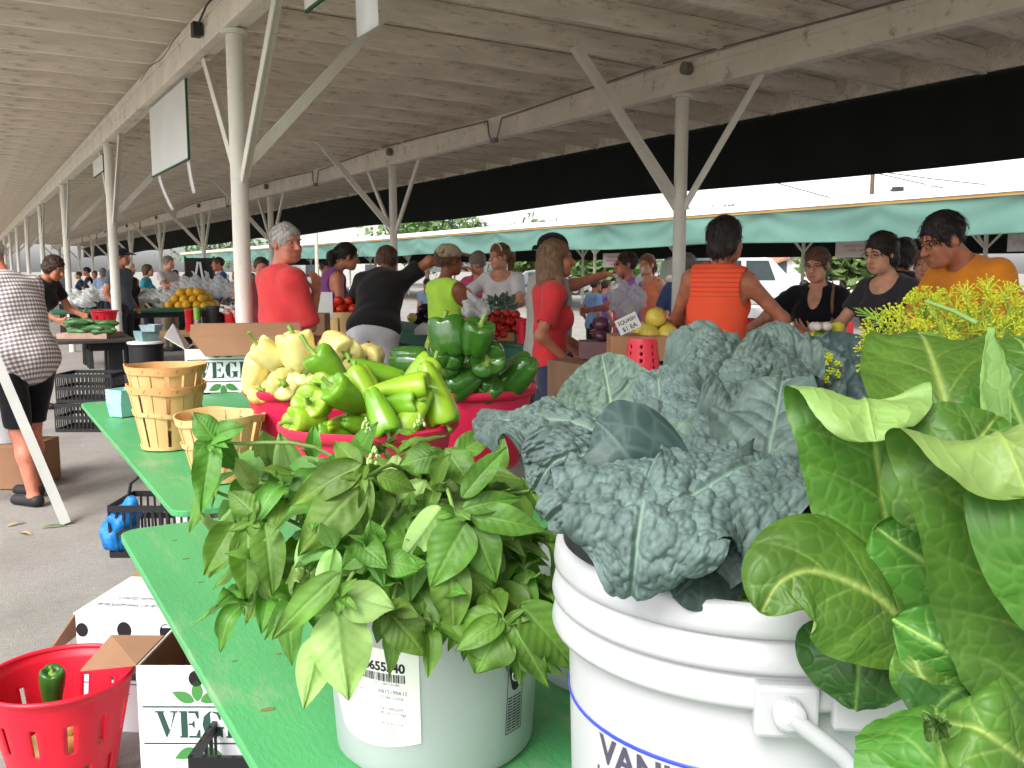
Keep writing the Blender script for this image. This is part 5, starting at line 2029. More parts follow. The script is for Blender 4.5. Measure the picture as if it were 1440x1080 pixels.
RZ = TZ + .27
T1 = tub(437, 541, RZ, .215, .27, 'red plastic tub heaped with pale yellow peppers')
T2 = tub(519, 590, RZ, .222, .27, 'red plastic tub in front heaped with light green peppers')
T3 = tub(660, 541, RZ, .22, .27, 'red plastic tub heaped with dark green bell peppers')


def pepper_mat(nm, col, col2, rough=.3):
    return M(nm, col, rough=rough, var=.1, vs=9, col2=col2, spec=.5, bump=.06, bs=60)


PY = pepper_mat('pepper_yellow', (226, 206, 112), (238, 224, 150))
PYW = pepper_mat('pepper_cream', (226, 212, 150), (236, 222, 128))
PL = pepper_mat('pepper_light_green', (124, 168, 36), (152, 186, 48))
PL2 = pepper_mat('pepper_mid_green', (92, 148, 32), (120, 168, 40))
PD = pepper_mat('pepper_dark_green', (38, 86, 26), (62, 108, 34), .16)
STEMG = M('pepper_stem', (116, 146, 56), rough=.5, var=.2, vs=40)


def pepper(c, axis, L, rad, mat, label, group, lobes=4, taper=0., bend=0., seed=0, stem=.03, spin=None, curve=.4):
    """axis points from the blossom end to the stem"""
    rng = random.Random(seed)
    nt_, nz_ = 44, 26
    t = np.linspace(0, 1, nz_)
    rp = np.interp(t, [0, .04, .1, .18, .3, .5, .7, .85, .94, 1], [0.0, .26, .62, .88, 1, .99, .9, .72, .44, .0])
    zp = np.interp(t, [0, .04, .1, .18, .3, .5, .7, .85, .94, 1], [.40, .405, .46, .46, .34, .04, -.26, -.43, -.49, -.46])
    rp = rp * (1 - taper * np.clip((.42 - zp) / .9, 0, 1) ** 1.1)
    th = np.linspace(0, 2 * pi, nt_, endpoint=False)
    TH, RP = np.meshgrid(th, rp)
    ZP = np.repeat(zp[:, None], nt_, 1)
    ph = rng.uniform(0, 6.28)
    lo = np.abs(np.cos((TH * lobes + ph) / 2)) ** .7
    amp = .20 * (1 - taper * .5)
    tt = np.repeat(t[:, None], nt_, 1)
    prof = np.interp(tt, [0, .15, .45, .8, 1], [.9, .85, .55, .8, 1.1])
    rr = RP * rad * (1 - amp * prof * (1 - lo)) * (1 + .07 * np.sin(TH + ph * 2) + .04 * np.sin(2 * TH + ph * 3))
    z = ZP * L + rad * .16 * (lo - .5) * np.where(tt < .25, 1, np.where(tt > .8, -1, 0)) * (RP > .1)
    x = rr * np.cos(TH) + bend * L * (ZP ** 2)
    y = rr * np.sin(TH) + bend * .4 * L * ZP ** 3
    V = np.stack([x, y, z], -1).reshape(-1, 3)
    i = np.arange(nz_ * nt_).reshape(nz_, nt_)
    F = np.stack([i[:-1], np.roll(i, -1, 1)[:-1], np.roll(i, -1, 1)[1:], i[1:]], -1).reshape(-1, 4)[:, ::-1]
    Rm = np.array(rotm(axis) @ rz(spin if spin is not None else rng.uniform(0, 6)))
    o = np_mesh('pepper', V @ Rm.T + np.array(c), F, mat, loc=Vector(c))
    tag(o, label, 'pepper', group)
    m = MB()
    b0 = bend * L * .16
    pts = [V3((b0, 0, L * .39)), V3((b0, 0, L * .42)), V3((b0 + stem * .1, 0, L * .42 + stem * .5)), V3((b0 + stem * curve, 0, L * .42 + stem))]
    m.tube(pts, [rad * .30, rad * .17, rad * .11, rad * .13], 9)
    m.lathe([(0, L * .40), (rad * .34, L * .398), (rad * .40, L * .407), (rad * .2, L * .43), (0, L * .435)], (b0, 0, 0), 12)
    R2 = Matrix(Rm.tolist())
    m.v = [R2 @ p + V3(c) for p in m.v]
    m.build('stem', STEMG, o, smooth=60)
    return o


def dirv(r, u, f):
    """direction from picture right, up, and away-from-viewer amounts"""
    return (RT * r + UP * u + FW * f).normalized()


yg, lg, dg_ = 'pale yellow peppers in the left red tub', 'light green peppers in the front red tub', 'dark green peppers in the right red tub'
def P(px, py, d, ax, L, r, mat, lb, g, **k):
    c = at(px, py, d)
    T, Rr = {yg: (T1, .215), lg: (T2, .222), dg_: (T3, .22)}[g]
    q = V3((c.x - T.x, c.y - T.y, 0))
    lim = Rr - .010 - r * .9 + max(0, c.z - RZ - .01) * .7
    if q.length > lim:      # keep each pepper inside its tub, sliding it back along the sight line first
        for k_ in range(60):
            c2 = at(px, py, d + .01 * k_)
            if V3((c2.x - T.x, c2.y - T.y, 0)).length <= lim:
                c = c2
                break
        else:
            q = q.normalized() * lim
            c = V3((T.x + q.x, T.y + q.y, c.z))
    return pepper(c, dirv(*ax), L, r, mat, lb, g, **k)
YL = [
    (359, 528, 2.62, (.35, .85, -.1), .125, .047, PY, 'long yellow pepper leaning over the left rim of its tub', dict(taper=.25)),
    (398, 536, 2.50, (.25, .05, -1), .10, .053, PY, 'yellow pepper facing forward with its stem end at the front of the heap', dict()),
    (436, 528, 2.52, (-.1, .35, -.9), .10, .050, PYW, 'cream coloured pepper between the yellow ones and the light green one', dict()),
    (416, 494, 2.68, (-.15, 1, -.1), .115, .056, PY, 'large upright yellow pepper on top of the heap', dict(taper=.1)),
    (378, 498, 2.75, (-.6, .6, -.3), .10, .042, PY, 'smaller yellow pepper behind with its green stem to the left', dict(stem=.05)),
    (476, 490, 2.66, (.55, -.25, -.7), .125, .058, PY, 'big yellow pepper at the top right with stem turned down', dict()),
    (521, 505, 2.62, (-.2, -.1, -1), .10, .051, PY, 'yellow pepper at the right end showing its hollow stem end', dict(stem=.015)),
    (500, 523, 2.55, (.2, .3, -.8), .10, .048, PYW, 'cream pepper low at the right of the yellow heap', dict()),
    (365, 549, 2.52, (.3, .2, -.9), .09, .042, PYW, 'cream pepper half hidden behind the left rim', dict()),
]
for i, a in enumerate(YL):
    P(a[0], a[1], a[2] + .10, a[3], a[4] * 1.04, a[5] * 1.04, a[6], a[7], yg, seed=i, **a[8])
rng = random.Random(3)
for k in range(16):
    an, q = rng.uniform(0, 6.28), rng.uniform(.02, .13)
    c = T1 + V3((math.cos(an) * q, math.sin(an) * q, RZ - .04 + rng.uniform(.3, 1) * .15 * (1 - q / .16)))
    pepper(c, (rng.uniform(-1, 1), rng.uniform(-1, 1), rng.uniform(-.2, 1)), .1, .046, rng.choice((PY, PYW)), 'yellow pepper buried in the left heap under the others', yg, seed=50 + k)
LL = [
    (462, 519, 2.33, (-.65, .75, -.2), .115, .047, PL2, 'light green pepper with a tall curved stem beside the yellow ones', dict(taper=.35, stem=.06)),
    (441, 570, 2.15, (-.1, .3, -.9), .085, .045, PL, 'lobed light green pepper at the left rim of the front tub', dict()),
    (460, 549, 2.22, (-.2, .4, -.8), .08, .040, PL, 'small light green pepper left of centre in the front heap', dict()),
    (488, 558, 2.15, (-.5, .5, -.5), .12, .042, PL2, 'light green pepper wedged beside the basil tips', dict(taper=.4)),
    (560, 546, 2.12, (1, .12, -.2), .155, .036, PL, 'long light green pepper lying flat across the top of the heap', dict(taper=.6, lobes=3, bend=.05)),
    (612, 553, 2.16, (.35, -.95, -.2), .16, .042, PL, 'long light green pepper hanging stem down at the right side', dict(taper=.4, lobes=3)),
    (580, 584, 2.05, (-.55, -.75, -.3), .14, .036, PL, 'long light green pepper pointing up to the right at the front', dict(taper=.5, lobes=3)),
    (534, 580, 2.06, (.4, -.8, -.4), .12, .036, PL2, 'smooth green pepper standing on its stem at the front', dict(taper=.3)),
    (530, 527, 2.28, (-.9, .1, -.2), .14, .040, PL2, 'green pepper lying behind the long flat one', dict(taper=.4)),
    (556, 571, 2.12, (.8, .2, -.3), .13, .036, PL2, 'darker green pepper in the gap under the flat one', dict(taper=.4)),
    (512, 545, 2.2, (-.4, .6, .3), .10, .042, PL, 'light green pepper in the middle of the heap', dict()),
    (588, 530, 2.28, (.6, .6, .2), .12, .042, PL, 'light green pepper at the back right of the front heap', dict(taper=.3)),
    (430, 592, 2.1, (-.6, .1, -.6), .09, .04, PL, 'light green pepper low against the left wall of the front tub', dict()),
]
for i, a in enumerate(LL):
    P(a[0], a[1], a[2] + .12, a[3], a[4] * 1.05, a[5] * 1.05, a[6], a[7], lg, seed=100 + i, **a[8])
for k in range(16):
    an, q = rng.uniform(0, 6.28), rng.uniform(.02, .12)
    c = T2 + V3((math.cos(an) * q, math.sin(an) * q, RZ - .05 + rng.uniform(.3, 1) * .12 * (1 - q / .16)))
    pepper(c, (rng.uniform(-1, 1), rng.uniform(-1, 1), rng.uniform(-.6, .6)), .12, .038, rng.choice((PL, PL2)), 'light green pepper buried in the front heap under the others', lg, seed=150 + k, taper=.4)
DL = [
    (627, 500, 2.40, (0, .5, .75), .125, .061, PD, 'large dark green bell pepper seen from its blossom end', dict()),
    (628, 475, 2.50, (-.1, .9, .2), .115, .060, PD, 'dark green bell pepper at the very top of the heap', dict()),
    (686, 504, 2.42, (.05, -.12, -1), .10, .055, PD, 'dark green bell pepper facing forward with its stem in the middle', dict(stem=.02)),
    (575, 507, 2.50, (1, -.05, -.2), .11, .046, PD, 'dark green bell pepper with its stem turned right, at the left of the heap', dict()),
    (671, 476, 2.6, (.2, .7, -.2), .10, .052, PD, 'dark green bell pepper behind, between the two biggest', dict()),
    (652, 537, 2.34, (-.85, -.5, -.2), .10, .048, PD, 'dark green bell pepper low in front with its stem to the left', dict(taper=.1)),
    (725, 527, 2.38, (-.6, -.6, .3), .145, .060, PD, 'large dark green bell pepper lying at the right rim', dict(taper=.15)),
    (690, 545, 2.5, (.3, .2, .8), .1, .05, PD, 'dark green bell pepper in the shadowed gap at the front', dict()),
]
for i, a in enumerate(DL):
    P(a[0], a[1], a[2] + .2, a[3], a[4] * 1.08, a[5] * 1.08, a[6], a[7], dg_, seed=200 + i, **a[8])
for k in range(14):
    an, q = rng.uniform(0, 6.28), rng.uniform(.02, .13)
    c = T3 + V3((math.cos(an) * q, math.sin(an) * q, RZ - .05 + rng.uniform(.3, 1) * .15 * (1 - q / .16)))
    pepper(c, (rng.uniform(-1, 1), rng.uniform(-1, 1), rng.uniform(-.2, 1)), .1, .05, PD, 'dark green bell pepper buried in the right heap under the others', dg_, seed=250 + k)

# ------------------------------------------------------------------ splint baskets
SPL = M('splint_wood', (222, 188, 134), rough=.65, var=.13, vs=5, stretch=(6, 6, .8), bump=.3, bs=70, col2=(206, 164, 104))
SPL2 = M('splint_band', (226, 196, 140), rough=.65, var=.12, vs=9, stretch=(1, 1, 6), bump=.3, bs=60, col2=(208, 168, 108))
SPL3 = M('splint_rim', (208, 158, 102), rough=.65, var=.12, vs=7, bump=.3, bs=60)


def arc_panel(m, c, a0, a1, z0, z1, r0, r1, t, n=4, rows=2):
    vs, fs = [], []
    for s_ in (0, 1):
        for j in range(rows + 1):
            f = j / rows
            r = r0 + (r1 - r0) * f - s_ * t
            for i in range(n + 1):
                a = a0 + (a1 - a0) * i / n
                vs.append((c.x + math.cos(a) * r, c.y + math.sin(a) * r, z0 + (z1 - z0) * f))
    k = (n + 1)
    K = k * (rows + 1)
    for j in range(rows):
        for i in range(n):
            q = (j * k + i, j * k + i + 1, (j + 1) * k + i + 1, (j + 1) * k + i)
            fs.append(q)
            fs.append(tuple(x + K for x in q[::-1]))
    for j in range(rows):
        fs.append((j * k, (j + 1) * k, (j + 1) * k + K, j * k + K))
        fs.append((j * k + n, j * k + n + K, (j + 1) * k + n + K, (j + 1) * k + n))
    for i in range(n):
        fs.append((i, i + K, i + 1 + K, i + 1))
        o = rows * k
        fs.append((o + i, o + i + 1, o + i + 1 + K, o + i + K))
    m.add(vs, fs)


def splint_basket(c, z0, h, rb, rt, label, seed=0, rim=SPL3, ns=15, tilt=None, group=None):
    c = V3((c.x, c.y, 0))
    rng = random.Random(seed)
    t = thing('splint_basket', (c.x, c.y, z0), label, 'basket', group)
    m = MB()
    for i in range(ns):
        a = 2 * pi * (i + rng.uniform(-.08, .08)) / ns
        wd = 2 * pi / ns * rng.uniform(.80, .9)
        arc_panel(m, c, a, a + wd, z0 + .004, z0 + h - .006, rb, rt, .0025, 3, 3)
    m.lathe([(0, z0 + .004), (rb - .004, z0 + .004), (rb - .004, z0 + .012), (0, z0 + .012)], c, 30)
    m.build('slats', SPL, t, smooth=30)
    for nm, f0, f1, mt in (('rim_band', .885, 1.0, rim), ('hoop', .53, .60, SPL2), ('base_hoop', .0, .06, SPL2)):
        m = MB()
        R0 = lambda f: rb + (rt - rb) * f
        vs, fs = [], []
        n = 48
        wv = rng.uniform(0, 6)
        for i in range(n):
            a = 2 * pi * i / n
            dz = .004 * math.sin(2 * a + wv) + .002 * math.sin(5 * a)
            for (rr, ff) in ((R0(f0) + .0015, f0), (R0(f1) + .0015, f1), (R0(f1) + .006, f1), (R0(f0) + .006, f0)):
                rj = rr + .001 * math.sin(7 * a + wv)
                vs.append((c.x + math.cos(a) * rj, c.y + math.sin(a) * rj, z0 + max(.001, ff * h + dz * (ff > .1))))
        for i in range(n):
            j = (i + 1) % n
            for q in range(4):
                fs.append((i * 4 + q, j * 4 + q, j * 4 + (q + 1) % 4, i * 4 + (q + 1) % 4))
        m.add(vs, fs)
        o = m.build(nm, mt, t, smooth=40)
        if nm != 'base_hoop':
            s_ = MB()
            for i in range(ns * 1):
                a = 2 * pi * (i + .4) / ns
                r = R0((f0 + f1) / 2) + .0068
                zc = z0 + (f0 + f1) / 2 * h
                p0 = V3((c.x + math.cos(a) * r, c.y + math.sin(a) * r, zc - .006))
                p1 = V3((c.x + math.cos(a + .05) * r, c.y + math.sin(a + .05) * r, zc + .006))
                s_.tube([p0, p1], .0007, 4)
            s_.build('staples', DARKMETAL, o)
    if rim is SPL3:
        m = MB()
        for (f0, f1) in ((.885, .995),):
            for i in range(1):
                arc_panel(m, c, 0, 2 * pi - .001, z0 + f0 * h, z0 + f1 * h, rb + (rt - rb) * f0 - .004, rb + (rt - rb) * f1 - .004, .003, 40, 1)
        m.build('inner_band', rim, t, smooth=40)
    return t


c1 = onz(226, 634, TZ)
splint_basket(c1 + FW * .085, TZ, .235, .092, .136, 'lower splint basket of the nested pair on the far green table', 1)
splint_basket(c1 + FW * .085, TZ + .072, .235, .092, .140, 'darker splint basket nested inside on top of the other by the teal boxes', 2)
c2 = onz(300, 681, TZ)
splint_basket(c2 + FW * .09, TZ, .205, .086, .133, 'wide pale splint basket with orange scraps just left of the basil', 3, SPL2)

# teal pulp berry boxes
PULP = M('teal_pulp', (150, 208, 200), rough=.9, var=.08, vs=20, bump=.4, bs=120)


def berry_box(c, z, s_, label, yaw=0, mat=PULP, h=.07, group=None):
    m = MB()
    Rr = rz(yaw)
    t, b = s_ / 2, s_ / 2 * .82
    q = lambda r, zz: [V3((c.x, c.y, z + zz)) + Rr @ V3((x * r, y * r, 0)) for x, y in ((-1, -1), (1, -1), (1, 1), (-1, 1))]
    m.add(q(b, 0) + q(t, h) + q(t - .004, h) + q(b - .004, .005), [(3, 2, 1, 0), (0, 1, 5, 4), (1, 2, 6, 5), (2, 3, 7, 6), (3, 0, 4, 7), (4, 5, 9, 8), (5, 6, 10, 9), (6, 7, 11, 10), (7, 4, 8, 11), (8, 9, 13, 12), (9, 10, 14, 13), (10, 11, 15, 14), (11, 8, 12, 15), (12, 13, 14, 15)])
    return tag(m.build('berry_box', mat), label, 'berry box', group)


c = onz(168, 587, TZ)
for k, lb in enumerate(('bottom', 'second', 'third', 'top')):
    berry_box(c + FW * .05, TZ + .017 * k + .001, .105, 'teal pulp berry box on the far green table, %s of its stack' % lb, .5 + k * .02)

# ------------------------------------------------------------------ cardboard cartons
CARD = M('brown_card', (150, 112, 84), rough=.85, var=.1, vs=4, bump=.2, bs=60)
CARDW = M('white_card', (222, 222, 226), rough=.7, var=.025, vs=3)
INKG = M('print_dark_green', (38, 72, 62), rough=.7, var=.08)
INKL = M('print_leaf_green', (66, 128, 62), rough=.7, var=.08)
# stencil capitals drawn as outlines in a unit square
GLY = {
    'V': [[(0, 1), (.34, 1), (.34, .94), (.30, .94), (.52, .30), (.42, .04), (.38, .04), (.08, .94), (0, .94)], [(.56, 1), (.84, 1), (.84, .94), (.76, .94), (.50, .16), (.46, .08), (.56, .40), (.68, .94), (.56, .94)]],
    'E': [[(0, 1), (.30, 1), (.30, .02), (.0, .02), (0, .08), (.06, .08), (.06, .94), (0, .94)], [(.34, 1), (.72, 1), (.72, .72), (.66, .72), (.58, .92), (.34, .92)], [(.34, .55), (.46, .55), (.52, .64), (.56, .64), (.56, .38), (.52, .38), (.46, .48), (.34, .48)], [(.34, .02), (.76, .02), (.76, .32), (.70, .32), (.60, .10), (.34, .10)]],
    'G': [[(.36, 1), (.30, .99), (.08, .80), (.02, .50), (.10, .18), (.36, .0), (.36, .06), (.32, .10), (.32, .92), (.36, .95)], [(.40, 1), (.58, .96), (.64, 1), (.70, 1), (.70, .68), (.64, .68), (.56, .88), (.40, .94)], [(.40, .0), (.40, .06), (.50, .10), (.50, .36), (.42, .36), (.42, .42), (.82, .42), (.82, .36), (.76, .36), (.76, .04), (.70, .04), (.66, .1)]],
    'T': [[(.24, 1), (.54, 1), (.54, .08), (.60, .08), (.60, .02), (.18, .02), (.18, .08), (.24, .08)], [(0, 1), (.20, 1), (.20, .93), (.10, .90), (.05, .70), (0, .70)], [(.58, 1), (.78, 1), (.78, .70), (.73, .70), (.68, .90), (.58, .93)]],
    'A': [[(.30, 1), (.50, 1), (.80, .08), (.86, .08), (.86, .02), (.50, .02), (.50, .08), (.56, .08)], [(.28, .92), (.36, .70), (.16, .08), (.22, .08), (.22, .02), (0, .02), (0, .08), (.06, .08)], [(.26, .32), (.46, .32), (.46, .26), (.24, .26)]],
    'B': [[(0, 1), (.32, 1), (.32, .02), (0, .02), (0, .08), (.06, .08), (.06, .94), (0, .94)], [(.36, 1), (.60, .98), (.72, .80), (.66, .58), (.36, .55), (.36, .6), (.44, .64), (.46, .9), (.36, .94)], [(.36, .50), (.68, .48), (.80, .28), (.70, .06), (.36, .02), (.36, .07), (.5, .12), (.5, .42), (.36, .45)]],
    'L': [[(0, 1), (.38, 1), (.38, .94), (.32, .94), (.32, .02), (0, .02), (0, .08), (.06, .08), (.06, .94), (0, .94)], [(.36, .02), (.76, .02), (.76, .36), (.70, .36), (.60, .10), (.36, .10)]],
}
ADV = {'V': .88, 'E': .82, 'G': .88, 'T': .84, 'A': .9, 'B': .86, 'L': .82}


def stencil(m, word, size, fn, sl=0.0):
    x = 0
    for ch in word:
        for poly in GLY[ch]:
            m.add([fn((x + px + sl * py) * size * .95, py * size) for px, py in poly], [tuple(range(len(poly)))])
        x += ADV[ch]
    return x * size * .95


def leaf_shape(cx, cy, L, w, ang):
    pts = []
    for k in range(13):
        u = k / 12
        pts.append((u * L, w * math.sin(pi * u ** .8)))
    for k in range(11, 0, -1):
        u = k / 12
        pts.append((u * L, -w * math.sin(pi * u ** .8)))
    ca, sa = math.cos(ang), math.sin(ang)
    return [(cx + x * ca - y * sa, cy + x * sa + y * ca) for x, y in pts]


def carton(origin, ax, w, dep, h, label, opts, group=None):
    """White carton; origin = lower left front corner, ax = direction along the front; front looks along ax x up."""
    ax = V3(ax).normalized()
    nf = ax.cross(UP)                # outward front normal
    ay = -nf                          # depth
    o = V3(origin)
    t = thing('carton', o, label, 'carton', group)
    th = .005
    m = MB()
    Q = lambda a, b, c: o + ax * a + ay * b + UP * c

    def slab(a0, b0, c0, a1, b1, c1):
        v = [Q(a, b, c) for c in (c0, c1) for b in (b0, b1) for a in (a0, a1)]
        m.add(v, [(0, 2, 3, 1), (4, 5, 7, 6), (0, 1, 5, 4), (2, 6, 7, 3), (0, 4, 6, 2), (1, 3, 7, 5)])
    slab(0, 0, 0, w, th, h)
    slab(0, dep - th, 0, w, dep, h)
    slab(0, th + .0005, 0, th, dep - th - .0005, h)
    slab(w - th, th + .0005, 0, w, dep - th - .0005, h)
    slab(th + .0005, th + .0005, .001, w - th - .0005, dep - th - .0005, .006)
    if opts.get('lid'):
        slab(-.004, -.004, h + .001, w + .004, dep + .004, h + .006)
    m.build('body', CARDW, t)
    m = MB()
    slab(th + .001, dep - th - .003, .006, w - th - .001, dep - th - .001, h - .002)
    slab(th + .001, th + .001, .008, th + .003, dep - th - .004, h - .002)
    slab(w - th - .003, th + .001, .008, w - th - .001, dep - th - .004, h - .002)
    if not opts.get('lid'):
        m.build('lining', CARD, t)
    F = lambda x, y: Q(x, 0, y) + nf * .0008
    for (x0, y0, sz, word) in opts.get('words', ()):
        mm = MB()
        stencil(mm, word, sz, lambda a, b: F(x0 + a, y0 + b))
        for yy in (y0 - sz * .22, y0 + sz * 1.12):
            mm.add([F(.012, yy), F(w - .012, yy), F(w - .012, yy + sz * .06), F(.012, yy + sz * .06)], [(0, 1, 2, 3)])
        mm.build('lettering', INKG, t)
        mm = MB()
        for cx in (x0 + sz * 1.5, x0 + sz * 4.6):
            for sgn, y1 in ((1, y0 + sz * 1.3), (-1, y0 - sz * .35)):
                for ang, L in ((90, .85), (155, .85), (25, .85)):
                    pts = leaf_shape(cx + .12 * sz * math.cos(R(ang)), y1 + sgn * .04 * sz, sz * L, sz * .2, R(ang) * sgn)
                    mm.add([F(*p) for p in pts], [tuple(range(len(pts))) if sgn > 0 else tuple(range(len(pts)))])
        mm.build('printed_leaves', INKL, t)
    for (hx, hy, r) in opts.get('holes', ()):
        mm = MB()
        pts = [(hx + r * math.cos(a), hy + r * 1.15 * math.sin(a)) for a in np.linspace(0, 2 * pi, 17)[:-1]]
        mm.add([F(*p) for p in pts], [tuple(range(16))])
        mm.build('hand_hole', M('hole_dark', (24, 18, 22), rough=.9), t)
    for fl in opts.get('flaps', ()):
        # (list of four local points, material)
        mm = MB()
        pts = [Q(*p) for p in fl[0]]
        n = (pts[1] - pts[0]).cross(pts[2] - pts[0]).normalized() * .004
        mm.add(pts + [p + n for p in pts], [(3, 2, 1, 0), (4, 5, 6, 7), (0, 1, 5, 4), (1, 2, 6, 5), (2, 3, 7, 6), (3, 0, 4, 7)])
        mm.build('flap', fl[1], t)
    for (x0, y0, sz, tx_) in opts.get('lidtext', ()):
        mm = MB()
        put_text(mm, tx_, sz, lambda a, b: Q(x0 + a * .5, y0 + b, h + .0068), 0)
        mm.build('fine_print', M('black_ink', (36, 36, 40), rough=.6), t)
    return t


# carton on the far end of the far table, open brown flaps falling forward
bx0 = onz(262, 553, TZ)
axb = V3((.955, -.30, 0)).normalized()
carton(V3((bx0.x, bx0.y, TZ)), axb, .62, .36, .235, 'open white vegetable carton with brown inner flap, standing behind the splint baskets', dict(
    words=[(.06, .075, .088, 'VEGETABLE')],
    flaps=[([(.11, -.06, .20), (.56, -.06, .20), (.60, -.001, .30), (.03, -.001, .30)], CARD), ([(.03, -.001, .30), (.60, -.001, .30), (.60, .06, .36), (.03, .06, .36)], CARD), ([(0, .0, .235), (-.02, .36, .235), (-.10, .36, .35), (-.10, .0, .30)], CARDW), ([(.62, .36, .236), (0, .36, .236), (0.02, .40, .35), (.60, .40, .35)], CARD)]))
# cartons under the front table
lw = onz(172, 1022, 0)
axl = V3((.80, -.60, 0)).normalized()
carton(V3((.225, 3.10, 0)), axl, .50, .34, .38, 'white lidded vegetable carton with two hand holes on the ground under the table edge', dict(
    lid=1, words=[(-.0 + .02, .17, .062, 'VEGETABLE')], holes=[(.16, .335, .024), (.30, .335, .024), (.02, .33, .02)], lidtext=[(.07, .125, .034, 'COATED WITH FOOD GRADE PARAFFIN'), (.03, .065, .034, 'PETROLEUM WAX, OR PETROLEUM WAX')],
    flaps=[([(-.006, 0.02, .38), (-.006, .34, .38), (-.12, .34, .24), (-.14, .02, .2)], CARD), ([(.50, .345, .385), (0, .345, .385), (-.02, .46, .40), (.50, .46, .40)], CARD)]))
carton(V3((.325, 2.56, 0)), V3((.86, -.51, 0)).normalized(), .44, .34, .395, 'white vegetable carton nearest the viewer under the table edge, tops of leaves printed green', dict(
    words=[(.045, .19, .078, 'VEGETABLE')], holes=[(.16, .36, .02)], flaps=[([(0, 0.0, .395), (0.0, .20, .395), (-.15, .19, .40), (-.16, .02, .37)], CARD), ([(0, .34, .396), (.44, .34, .396), (.44, .19, .43), (0, .19, .43)], CARDW)]))

# red slotted basket with a single green pepper
RBK = M('red_basket_plastic', (214, 30, 52), rough=.38, var=.05, vs=4, spec=.45)


def slot_basket(c, z0, h, rb, rt, label, name='slotted_basket', mat=RBK, n=72, up=True, rows=2, group=None):
    nz = 40
    V, F = [], []
    for j in range(nz + 1):
        f = j / nz
        r = rb + (rt - rb) * f
        if f > .93:
            r += .006
        for i in range(n):
            a = 2 * pi * i / n
            V.append((c.x + math.cos(a) * r, c.y + math.sin(a) * r, z0 + (f if up else 1 - f) * h))
    for j in range(nz):
        f = (j + .5) / nz
        for i in range(n):
            hole = False
            if rows == 2:
                hole = (.50 < f < .74 and i % 6 == 0) or (.10 < f < .34 and i % 6 == 3)
            else:
                hole = any(abs(f - q) < .05 for q in (.2, .4, .6, .8)) and i % 6 == 0
            if not hole:
                F.append((j * n + i, j * n + (i + 1) % n, (j + 1) * n + (i + 1) % n, (j + 1) * n + i))
    # floor
    V.append((c.x, c.y, z0 + (0.002 if up else h - .002)))
    k = len(V) - 1
    F4 = F + [(k, (i + 1) % n, i, k) for i in range(n)]
    me = bpy.data.meshes.new(name)
    me.from_pydata(V, [], [q if len(set(q)) == 4 else (q[0], q[1], q[2]) for q in F4])
    me.polygons.foreach_set('use_smooth', [True] * len(me.polygons))
    me.set_sharp_from_angle(angle=R(40))
    o = link_mesh(name, me, mat)
    s_ = o.modifiers.new('thick', 'SOLIDIFY')
    s_.thickness = .0045
    s_.offset = -1
    tag(o, label, 'basket', group)
    m = MB()
    rr = rt + .004
    zr = z0 + (h if up else 0)
    pts = [V3((c.x + math.cos(a) * rr, c.y + math.sin(a) * rr, zr + (-.004 if up else .006))) for a in np.linspace(0, 2 * pi, 65)]
    m.tube(pts, .0075 if rt > .12 else .004, 8, False)
    m.build('rim', mat, o, smooth=60)
    return o


RB = onz(84, 948, .335)
RB.z = 0
slot_basket(RB, .005, .335, .125, .192, 'red slotted plastic basket on the asphalt in front of the white cartons')
pepper(RB + V3((-.02, .03, .25)), dirv(.15, 1, -.2), .22, .038, M('poblano_green', (48, 92, 34), rough=.2, var=.2, vs=12), 'dark green poblano pepper standing alone in the red slotted basket', None, lobes=3, taper=.75, seed=9, stem=.02)
rng = random.Random(77)
ORG = pepper_mat('pepper_orange', (224, 140, 40), (232, 170, 60))
for k in range(9):
    an, q = k * .7, rng.uniform(.02, .08)
    c = RB + V3((math.cos(an) * q, math.sin(an) * q, .06 + .03 * (k % 3)))
    pepper(c, (rng.uniform(-1, 1), rng.uniform(-1, 1), .3), .11, .04, (ORG, PL2, PY)[k % 3], 'pepper at the bottom of the red slotted basket glimpsed through its slots', 'peppers low in the red slotted basket', seed=300 + k, taper=.3)

# black crates and blue bag under the tables


def crate(c, ax, w, dep, h, label, mat=BLACKPL, z=0, group=None):
    ax = V3(ax).normalized()
    ay = UP.cross(ax)
    m = MB()
    Q = lambda a, b, z_: V3((c.x, c.y, z)) + ax * a + ay * b + UP * z_
    for (a0, a1, b0) in ((-w / 2, w / 2, -dep / 2), (-w / 2, w / 2, dep / 2)):
        for zz in (.015, h * .5, h - .015):
            m.beam(Q(a0, b0, zz), Q(a1, b0, zz), .012, .03, UP)
        n = int(w / .035)
        for k in range(n + 1):
            a = a0 + (a1 - a0) * k / n
            m.beam(Q(a, b0, .002), Q(a, b0, h), .010, .008, ay)
    for a0 in (-w / 2, w / 2):
        for zz in (.015, h * .5, h - .015):
            m.beam(Q(a0, -dep / 2, zz), Q(a0, dep / 2, zz), .012, .03, UP)
        n = int(dep / .035)
        for k in range(n + 1):
            b = -dep / 2 + dep * k / n
            m.beam(Q(a0, b, .002), Q(a0, b, h), .010, .008, ax)
    m.beam(Q(-w / 2, 0, .01), Q(w / 2, 0, .01), dep, .006, UP)
    return tag(m.build('plastic_crate', mat), label, 'crate', group)


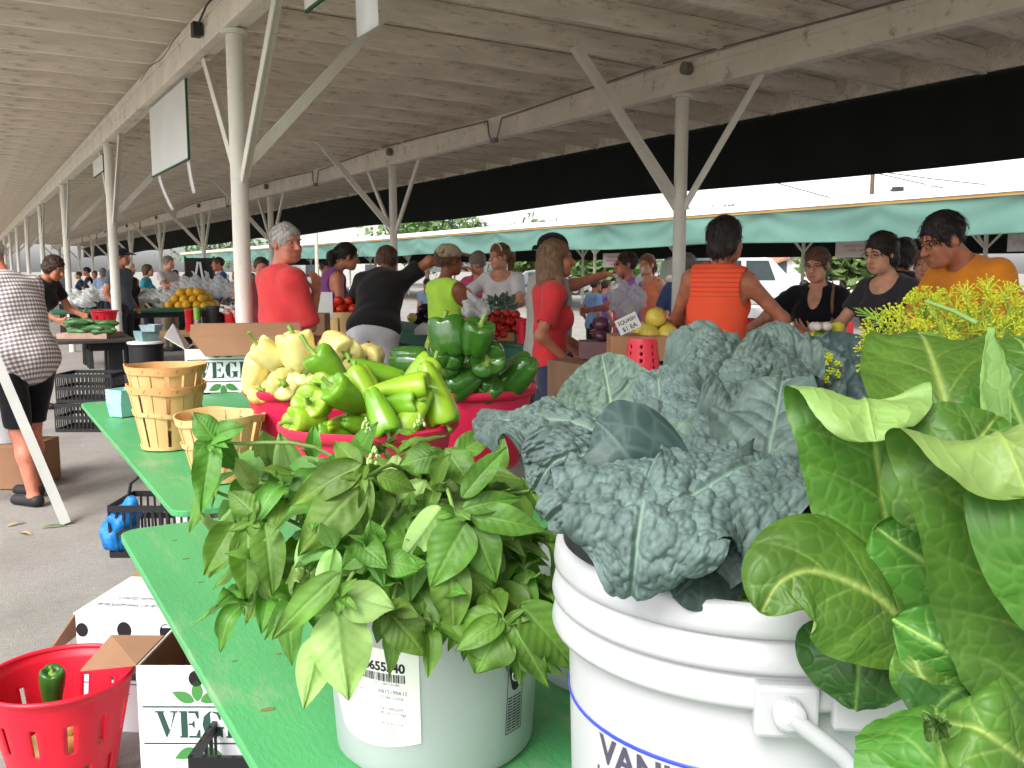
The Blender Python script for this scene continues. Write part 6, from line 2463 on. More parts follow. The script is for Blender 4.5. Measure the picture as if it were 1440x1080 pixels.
crate(onz(272, 1062, .24) + V3((.83 * .2 + .5 * .15, -.5 * .2 + .83 * .15, 0)), (.83, -.5, 0), .40, .30, .24, 'dark plastic crate at the bottom edge in front of the printed carton')
crate(onz(205, 775, 0) + V3((.1, 0, 0)), (.86, -.5, 0), .44, .32, .27, 'black plastic crate under the joint of the two green tables, beside the blue bag')
m = MB()
cc = onz(205, 775, 0)
m.tube([cc + RT * -.08 + UP * .27, cc + RT * -.06 + UP * .36, cc + RT * 0 + UP * .41, cc + RT * .1 + UP * .43], .009, 8)
tag(m.build('black_hose', BLACKPL, smooth=60), 'curved black handle loop beside the blue bag', 'handle')
s_ = Solid()
cb_ = onz(163, 778, 0)
s_.ell(cb_ + UP * .10 + RT * .02, (.09, .09, .10)).ell(cb_ + UP * .19 + RT * .05, (.085, .08, .07)).cone(cb_ + UP * .22 + RT * .06, cb_ + UP * .29 + RT * .11, .03, .02)
s_.chop(cb_, (0, 0, -1))
v, f = s_.mesh(.010, .014, 42, 3)
tag(np_mesh('plastic_bag', v, f, M('blue_bag', (32, 132, 214), rough=.3, var=.12, vs=8, bump=.6, bs=26, bdist=.02, trans=.2)), 'bright blue plastic bag on the ground by the black crate', 'bag')
c = onz(240, 775, 0) + V3((.1, .1, 0))
carton(V3((c.x - .05, c.y, 0.0)), V3((.86, -.5, 0)), .36, .3, .44, 'white carton with brown flap under the far green table behind the black crate', dict(lid=1, words=[], flaps=[([(0.02, .30, .448), (.30, .30, .448), (.30, .42, .50), (-.06, .40, .50)], CARD)]))

for px, py, L, an, lb in ((78, 742, .075, .3, 'yellow green leaf scrap on the asphalt by the foot of the A frame leg'), (24, 738, .06, 1.0, 'dry tan leaf scrap on the asphalt near the sandals'), (36, 752, .05, -.4, 'small pale husk scrap on the asphalt at the left edge')):
    c = onz(px, py, 0)
    d_ = RT * math.cos(an) + FW * math.sin(an)
    gg = leaf_geo([c - d_ * L + UP * .006, c + UP * .014, c + d_ * L + UP * .005], .016, UP, 'basil', .5, nu=12, nv=5, seed=int(px))
    o = np_mesh('leaf_scrap', gg[0], gg[1], BASIL if px == 78 else M('dry_husk', (172, 150, 112), rough=.8), None, {'vein': gg[2]})
    tag(o, lb, 'leaf')

# ------------------------------------------------------------------ stalls, goods
for nm, a, b in (('hair_grey', (150, 146, 140), (196, 192, 186)), ('hair_white', (196, 192, 184), (222, 220, 214)), ('hair_black', (24, 20, 20), (48, 40, 38)), ('hair_brown', (74, 52, 38), (112, 82, 60)),
                 ('hair_light', (92, 68, 50), (136, 106, 78)), ('hair_dark', (44, 32, 28), (78, 58, 46)), ('hair_salt', (96, 88, 82), (150, 142, 134)), ('hair_red', (104, 66, 46), (140, 94, 64))):
    hair_mat(nm, a, b)
GREEND = M('dark_green_boards', (44, 96, 74), rough=.7, var=.12, vs=4, bump=.3, bs=40)
stallg = 'stall tables down the market'


def stall(x0, x1, y0, y1, z, label, mat=GREEND, skirt=None):
    t = table('stall_table', x0, x1, y0, y1, z, label, mat, .02, .03, stallg, legm=DARKMETAL)
    m = MB()
    m.bb(x0 - .012, y0 + .01, z - .14, x0 + .006, y1 - .01, z - .031)
    m.build('apron_board', mat, t)
    if skirt:
        m = MB()
        m.bb(x0 + .03, y0 + .03, .02, x1 - .03, y1 - .03, z - .15)
        m.build('cloth_skirt', skirt, t)
    return t


SK = M('dark_cloth', (40, 44, 44), rough=.9)
stall(3.60, 4.15, 5.72, 9.6, .89, 'dark green stall table of tomatoes behind the girl in the red tee', skirt=SK)
stall(3.92, 4.28, 3.1, 5.0, .98, 'dark green stall table between the orange vendor and her three customers', skirt=SK)
stall(1.0, 3.7, 14.8, 15.9, .85, 'far stall table heaped with plastic bags and orange squash')
stall(.66, 1.36, 9.45, 10.2, .80, 'small dark table with the tray of cucumbers', M('dark_top', (60, 56, 54)))
stall(1.62, 2.75, 9.9, 10.6, .80, 'small table behind the open vegetable carton carrying cups and cans', RAWWOOD)
stall(9.2, 9.8, 8.0, 12.5, .95, 'white topped stall table far behind the woman with glasses', M('white_top', (220, 220, 222)), M('red_cloth', (180, 40, 46)))
stall(1.2, 2.6, 21.5, 22.5, .9, 'long dark stall table far down the left aisle')
stall(3.6, 4.4, 18, 23, .9, 'dark stall table behind the chalkboard far down the aisle')

TOM = M('tomato_red', (190, 36, 26), rough=.22, var=.15, vs=6, col2=(206, 62, 34))


def round_fruit(c, r, mat, label, cat, name, group, sq=.86, tilt=(0, 0, 1), L=1.0, stemmat=None):
    m = MB()
    m.ell(c, (r, r, r * sq * L), rotm(tilt), 14, 9)
    o = m.build(name, mat, smooth=80)
    tag(o, label, cat, group)
    return o


def heap(px0, px1, py, d, rows, r, mat, label, cat, name, group, seed, jitter=.3, elong=1.0, zoff=0):
    """piles single fruits in a heap along the direction across the picture"""
    rng = random.Random(seed)
    a, b = at(px0, py, d), at(px1, py, d)
    L = (b - a).length
    ax = (b - a).normalized()
    for row in range(rows):
        for dep in range(max(1, rows - row + 1)):
            n = max(1, int(L / (r * 1.95)) - row)
            for k in range(n):
                p = a + ax * (L * .5 + (k - (n - 1) / 2) * r * 1.95) + UP * (row * r * 1.45) + FW * ((dep - (rows - row) / 2) * r * 1.8)
                p += V3((rng.uniform(-1, 1), rng.uniform(-1, 1), rng.uniform(-.6, .6))) * r * jitter
                mt = mat if not isinstance(mat, (list, tuple)) else rng.choice(mat)
                tl = (rng.uniform(-.5, .5), rng.uniform(-.5, .5), 1) if elong == 1 else (rng.uniform(-1, 1), rng.uniform(-1, 1), .15)
                round_fruit(p, r * rng.uniform(.88, 1.1), mt, label, cat, name, group, .86, tl, elong)


CARD2 = M('tan_basket', (176, 128, 84), rough=.8, var=.15, bump=.3)
# tomatoes
heap(648, 750, 461, 7.65, 3, .040, TOM, 'red tomato heaped in front of the woman in the white tee', 'tomato', 'tomato', 'tomatoes heaped in front of the white tee', 1)
heap(672, 720, 470, 7.42, 2, .036, TOM, 'red tomato in the shallow splint tray by the small red basket', 'tomato', 'tomato', 'tomatoes in the splint tray', 2)
heap(460, 508, 434, 8.0, 2, .045, TOM, 'red tomato on top of the tall splint basket by the purple top', 'tomato', 'tomato', 'tomatoes on the tall splint basket', 3)
c = at(695, 478, 7.42)
m = MB()
for (a0, b0, a1, b1) in ((-.16, -.07, .16, -.065), (-.16, .065, .16, .07), (-.16, -.064, -.155, .064), (.155, -.064, .16, .064)):
    p0 = V3((c.x, c.y, 0)) + RT * a0 + FW * b0
    m.beam(V3((c.x, c.y, .917)) + RT * (a0 + a1) / 2 * (1 if abs(a1 - a0) < .1 else 0) + FW * (b0 + b1) / 2 - UP * .025, V3((c.x, c.y, .917)) + RT * (a0 + a1) / 2 * (1 if abs(a1 - a0) < .1 else 0) + FW * (b0 + b1) / 2 + UP * .035, abs(a1 - a0) if abs(a1 - a0) > .1 else .006, .006 if abs(a1 - a0) > .1 else .128, FW)
m.beam(V3((c.x, c.y, .893)), V3((c.x, c.y, .899)), .31, .13, FW)
tag(m.build('splint_tray', CARD2), 'shallow tan splint tray of tomatoes on the dark green stall', 'tray')
c = at(737, 484, 7.15)
c.z = 0
slot_basket(c, .892, .19, .05, .066, 'small red slotted basket beside the tomato tray', 'berry_basket', RBK, 36, True, 3)
c = at(483, 440, 8.0)
c.z = 0
splint_basket(c, .70, .40, .18, .23, 'tall splint basket of tomatoes in front of the woman in purple', 7, SPL2)
m = MB()
m.bb(c.x - .22, c.y - .22, .0, c.x + .22, c.y + .22, .695)
tag(m.build('wooden_stand', M('brown_boards', (120, 92, 70), rough=.8, var=.2, stretch=(1, 1, .2), bump=.4), bev=.01), 'brown wooden stand under the tall basket of tomatoes', 'stand')
c = at(443, 470, 7.0)
m = MB()
m.box((c.x, c.y, .565), (.2, .2, 1.13), rz(-R(YAW)))
tag(m.build('wooden_post_stand', M('tan_boards', (150, 118, 90), rough=.8, var=.15, stretch=(1, 1, .2), bump=.4), bev=.01), 'tan wooden upright beside the elbow of the man in red', 'stand')
# price card
m = MB()
c = at(457, 427, 7.2)
m.prism([(-.06, -.12), (.06, -.12), (.06, .09), (-.06, .09)], c, RT, UP, .003)
o = m.build('price_card', PAPER)
tag(o, 'white price card standing beside the man in red', 'card')
m = MB()
for k in range(4):
    m.prism([(-.03, .04 - k * .025), (.03, .04 - k * .025), (.03, .047 - k * .025), (-.03, .047 - k * .025)], c - FW * .001, RT, UP, -.001)
m.build('lettering', MATS['grey_ink'], o)
# dark greens, cartons on the stall behind the lime top
heap(575, 618, 447, 8.9, 2, .055, M('eggplant', (40, 22, 42), rough=.25), 'dark eggplant on the stall behind the black tee', 'eggplant', 'eggplant', 'eggplants on the green stall', 4, elong=1.6)
heap(572, 588, 447, 8.5, 1, .04, PY, 'yellow squash beside the eggplants', 'squash', 'squash', 'squash by the eggplants', 5, elong=1.4)
c = at(604, 470, 8.2)
m = MB()
m.prism([(-.12, -.03), (.13, -.03), (.12, .03), (.04, .06), (-.06, .07), (-.12, .02)], V3((c.x, c.y, .922)), RT, UP, .16)
tag(m.build('white_parcel', PAPER, bev=.012), 'crumpled white paper parcel on the stall edge by the lime top', 'parcel')
# squash crate with price sign
WAX = M('brown_waxed_card', (168, 120, 84), rough=.6, var=.12)
heap(888, 958, 468, 5.30, 2, .055, M('squash_yellow', (206, 184, 66), rough=.35, var=.12, col2=(220, 200, 96)), 'yellow summer squash in the brown box by the tilted price card', 'squash', 'squash', 'squash in the brown box', 6, elong=1.25)
c = at(908, 484, 5.25)
m = MB()
m.box((c.x, c.y, 1.02), (.42, .26, .14), rz(-R(YAW)))
tag(m.build('squash_box', WAX, bev=.006), 'brown waxed box of yellow squash beyond the red bucket', 'box')
c = at(883, 455, 5.0)
m = MB()
t = thing('price_sign', c, 'tilted white handwritten price card on the squash box', 'card')
ca, sa = math.cos(.45), math.sin(.45)
pa, pu = RT * ca + UP * sa, UP * ca - RT * sa
m.prism([(-.062, -.043), (.062, -.043), (.062, .043), (-.062, .043)], c, pa, pu, .003)
m.build('card', PAPER, t)
m = MB()
put_text(m, 'SQUASH', .030, lambda a, b: c + pa * a * .9 + pu * (b + .008) - FW * .006, .0003, 'c')
put_text(m, '$1 EA', .034, lambda a, b: c + pa * a + pu * (b - .032) - FW * .006, .0003, 'c')
m.build('lettering', MATS['black_ink'], t)
heap(836, 858, 470, 5.5, 2, .045, M('plum', (74, 40, 58), rough=.3, var=.2), 'purple onion by the grey vest', 'onion', 'onion', 'purple onions by the vest', 8)
m = MB()
c = at(846, 485, 5.5)
m.box((c.x, c.y, .985), (.26, .2, .1), rz(-R(YAW)))
tag(m.build('onion_box', M('grey_purple_card', (120, 90, 96), rough=.8)), 'dull purple grey box of onions beside the grey vest', 'box')
m = MB()
c = at(878, 470, 5.35)
m.bb(c.x - .34, c.y - .26, .0, c.x + .32, c.y + .30, .93)
tag(m.build('wooden_stand', MATS['brown_boards'], bev=.01), 'brown wooden stand carrying the onion box and squash box', 'stand')
# produce in front of the glasses woman
mixv = [M('veg_yellow', (204, 200, 70), rough=.35), M('veg_green', (110, 140, 50), rough=.4), M('veg_red', (196, 62, 36), rough=.3), PY]
heap(1112, 1142, 474, 5.12, 1, .035, MATS['veg_red'], 'red pepper at the left end of the produce by the black v neck', 'pepper', 'red_pepper', 'red peppers by the v neck', 10, elong=1.2)
heap(1135, 1195, 474, 5.08, 2, .035, mixv[:2] + [PY], 'yellow green squash in front of the woman with glasses', 'squash', 'squash', 'squash in front of the glasses woman', 11, elong=1.3)
heap(1140, 1170, 459, 4.98, 1, .028, M('garlic', (216, 206, 196), rough=.5), 'white garlic bulb in front of the hands', 'garlic', 'garlic_bulb', 'garlic in front of the hands', 12)
heap(1195, 1240, 480, 4.9, 1, .04, MATS['veg_red'], 'tomato at the right end of the produce near the dill', 'tomato', 'tomato', 'tomatoes near the dill', 13)
m = MB()
c = at(1165, 488, 5.08)
m.box((c.x, c.y, 1.022), (.40, .22, .08), rz(-R(YAW)))
tag(m.build('produce_box', M('brown_purple', (128, 84, 78), rough=.8)), 'low brown produce box in front of the woman with glasses', 'box')
m = MB()
c = at(1113, 462, 5.15)
m.lathe([(0, 0), (.024, 0), (.024, .13), (.01, .16), (.01, .18), (0, .18)], (c.x, c.y, .982), 16)
tag(m.build('bottle', WHITE_PAINT, smooth=40), 'small white bottle standing by the produce box', 'bottle')
# red bucket upside down beyond the kale
c = at(903, 512, 3.4)
c.z = 0
slot_basket(c, 1.075, .125, .048, .063, 'red plastic basket turned upside down beyond the kale', 'upturned_basket', RBK, 48, False, 3)
m = MB()
m.bb(c.x - .2, c.y - .2, 0, c.x + .2, c.y + .2, 1.07)
tag(m.build('wooden_stand', MATS['brown_boards'], bev=.01), 'brown wooden stand under the upturned red basket', 'stand')
m = MB()
c = at(1097, 492, 1.9)
m.prism([(-.05, -.02), (.05, -.02), (.055, .02), (-.045, .025)], c, RT, (UP * .5 + FW * .8), .02)
o = tag(m.build('white_tray', WHITE_PAINT, bev=.004), 'small white tray glimpsed between the kale leaves', 'tray')
m = MB()
m.bb(c.x - .1, c.y - .1, 0, c.x + .1, c.y + .1, c.z - .03)
tag(m.build('wooden_stand', MATS['brown_boards'], bev=.01), 'brown wooden stand under the white tray behind the kale', 'stand')

# left far goods
heap(236, 304, 429, 15.3, 3, .074, M('squash_orange', (224, 166, 36), rough=.35, var=.12, col2=(232, 186, 60)), 'orange yellow squash heaped on the far stall by the chalkboard', 'squash', 'squash', 'orange squash on the far stall', 14, elong=1.1)
BAGM = M('thin_plastic', (236, 238, 240), rough=.25, var=.03, trans=.35, bump=.9, bs=30, bdist=.02, alpha=.5)
BAGW = M('white_bag', (236, 238, 238), rough=.35, var=.05, trans=.4, bump=.9, bs=40, bdist=.02)


def bag(px, py, d, w, h, label, mat, seed, group=None, z=None):
    c = at(px, py, d)
    rng = random.Random(seed)
    s_ = Solid()
    for k in range(5):
        s_.ell(c + RT * rng.uniform(-.35, .35) * w + UP * (rng.uniform(.1, .6) * h) + FW * rng.uniform(-.05, .05), (w * rng.uniform(.2, .32), w * .25, h * rng.uniform(.2, .34)), None, .04)
    for k in range(2):
        s_.cone(c + UP * h * .6 + RT * (k - .5) * w * .3, c + UP * h * rng.uniform(.9, 1.1) + RT * (k - .5) * w * .7, w * .10, w * .03, .03)
    v, f = s_.mesh(.011, .017, 62, seed)
    return tag(np_mesh('plastic_bag', v, f, mat), label, 'bag', group)


for i, (px, py, d, w, h) in enumerate(((265, 414, 15.5, .34, .34), (283, 413, 15.55, .36, .38), (300, 414, 15.6, .36, .38), (314, 416, 15.5, .3, .34), (250, 416, 15.6, .3, .26))):
    bag(px, py, d, w, h, 'clear plastic bag standing behind the orange squash', BAGM, i, 'clear bags behind the orange squash')
for i, (px, py, d, w, h) in enumerate(((95, 426, 15.3, .5, .2), (118, 425, 15.4, .5, .24), (140, 421, 15.6, .5, .28), (170, 425, 15.3, .46, .2), (190, 426, 15.3, .5, .2), (215, 424, 15.4, .5, .24), (232, 426, 15.3, .44, .22), (108, 430, 15.1, .46, .18))):
    bag(px, py, d, w, h, 'white plastic produce bag slumped on the far stall table', BAGW, 20 + i, 'white bags on the far stall')
bag(672, 453, 6.9, .20, .24, 'white plastic carrier bag hanging from the hand of the woman in lime', BAGW, 43)
c = at(147, 455, 9.9)
c.z = 0
slot_basket(c, .805, .22, .095, .135, 'red slotted basket on the small table behind the cucumbers', 'slotted_basket', RBK, 48, True, 2)
CUC = M('cucumber', (52, 92, 46), rough=.4, var=.2, vs=20, col2=(74, 120, 62), bump=.3, bs=60)
rng = random.Random(31)
for k in range(26):
    c = at(rng.uniform(102, 152), rng.uniform(452, 467), 9.0 + rng.uniform(-.15, .3))
    m = MB()
    a = rng.uniform(-.5, .5)
    d_ = RT * math.cos(a) + FW * math.sin(a)
    m.tube([c - d_ * .10, c - d_ * .075, c + UP * .008, c + d_ * .075, c + d_ * .105], [.01, .026, .03, .026, .008], 8)
    tag(m.build('cucumber', CUC, smooth=60), 'dark green cucumber in the tray beside the man in checks', 'cucumber', 'cucumbers in the tray')
m = MB()
c = at(128, 472, 9.05)
m.box((c.x, c.y, .826), (.48, .40, .05), rz(-R(YAW)))
tag(m.build('cucumber_tray', M('pinkish_card', (170, 140, 126), rough=.8)), 'shallow tray under the heap of cucumbers', 'tray')
for k, lb in enumerate(('lower', 'upper')):
    c = at(128, 560, 8.5)
    crate(V3((c.x + .02 * k, c.y, 0)), (.86, -.5, 0), .5, .36, .26, 'black plastic crate behind the man in checks, %s of the two' % lb, BLACKPL, .265 * k)
c = at(206, 500, 8.45)
c.z = 0
t = thing('waste_bin', c, 'black round bin with white lid behind the nested splint baskets', 'bin')
m = MB()
m.lathe([(0, 0.002), (.13, .002), (.145, .4), (.15, .77), (.158, .775), (.158, .79), (0, .79)], c, 32)
m.build('body', BLACKPL, t, smooth=40)
m = MB()
m.lathe([(0, .791), (.162, .791), (.162, .806), (.12, .812), (0, .814)], c, 32)
m.build('lid', WHITE_PAINT, t, smooth=40)
for k, lb in enumerate(('lower', 'upper')):
    berry_box(c + RT * .01, .815 + k * .02, .17, 'greyish teal berry box on the white lid of the black bin, %s' % lb, .3, M('grey_teal', (120, 150, 150), rough=.9), .07)
berry_box(c + RT * .08 + FW * -.06, .905, .15, 'grey blue berry box tipped at the front of the black bin', .9, M('grey_blue', (150, 170, 180), rough=.9), .06)
# cups and cans
for i, (px, r, h, mt, lb, nm) in enumerate(((268, .055, .24, M('cup_red', (204, 34, 40), rough=.4), 'stack of red cups beside the green can', 'cup_stack'), (304, .10, .27, BLACKPL, 'black ribbed crock among the cups and cans', 'crock'),
                                           (289, .035, .23, DARKMETAL, 'slim dark flask between the can and the crock', 'flask'), (326, .075, .25, MATS['cup_red'], 'red cup holding white napkins next to the round post', 'cup'))):
    c = at(px, 462, 9.9)
    m = MB()
    m.lathe([(0, 0), (r * .8, 0), (r * .84, .005), (r * .98, h * .9), (r * 1.05, h * .92), (r * 1.05, h), (r * .95, h), (r * .75, .01), (0, .01)], (c.x, c.y, .802), 24)
    o = tag(m.build(nm, mt, smooth=40), lb, 'cup' if 'cup' in nm else nm)
    if nm == 'cup':
        bag(326, 441, 9.9, .28, .09, 'white paper napkins fanned on top of the red cup', PAPER, 60)
c = at(278, 462, 9.8)
t = thing('drink_can', V3((c.x, c.y, .802)), 'tall green and silver drink can behind the carton flap', 'can')
m = MB()
m.lathe([(0, 0), (.03, 0), (.036, .006), (.036, .13)], (c.x, c.y, .802), 20)
m.build('lower_can', M('steel', (170, 172, 170), rough=.25, metal=.8), t, smooth=40)
m = MB()
m.lathe([(.0362, .131), (.0362, .25), (.03, .26), (0, .258)], (c.x, c.y, .802), 20)
m.build('upper_can', M('lime_can', (120, 170, 50), rough=.3), t, smooth=40)
# chalkboard on a white easel
c = at(281, 420, 18.5)
c.z = 0
t = thing('chalkboard', c, 'black chalkboard on a white easel behind the orange squash', 'board')
m = MB()
m.prism([(-.27, .9), (.27, .9), (.27, 1.70), (-.27, 1.70)], c + FW * .06, RT, UP, -.03)
m.build('board', M('board_black', (18, 20, 20), rough=.7), t)
m = MB()
m.prism([(-.30, .87), (-.27, .87), (-.27, 1.73), (-.30, 1.73)], c + FW * .05, RT, UP, -.04)
m.prism([(.27, .87), (.30, .87), (.30, 1.73), (.27, 1.73)], c + FW * .05, RT, UP, -.04)
m.build('board_frame', BARK, t)
m = MB()
m.beam(c + UP * 1.62 + RT * -.01, c + RT * -.30 - FW * .1, .04, .02, FW)
m.beam(c + UP * 1.62 + RT * .03, c + RT * .30 - FW * .1, .04, .02, FW)
m.build('easel_leg', WHITE_PAINT, t)
# white A-frame by the man in checks
c0 = onz(93, 738, 0)
t = thing('sandwich_board', V3((c0.x - .3, c0.y, 0)), 'pale A frame stand whose leg slants down in front of the man in checks', 'stand')
m = MB()
top = at(-20, 470, 5.4)
m.beam(c0 + UP * .005, top, .055, .03, (0, -1, 0))
m.build('leg', M('pale_board', (168, 168, 162), rough=.6, var=.06), t)
m = MB()
b0 = at(-120, 735, 5.6)
m.beam(V3((b0.x, b0.y, .01)), top + V3((-.05, .02, 0)), .075, .03, (0, -1, 0))
m.build('leg', MATS['pale_board'], t)
m = MB()
m.prism([(-.5, .5), (-.02, .5), (-.08, 1.0), (-.5, 1.0)], V3((top.x, top.y + .06, 0)), RT, UP, .02)
m.build('panel', M('cream_board', (200, 196, 176), rough=.7), t)
c = at(15, 600, 6.3)
c.z = 0
t = thing('pail', c, 'white pail with a yellow blossom left of the man in checks', 'bucket')
m = MB()
m.lathe([(0, .3), (.13, .3), (.15, .62), (.155, .63), (.155, .66), (.145, .66), (.12, .32), (0, .32)], c, 28)
m.build('body', PLASTICW, t, smooth=40)
m = MB()
for k in range(7):
    a = k * .9
    m.ell(c + RT * .12 + UP * .67 + V3((math.cos(a) * .025, math.sin(a) * .025, 0)), (.02, .012, .02), rz(a), 8, 5)
m.build('blossom', M('flower_yellow', (226, 200, 40), rough=.6), t, smooth=60)
m = MB()
m.box((c.x - .02, c.y, .15), (.5, .4, .29), rz(-R(YAW)))
tag(m.build('carton', CARD, bev=.006), 'brown carton under the white pail at the left edge', 'carton')

# ------------------------------------------------------------------ people
def plaid():
    m, nt, b, out = nodes('plaid_cloth')
    tc = nt.nodes.new('ShaderNodeTexCoord')
    sp = nt.nodes.new('ShaderNodeSeparateXYZ')
    nt.links.new(tc.outputs['UV'], sp.inputs[0])
    st = []
    for k in (0, 1):
        w = math_n(nt, 'SINE', math_n(nt, 'MULTIPLY', sp.outputs[k], 2 * pi / .027))
        st.append(ramp(nt, w, -.15, .15))
    c1 = mixcol(nt, st[0], s2l((230, 226, 220)), s2l((178, 170, 172)))
    c2 = mixcol(nt, st[1], s2l((255, 255, 255)), s2l((172, 164, 172)))
    c = mixcol(nt, 1.0, c1, c2, 'MULTIPLY')
    nt.links.new(c, b.inputs['Base Color'])
    b.inputs['Roughness'].default_value = .9
    b.inputs['Specular IOR Level'].default_value = .1
    return m


def pintucked():
    m, nt, b, out = nodes('orange_pintucked_cloth')
    v = coords(nt)
    sp = nt.nodes.new('ShaderNodeSeparateXYZ')
    nt.links.new(v, sp.inputs[0])
    w = math_n(nt, 'SINE', math_n(nt, 'MULTIPLY', sp.outputs[2], 2 * pi / .026))
    up = ramp(nt, sp.outputs[2], 1.30, 1.31)
    f = math_n(nt, 'MULTIPLY', ramp(nt, w, .55, .95), up)
    c = mixcol(nt, f, s2l((238, 92, 62)), s2l((206, 72, 48)))  # yoke tucks are flat: their crease shade is put into the colour
    nt.links.new(c, b.inputs['Base Color'])
    b.inputs['Roughness'].default_value = .85
    b.inputs['Specular IOR Level'].default_value = .1
    bumpn(nt, b, noise(nt, coords(nt, (60, 60, 6)), 1), .5, .006)
    return m


DK = cloth('dark_trousers', (40, 40, 46))
DENIM = cloth('denim', (52, 60, 84))
KHAKI = cloth('khaki', (150, 136, 112))
V = lambda x, y, z: (x, y, z)
g1 = None

# man in the checked shirt (head beyond the left edge)
pm = person(-17, 338, 5.75, -112, 'man in checked short sleeved shirt and black shorts bending left at the picture edge', plaid(), ('shorts', cloth('black_shorts', (20, 20, 24))), lean=17, hpitch=30, build=1.26, belly=.03, sleeve=.8, skin='ruddy', hair=('thin', 'hair_grey'), neck='crew', hem=-.19,
       arms=((V(-.26, .33, .95), V(-.35, -1, -.1), .5), (V(.2, .45, 1.0), V(.6, -.5, 0), .5)), stride=.5, loose=.03, shoes='shoe_grey')
mb = MB()
hp = pm['base'] + pm['Rw'] @ (V3((-.205, .035, .56)) * pm['s'])
nn = (CAMP - hp)
nn.z = 0
nn.normalize()
axx = UP.cross(nn)
put_text(mb, 'R', .045, lambda a, b: hp + axx * (-a) * -1 + UP * b + nn * .035, .001)
mb.build('emblem', WHITE_PAINT, pm['root'])
person(76, 362, 9.4, 75, 'woman with dark curly hair reaching right over the cucumbers', cloth('black_top', (30, 28, 30)), ('pants', DK), lean=28, hpitch=25, fem=True, hair=('curly', 'hair_dark'), sleeve=.5, arms=((V(-.2, .5, 1.02), V(-.5, -.4, -.5), .4), (V(.2, .55, .98), V(.5, -.3, -.5), .4)))
# man in red
person(402, 315, 5.7, 128, 'grey haired man in a red polo shirt looking back over his shoulder', cloth('red_polo', (214, 66, 68)), ('pants', KHAKI), hyaw=76, hpitch=2, build=1.08, belly=.02, skin='ruddy', hair=('crop', 'hair_grey'), neck='collar', sleeve=.85, hem=-.16, loose=.02, res=.008,
       arms=((V(-.2, .3, 1.0), V(-.5, -.5, -.3), .5), (V(.06, .20, 1.31), V(.35, -.2, -1), .9, V(-.1, .1, .9), V(-.8, -.2, 0))))
# purple tank
person(488, 343, 8.8, 112, 'woman in a purple tank top with dark tied hair leaning over tomatoes', cloth('purple_tank', (120, 62, 122)), ('pants', DK), lean=20, hpitch=10, fem=True, build=1.12, skin='tan', hair=('tail', 'hair_black'), sleeve=0, neck='scoop',
       arms=((V(-.16, .42, 1.02), V(-.4, -.5, -.3), .5), (V(.26, .30, .90), V(.5, -.5, 0), .5)))
# black tee, arm out
person(545, 347, 8.1, 172, 'woman in black tee and white trousers pointing with her right arm', cloth('black_tee', (34, 33, 34)), ('pants', cloth('white_trousers', (214, 214, 218))), fem=True, build=1.22, hair=('short', 'hair_brown'), sleeve=.55, hem=-.06, loose=.022, lean=36,
       arms=((V(-.2, .55, .95), V(-.5, -.5, 0), .5), (V(.60, .44, 1.42), V(.3, -.4, .9), .5, V(1, .1, -.05), V(0, 0, -1))))
# lime tank
person(632, 345, 7.0, 140, 'woman in lime tank top and tan cap seen from behind', cloth('lime_tank', (178, 226, 78)), ('pants', cloth('white_trousers', (214, 214, 218))), fem=True, build=1.02, skin='brown', hair=('short', 'hair_brown'), cap=(cloth('tan_cap', (170, 152, 128)), 'cap'), sleeve=0, neck='scoop', hyaw=15,
       arms=((V(-.14, .36, 1.02), V(-.5, -.3, -.4), .5), (V(.20, .32, 1.0), V(.6, -.4, -.3), .6)), glasses='sun')
# white tee facing us
pw = person(702, 343, 8.8, -12, 'smiling woman in white scoop neck tee holding a bunch of herbs', cloth('white_tee', (226, 224, 228)), ('pants', DENIM), fem=True, build=1.1, skin='fair', hair=('tail', 'hair_red'), neck='scoop', sleeve=.6, hyaw=38, hpitch=4,
       arms=((V(-.05, .33, 1.06), V(-.8, .1, -.3), .7), (V(.34, .36, 1.10), V(.9, 0, -.3), .5)))
mb = MB()
hb = pw['Hh'](0, 0, 0)
arc = [pw['W'](pw['Hh'](.088 * math.cos(a), .035, .045 + .082 * math.sin(a))) for a in np.linspace(.1, pi - .1, 13)]
mb.tube(arc, .006, 6)
mb.build('headband', M('white_band', (214, 208, 200), rough=.4), pw['root'], smooth=60)
m = MB()
rng = random.Random(6)
gl = []
for k in range(60):
    c = at(705 + rng.uniform(-14, 16), 428 + rng.uniform(-9, 9), 8.35) + FW * rng.uniform(-.05, .05)
    d_ = V3((rng.uniform(-1, 1), rng.uniform(-1, 1), rng.uniform(-.4, 1))).normalized()
    gl.append(leaf_geo([c, c + d_ * .045, c + d_ * .085], .018, TOCAM(c), 'basil', .4, nu=8, nv=3, seed=k))
gg = join_geo(gl)
tag(np_mesh('herb_bunch', gg[0], gg[1], KALE2, None, {'vein': gg[2]}), 'bunch of blue green herbs held by the woman in white', 'herbs')
person(672, 358, 9.6, -20, 'grey haired woman in pink looking down behind the lime top', cloth('pink_top', (206, 84, 120)), ('pants', DK), fem=True, hpitch=35, skin='fair', hair=('short', 'hair_salt'), sleeve=.5, neck='v')
# girl in red tee, hand on hip
person(783, 338, 5.7, 102, 'girl in a red tee with long brown hair, hand on her hip', cloth('red_tee', (200, 54, 58)), ('pants', DENIM), fem=True, build=.84, skin='tan', hair=('long', 'hair_light'), sleeve=.62, hem=-.14, loose=.016, res=.008, hyaw=10,
       arms=((V(-.2, .3, 1.0), V(-.5, -.3, -.4), .5), (V(.19, .07, .96), V(.35, -1, .1), .25, V(-.15, .75, -.45), V(-.9, .2, 0))), height=None)
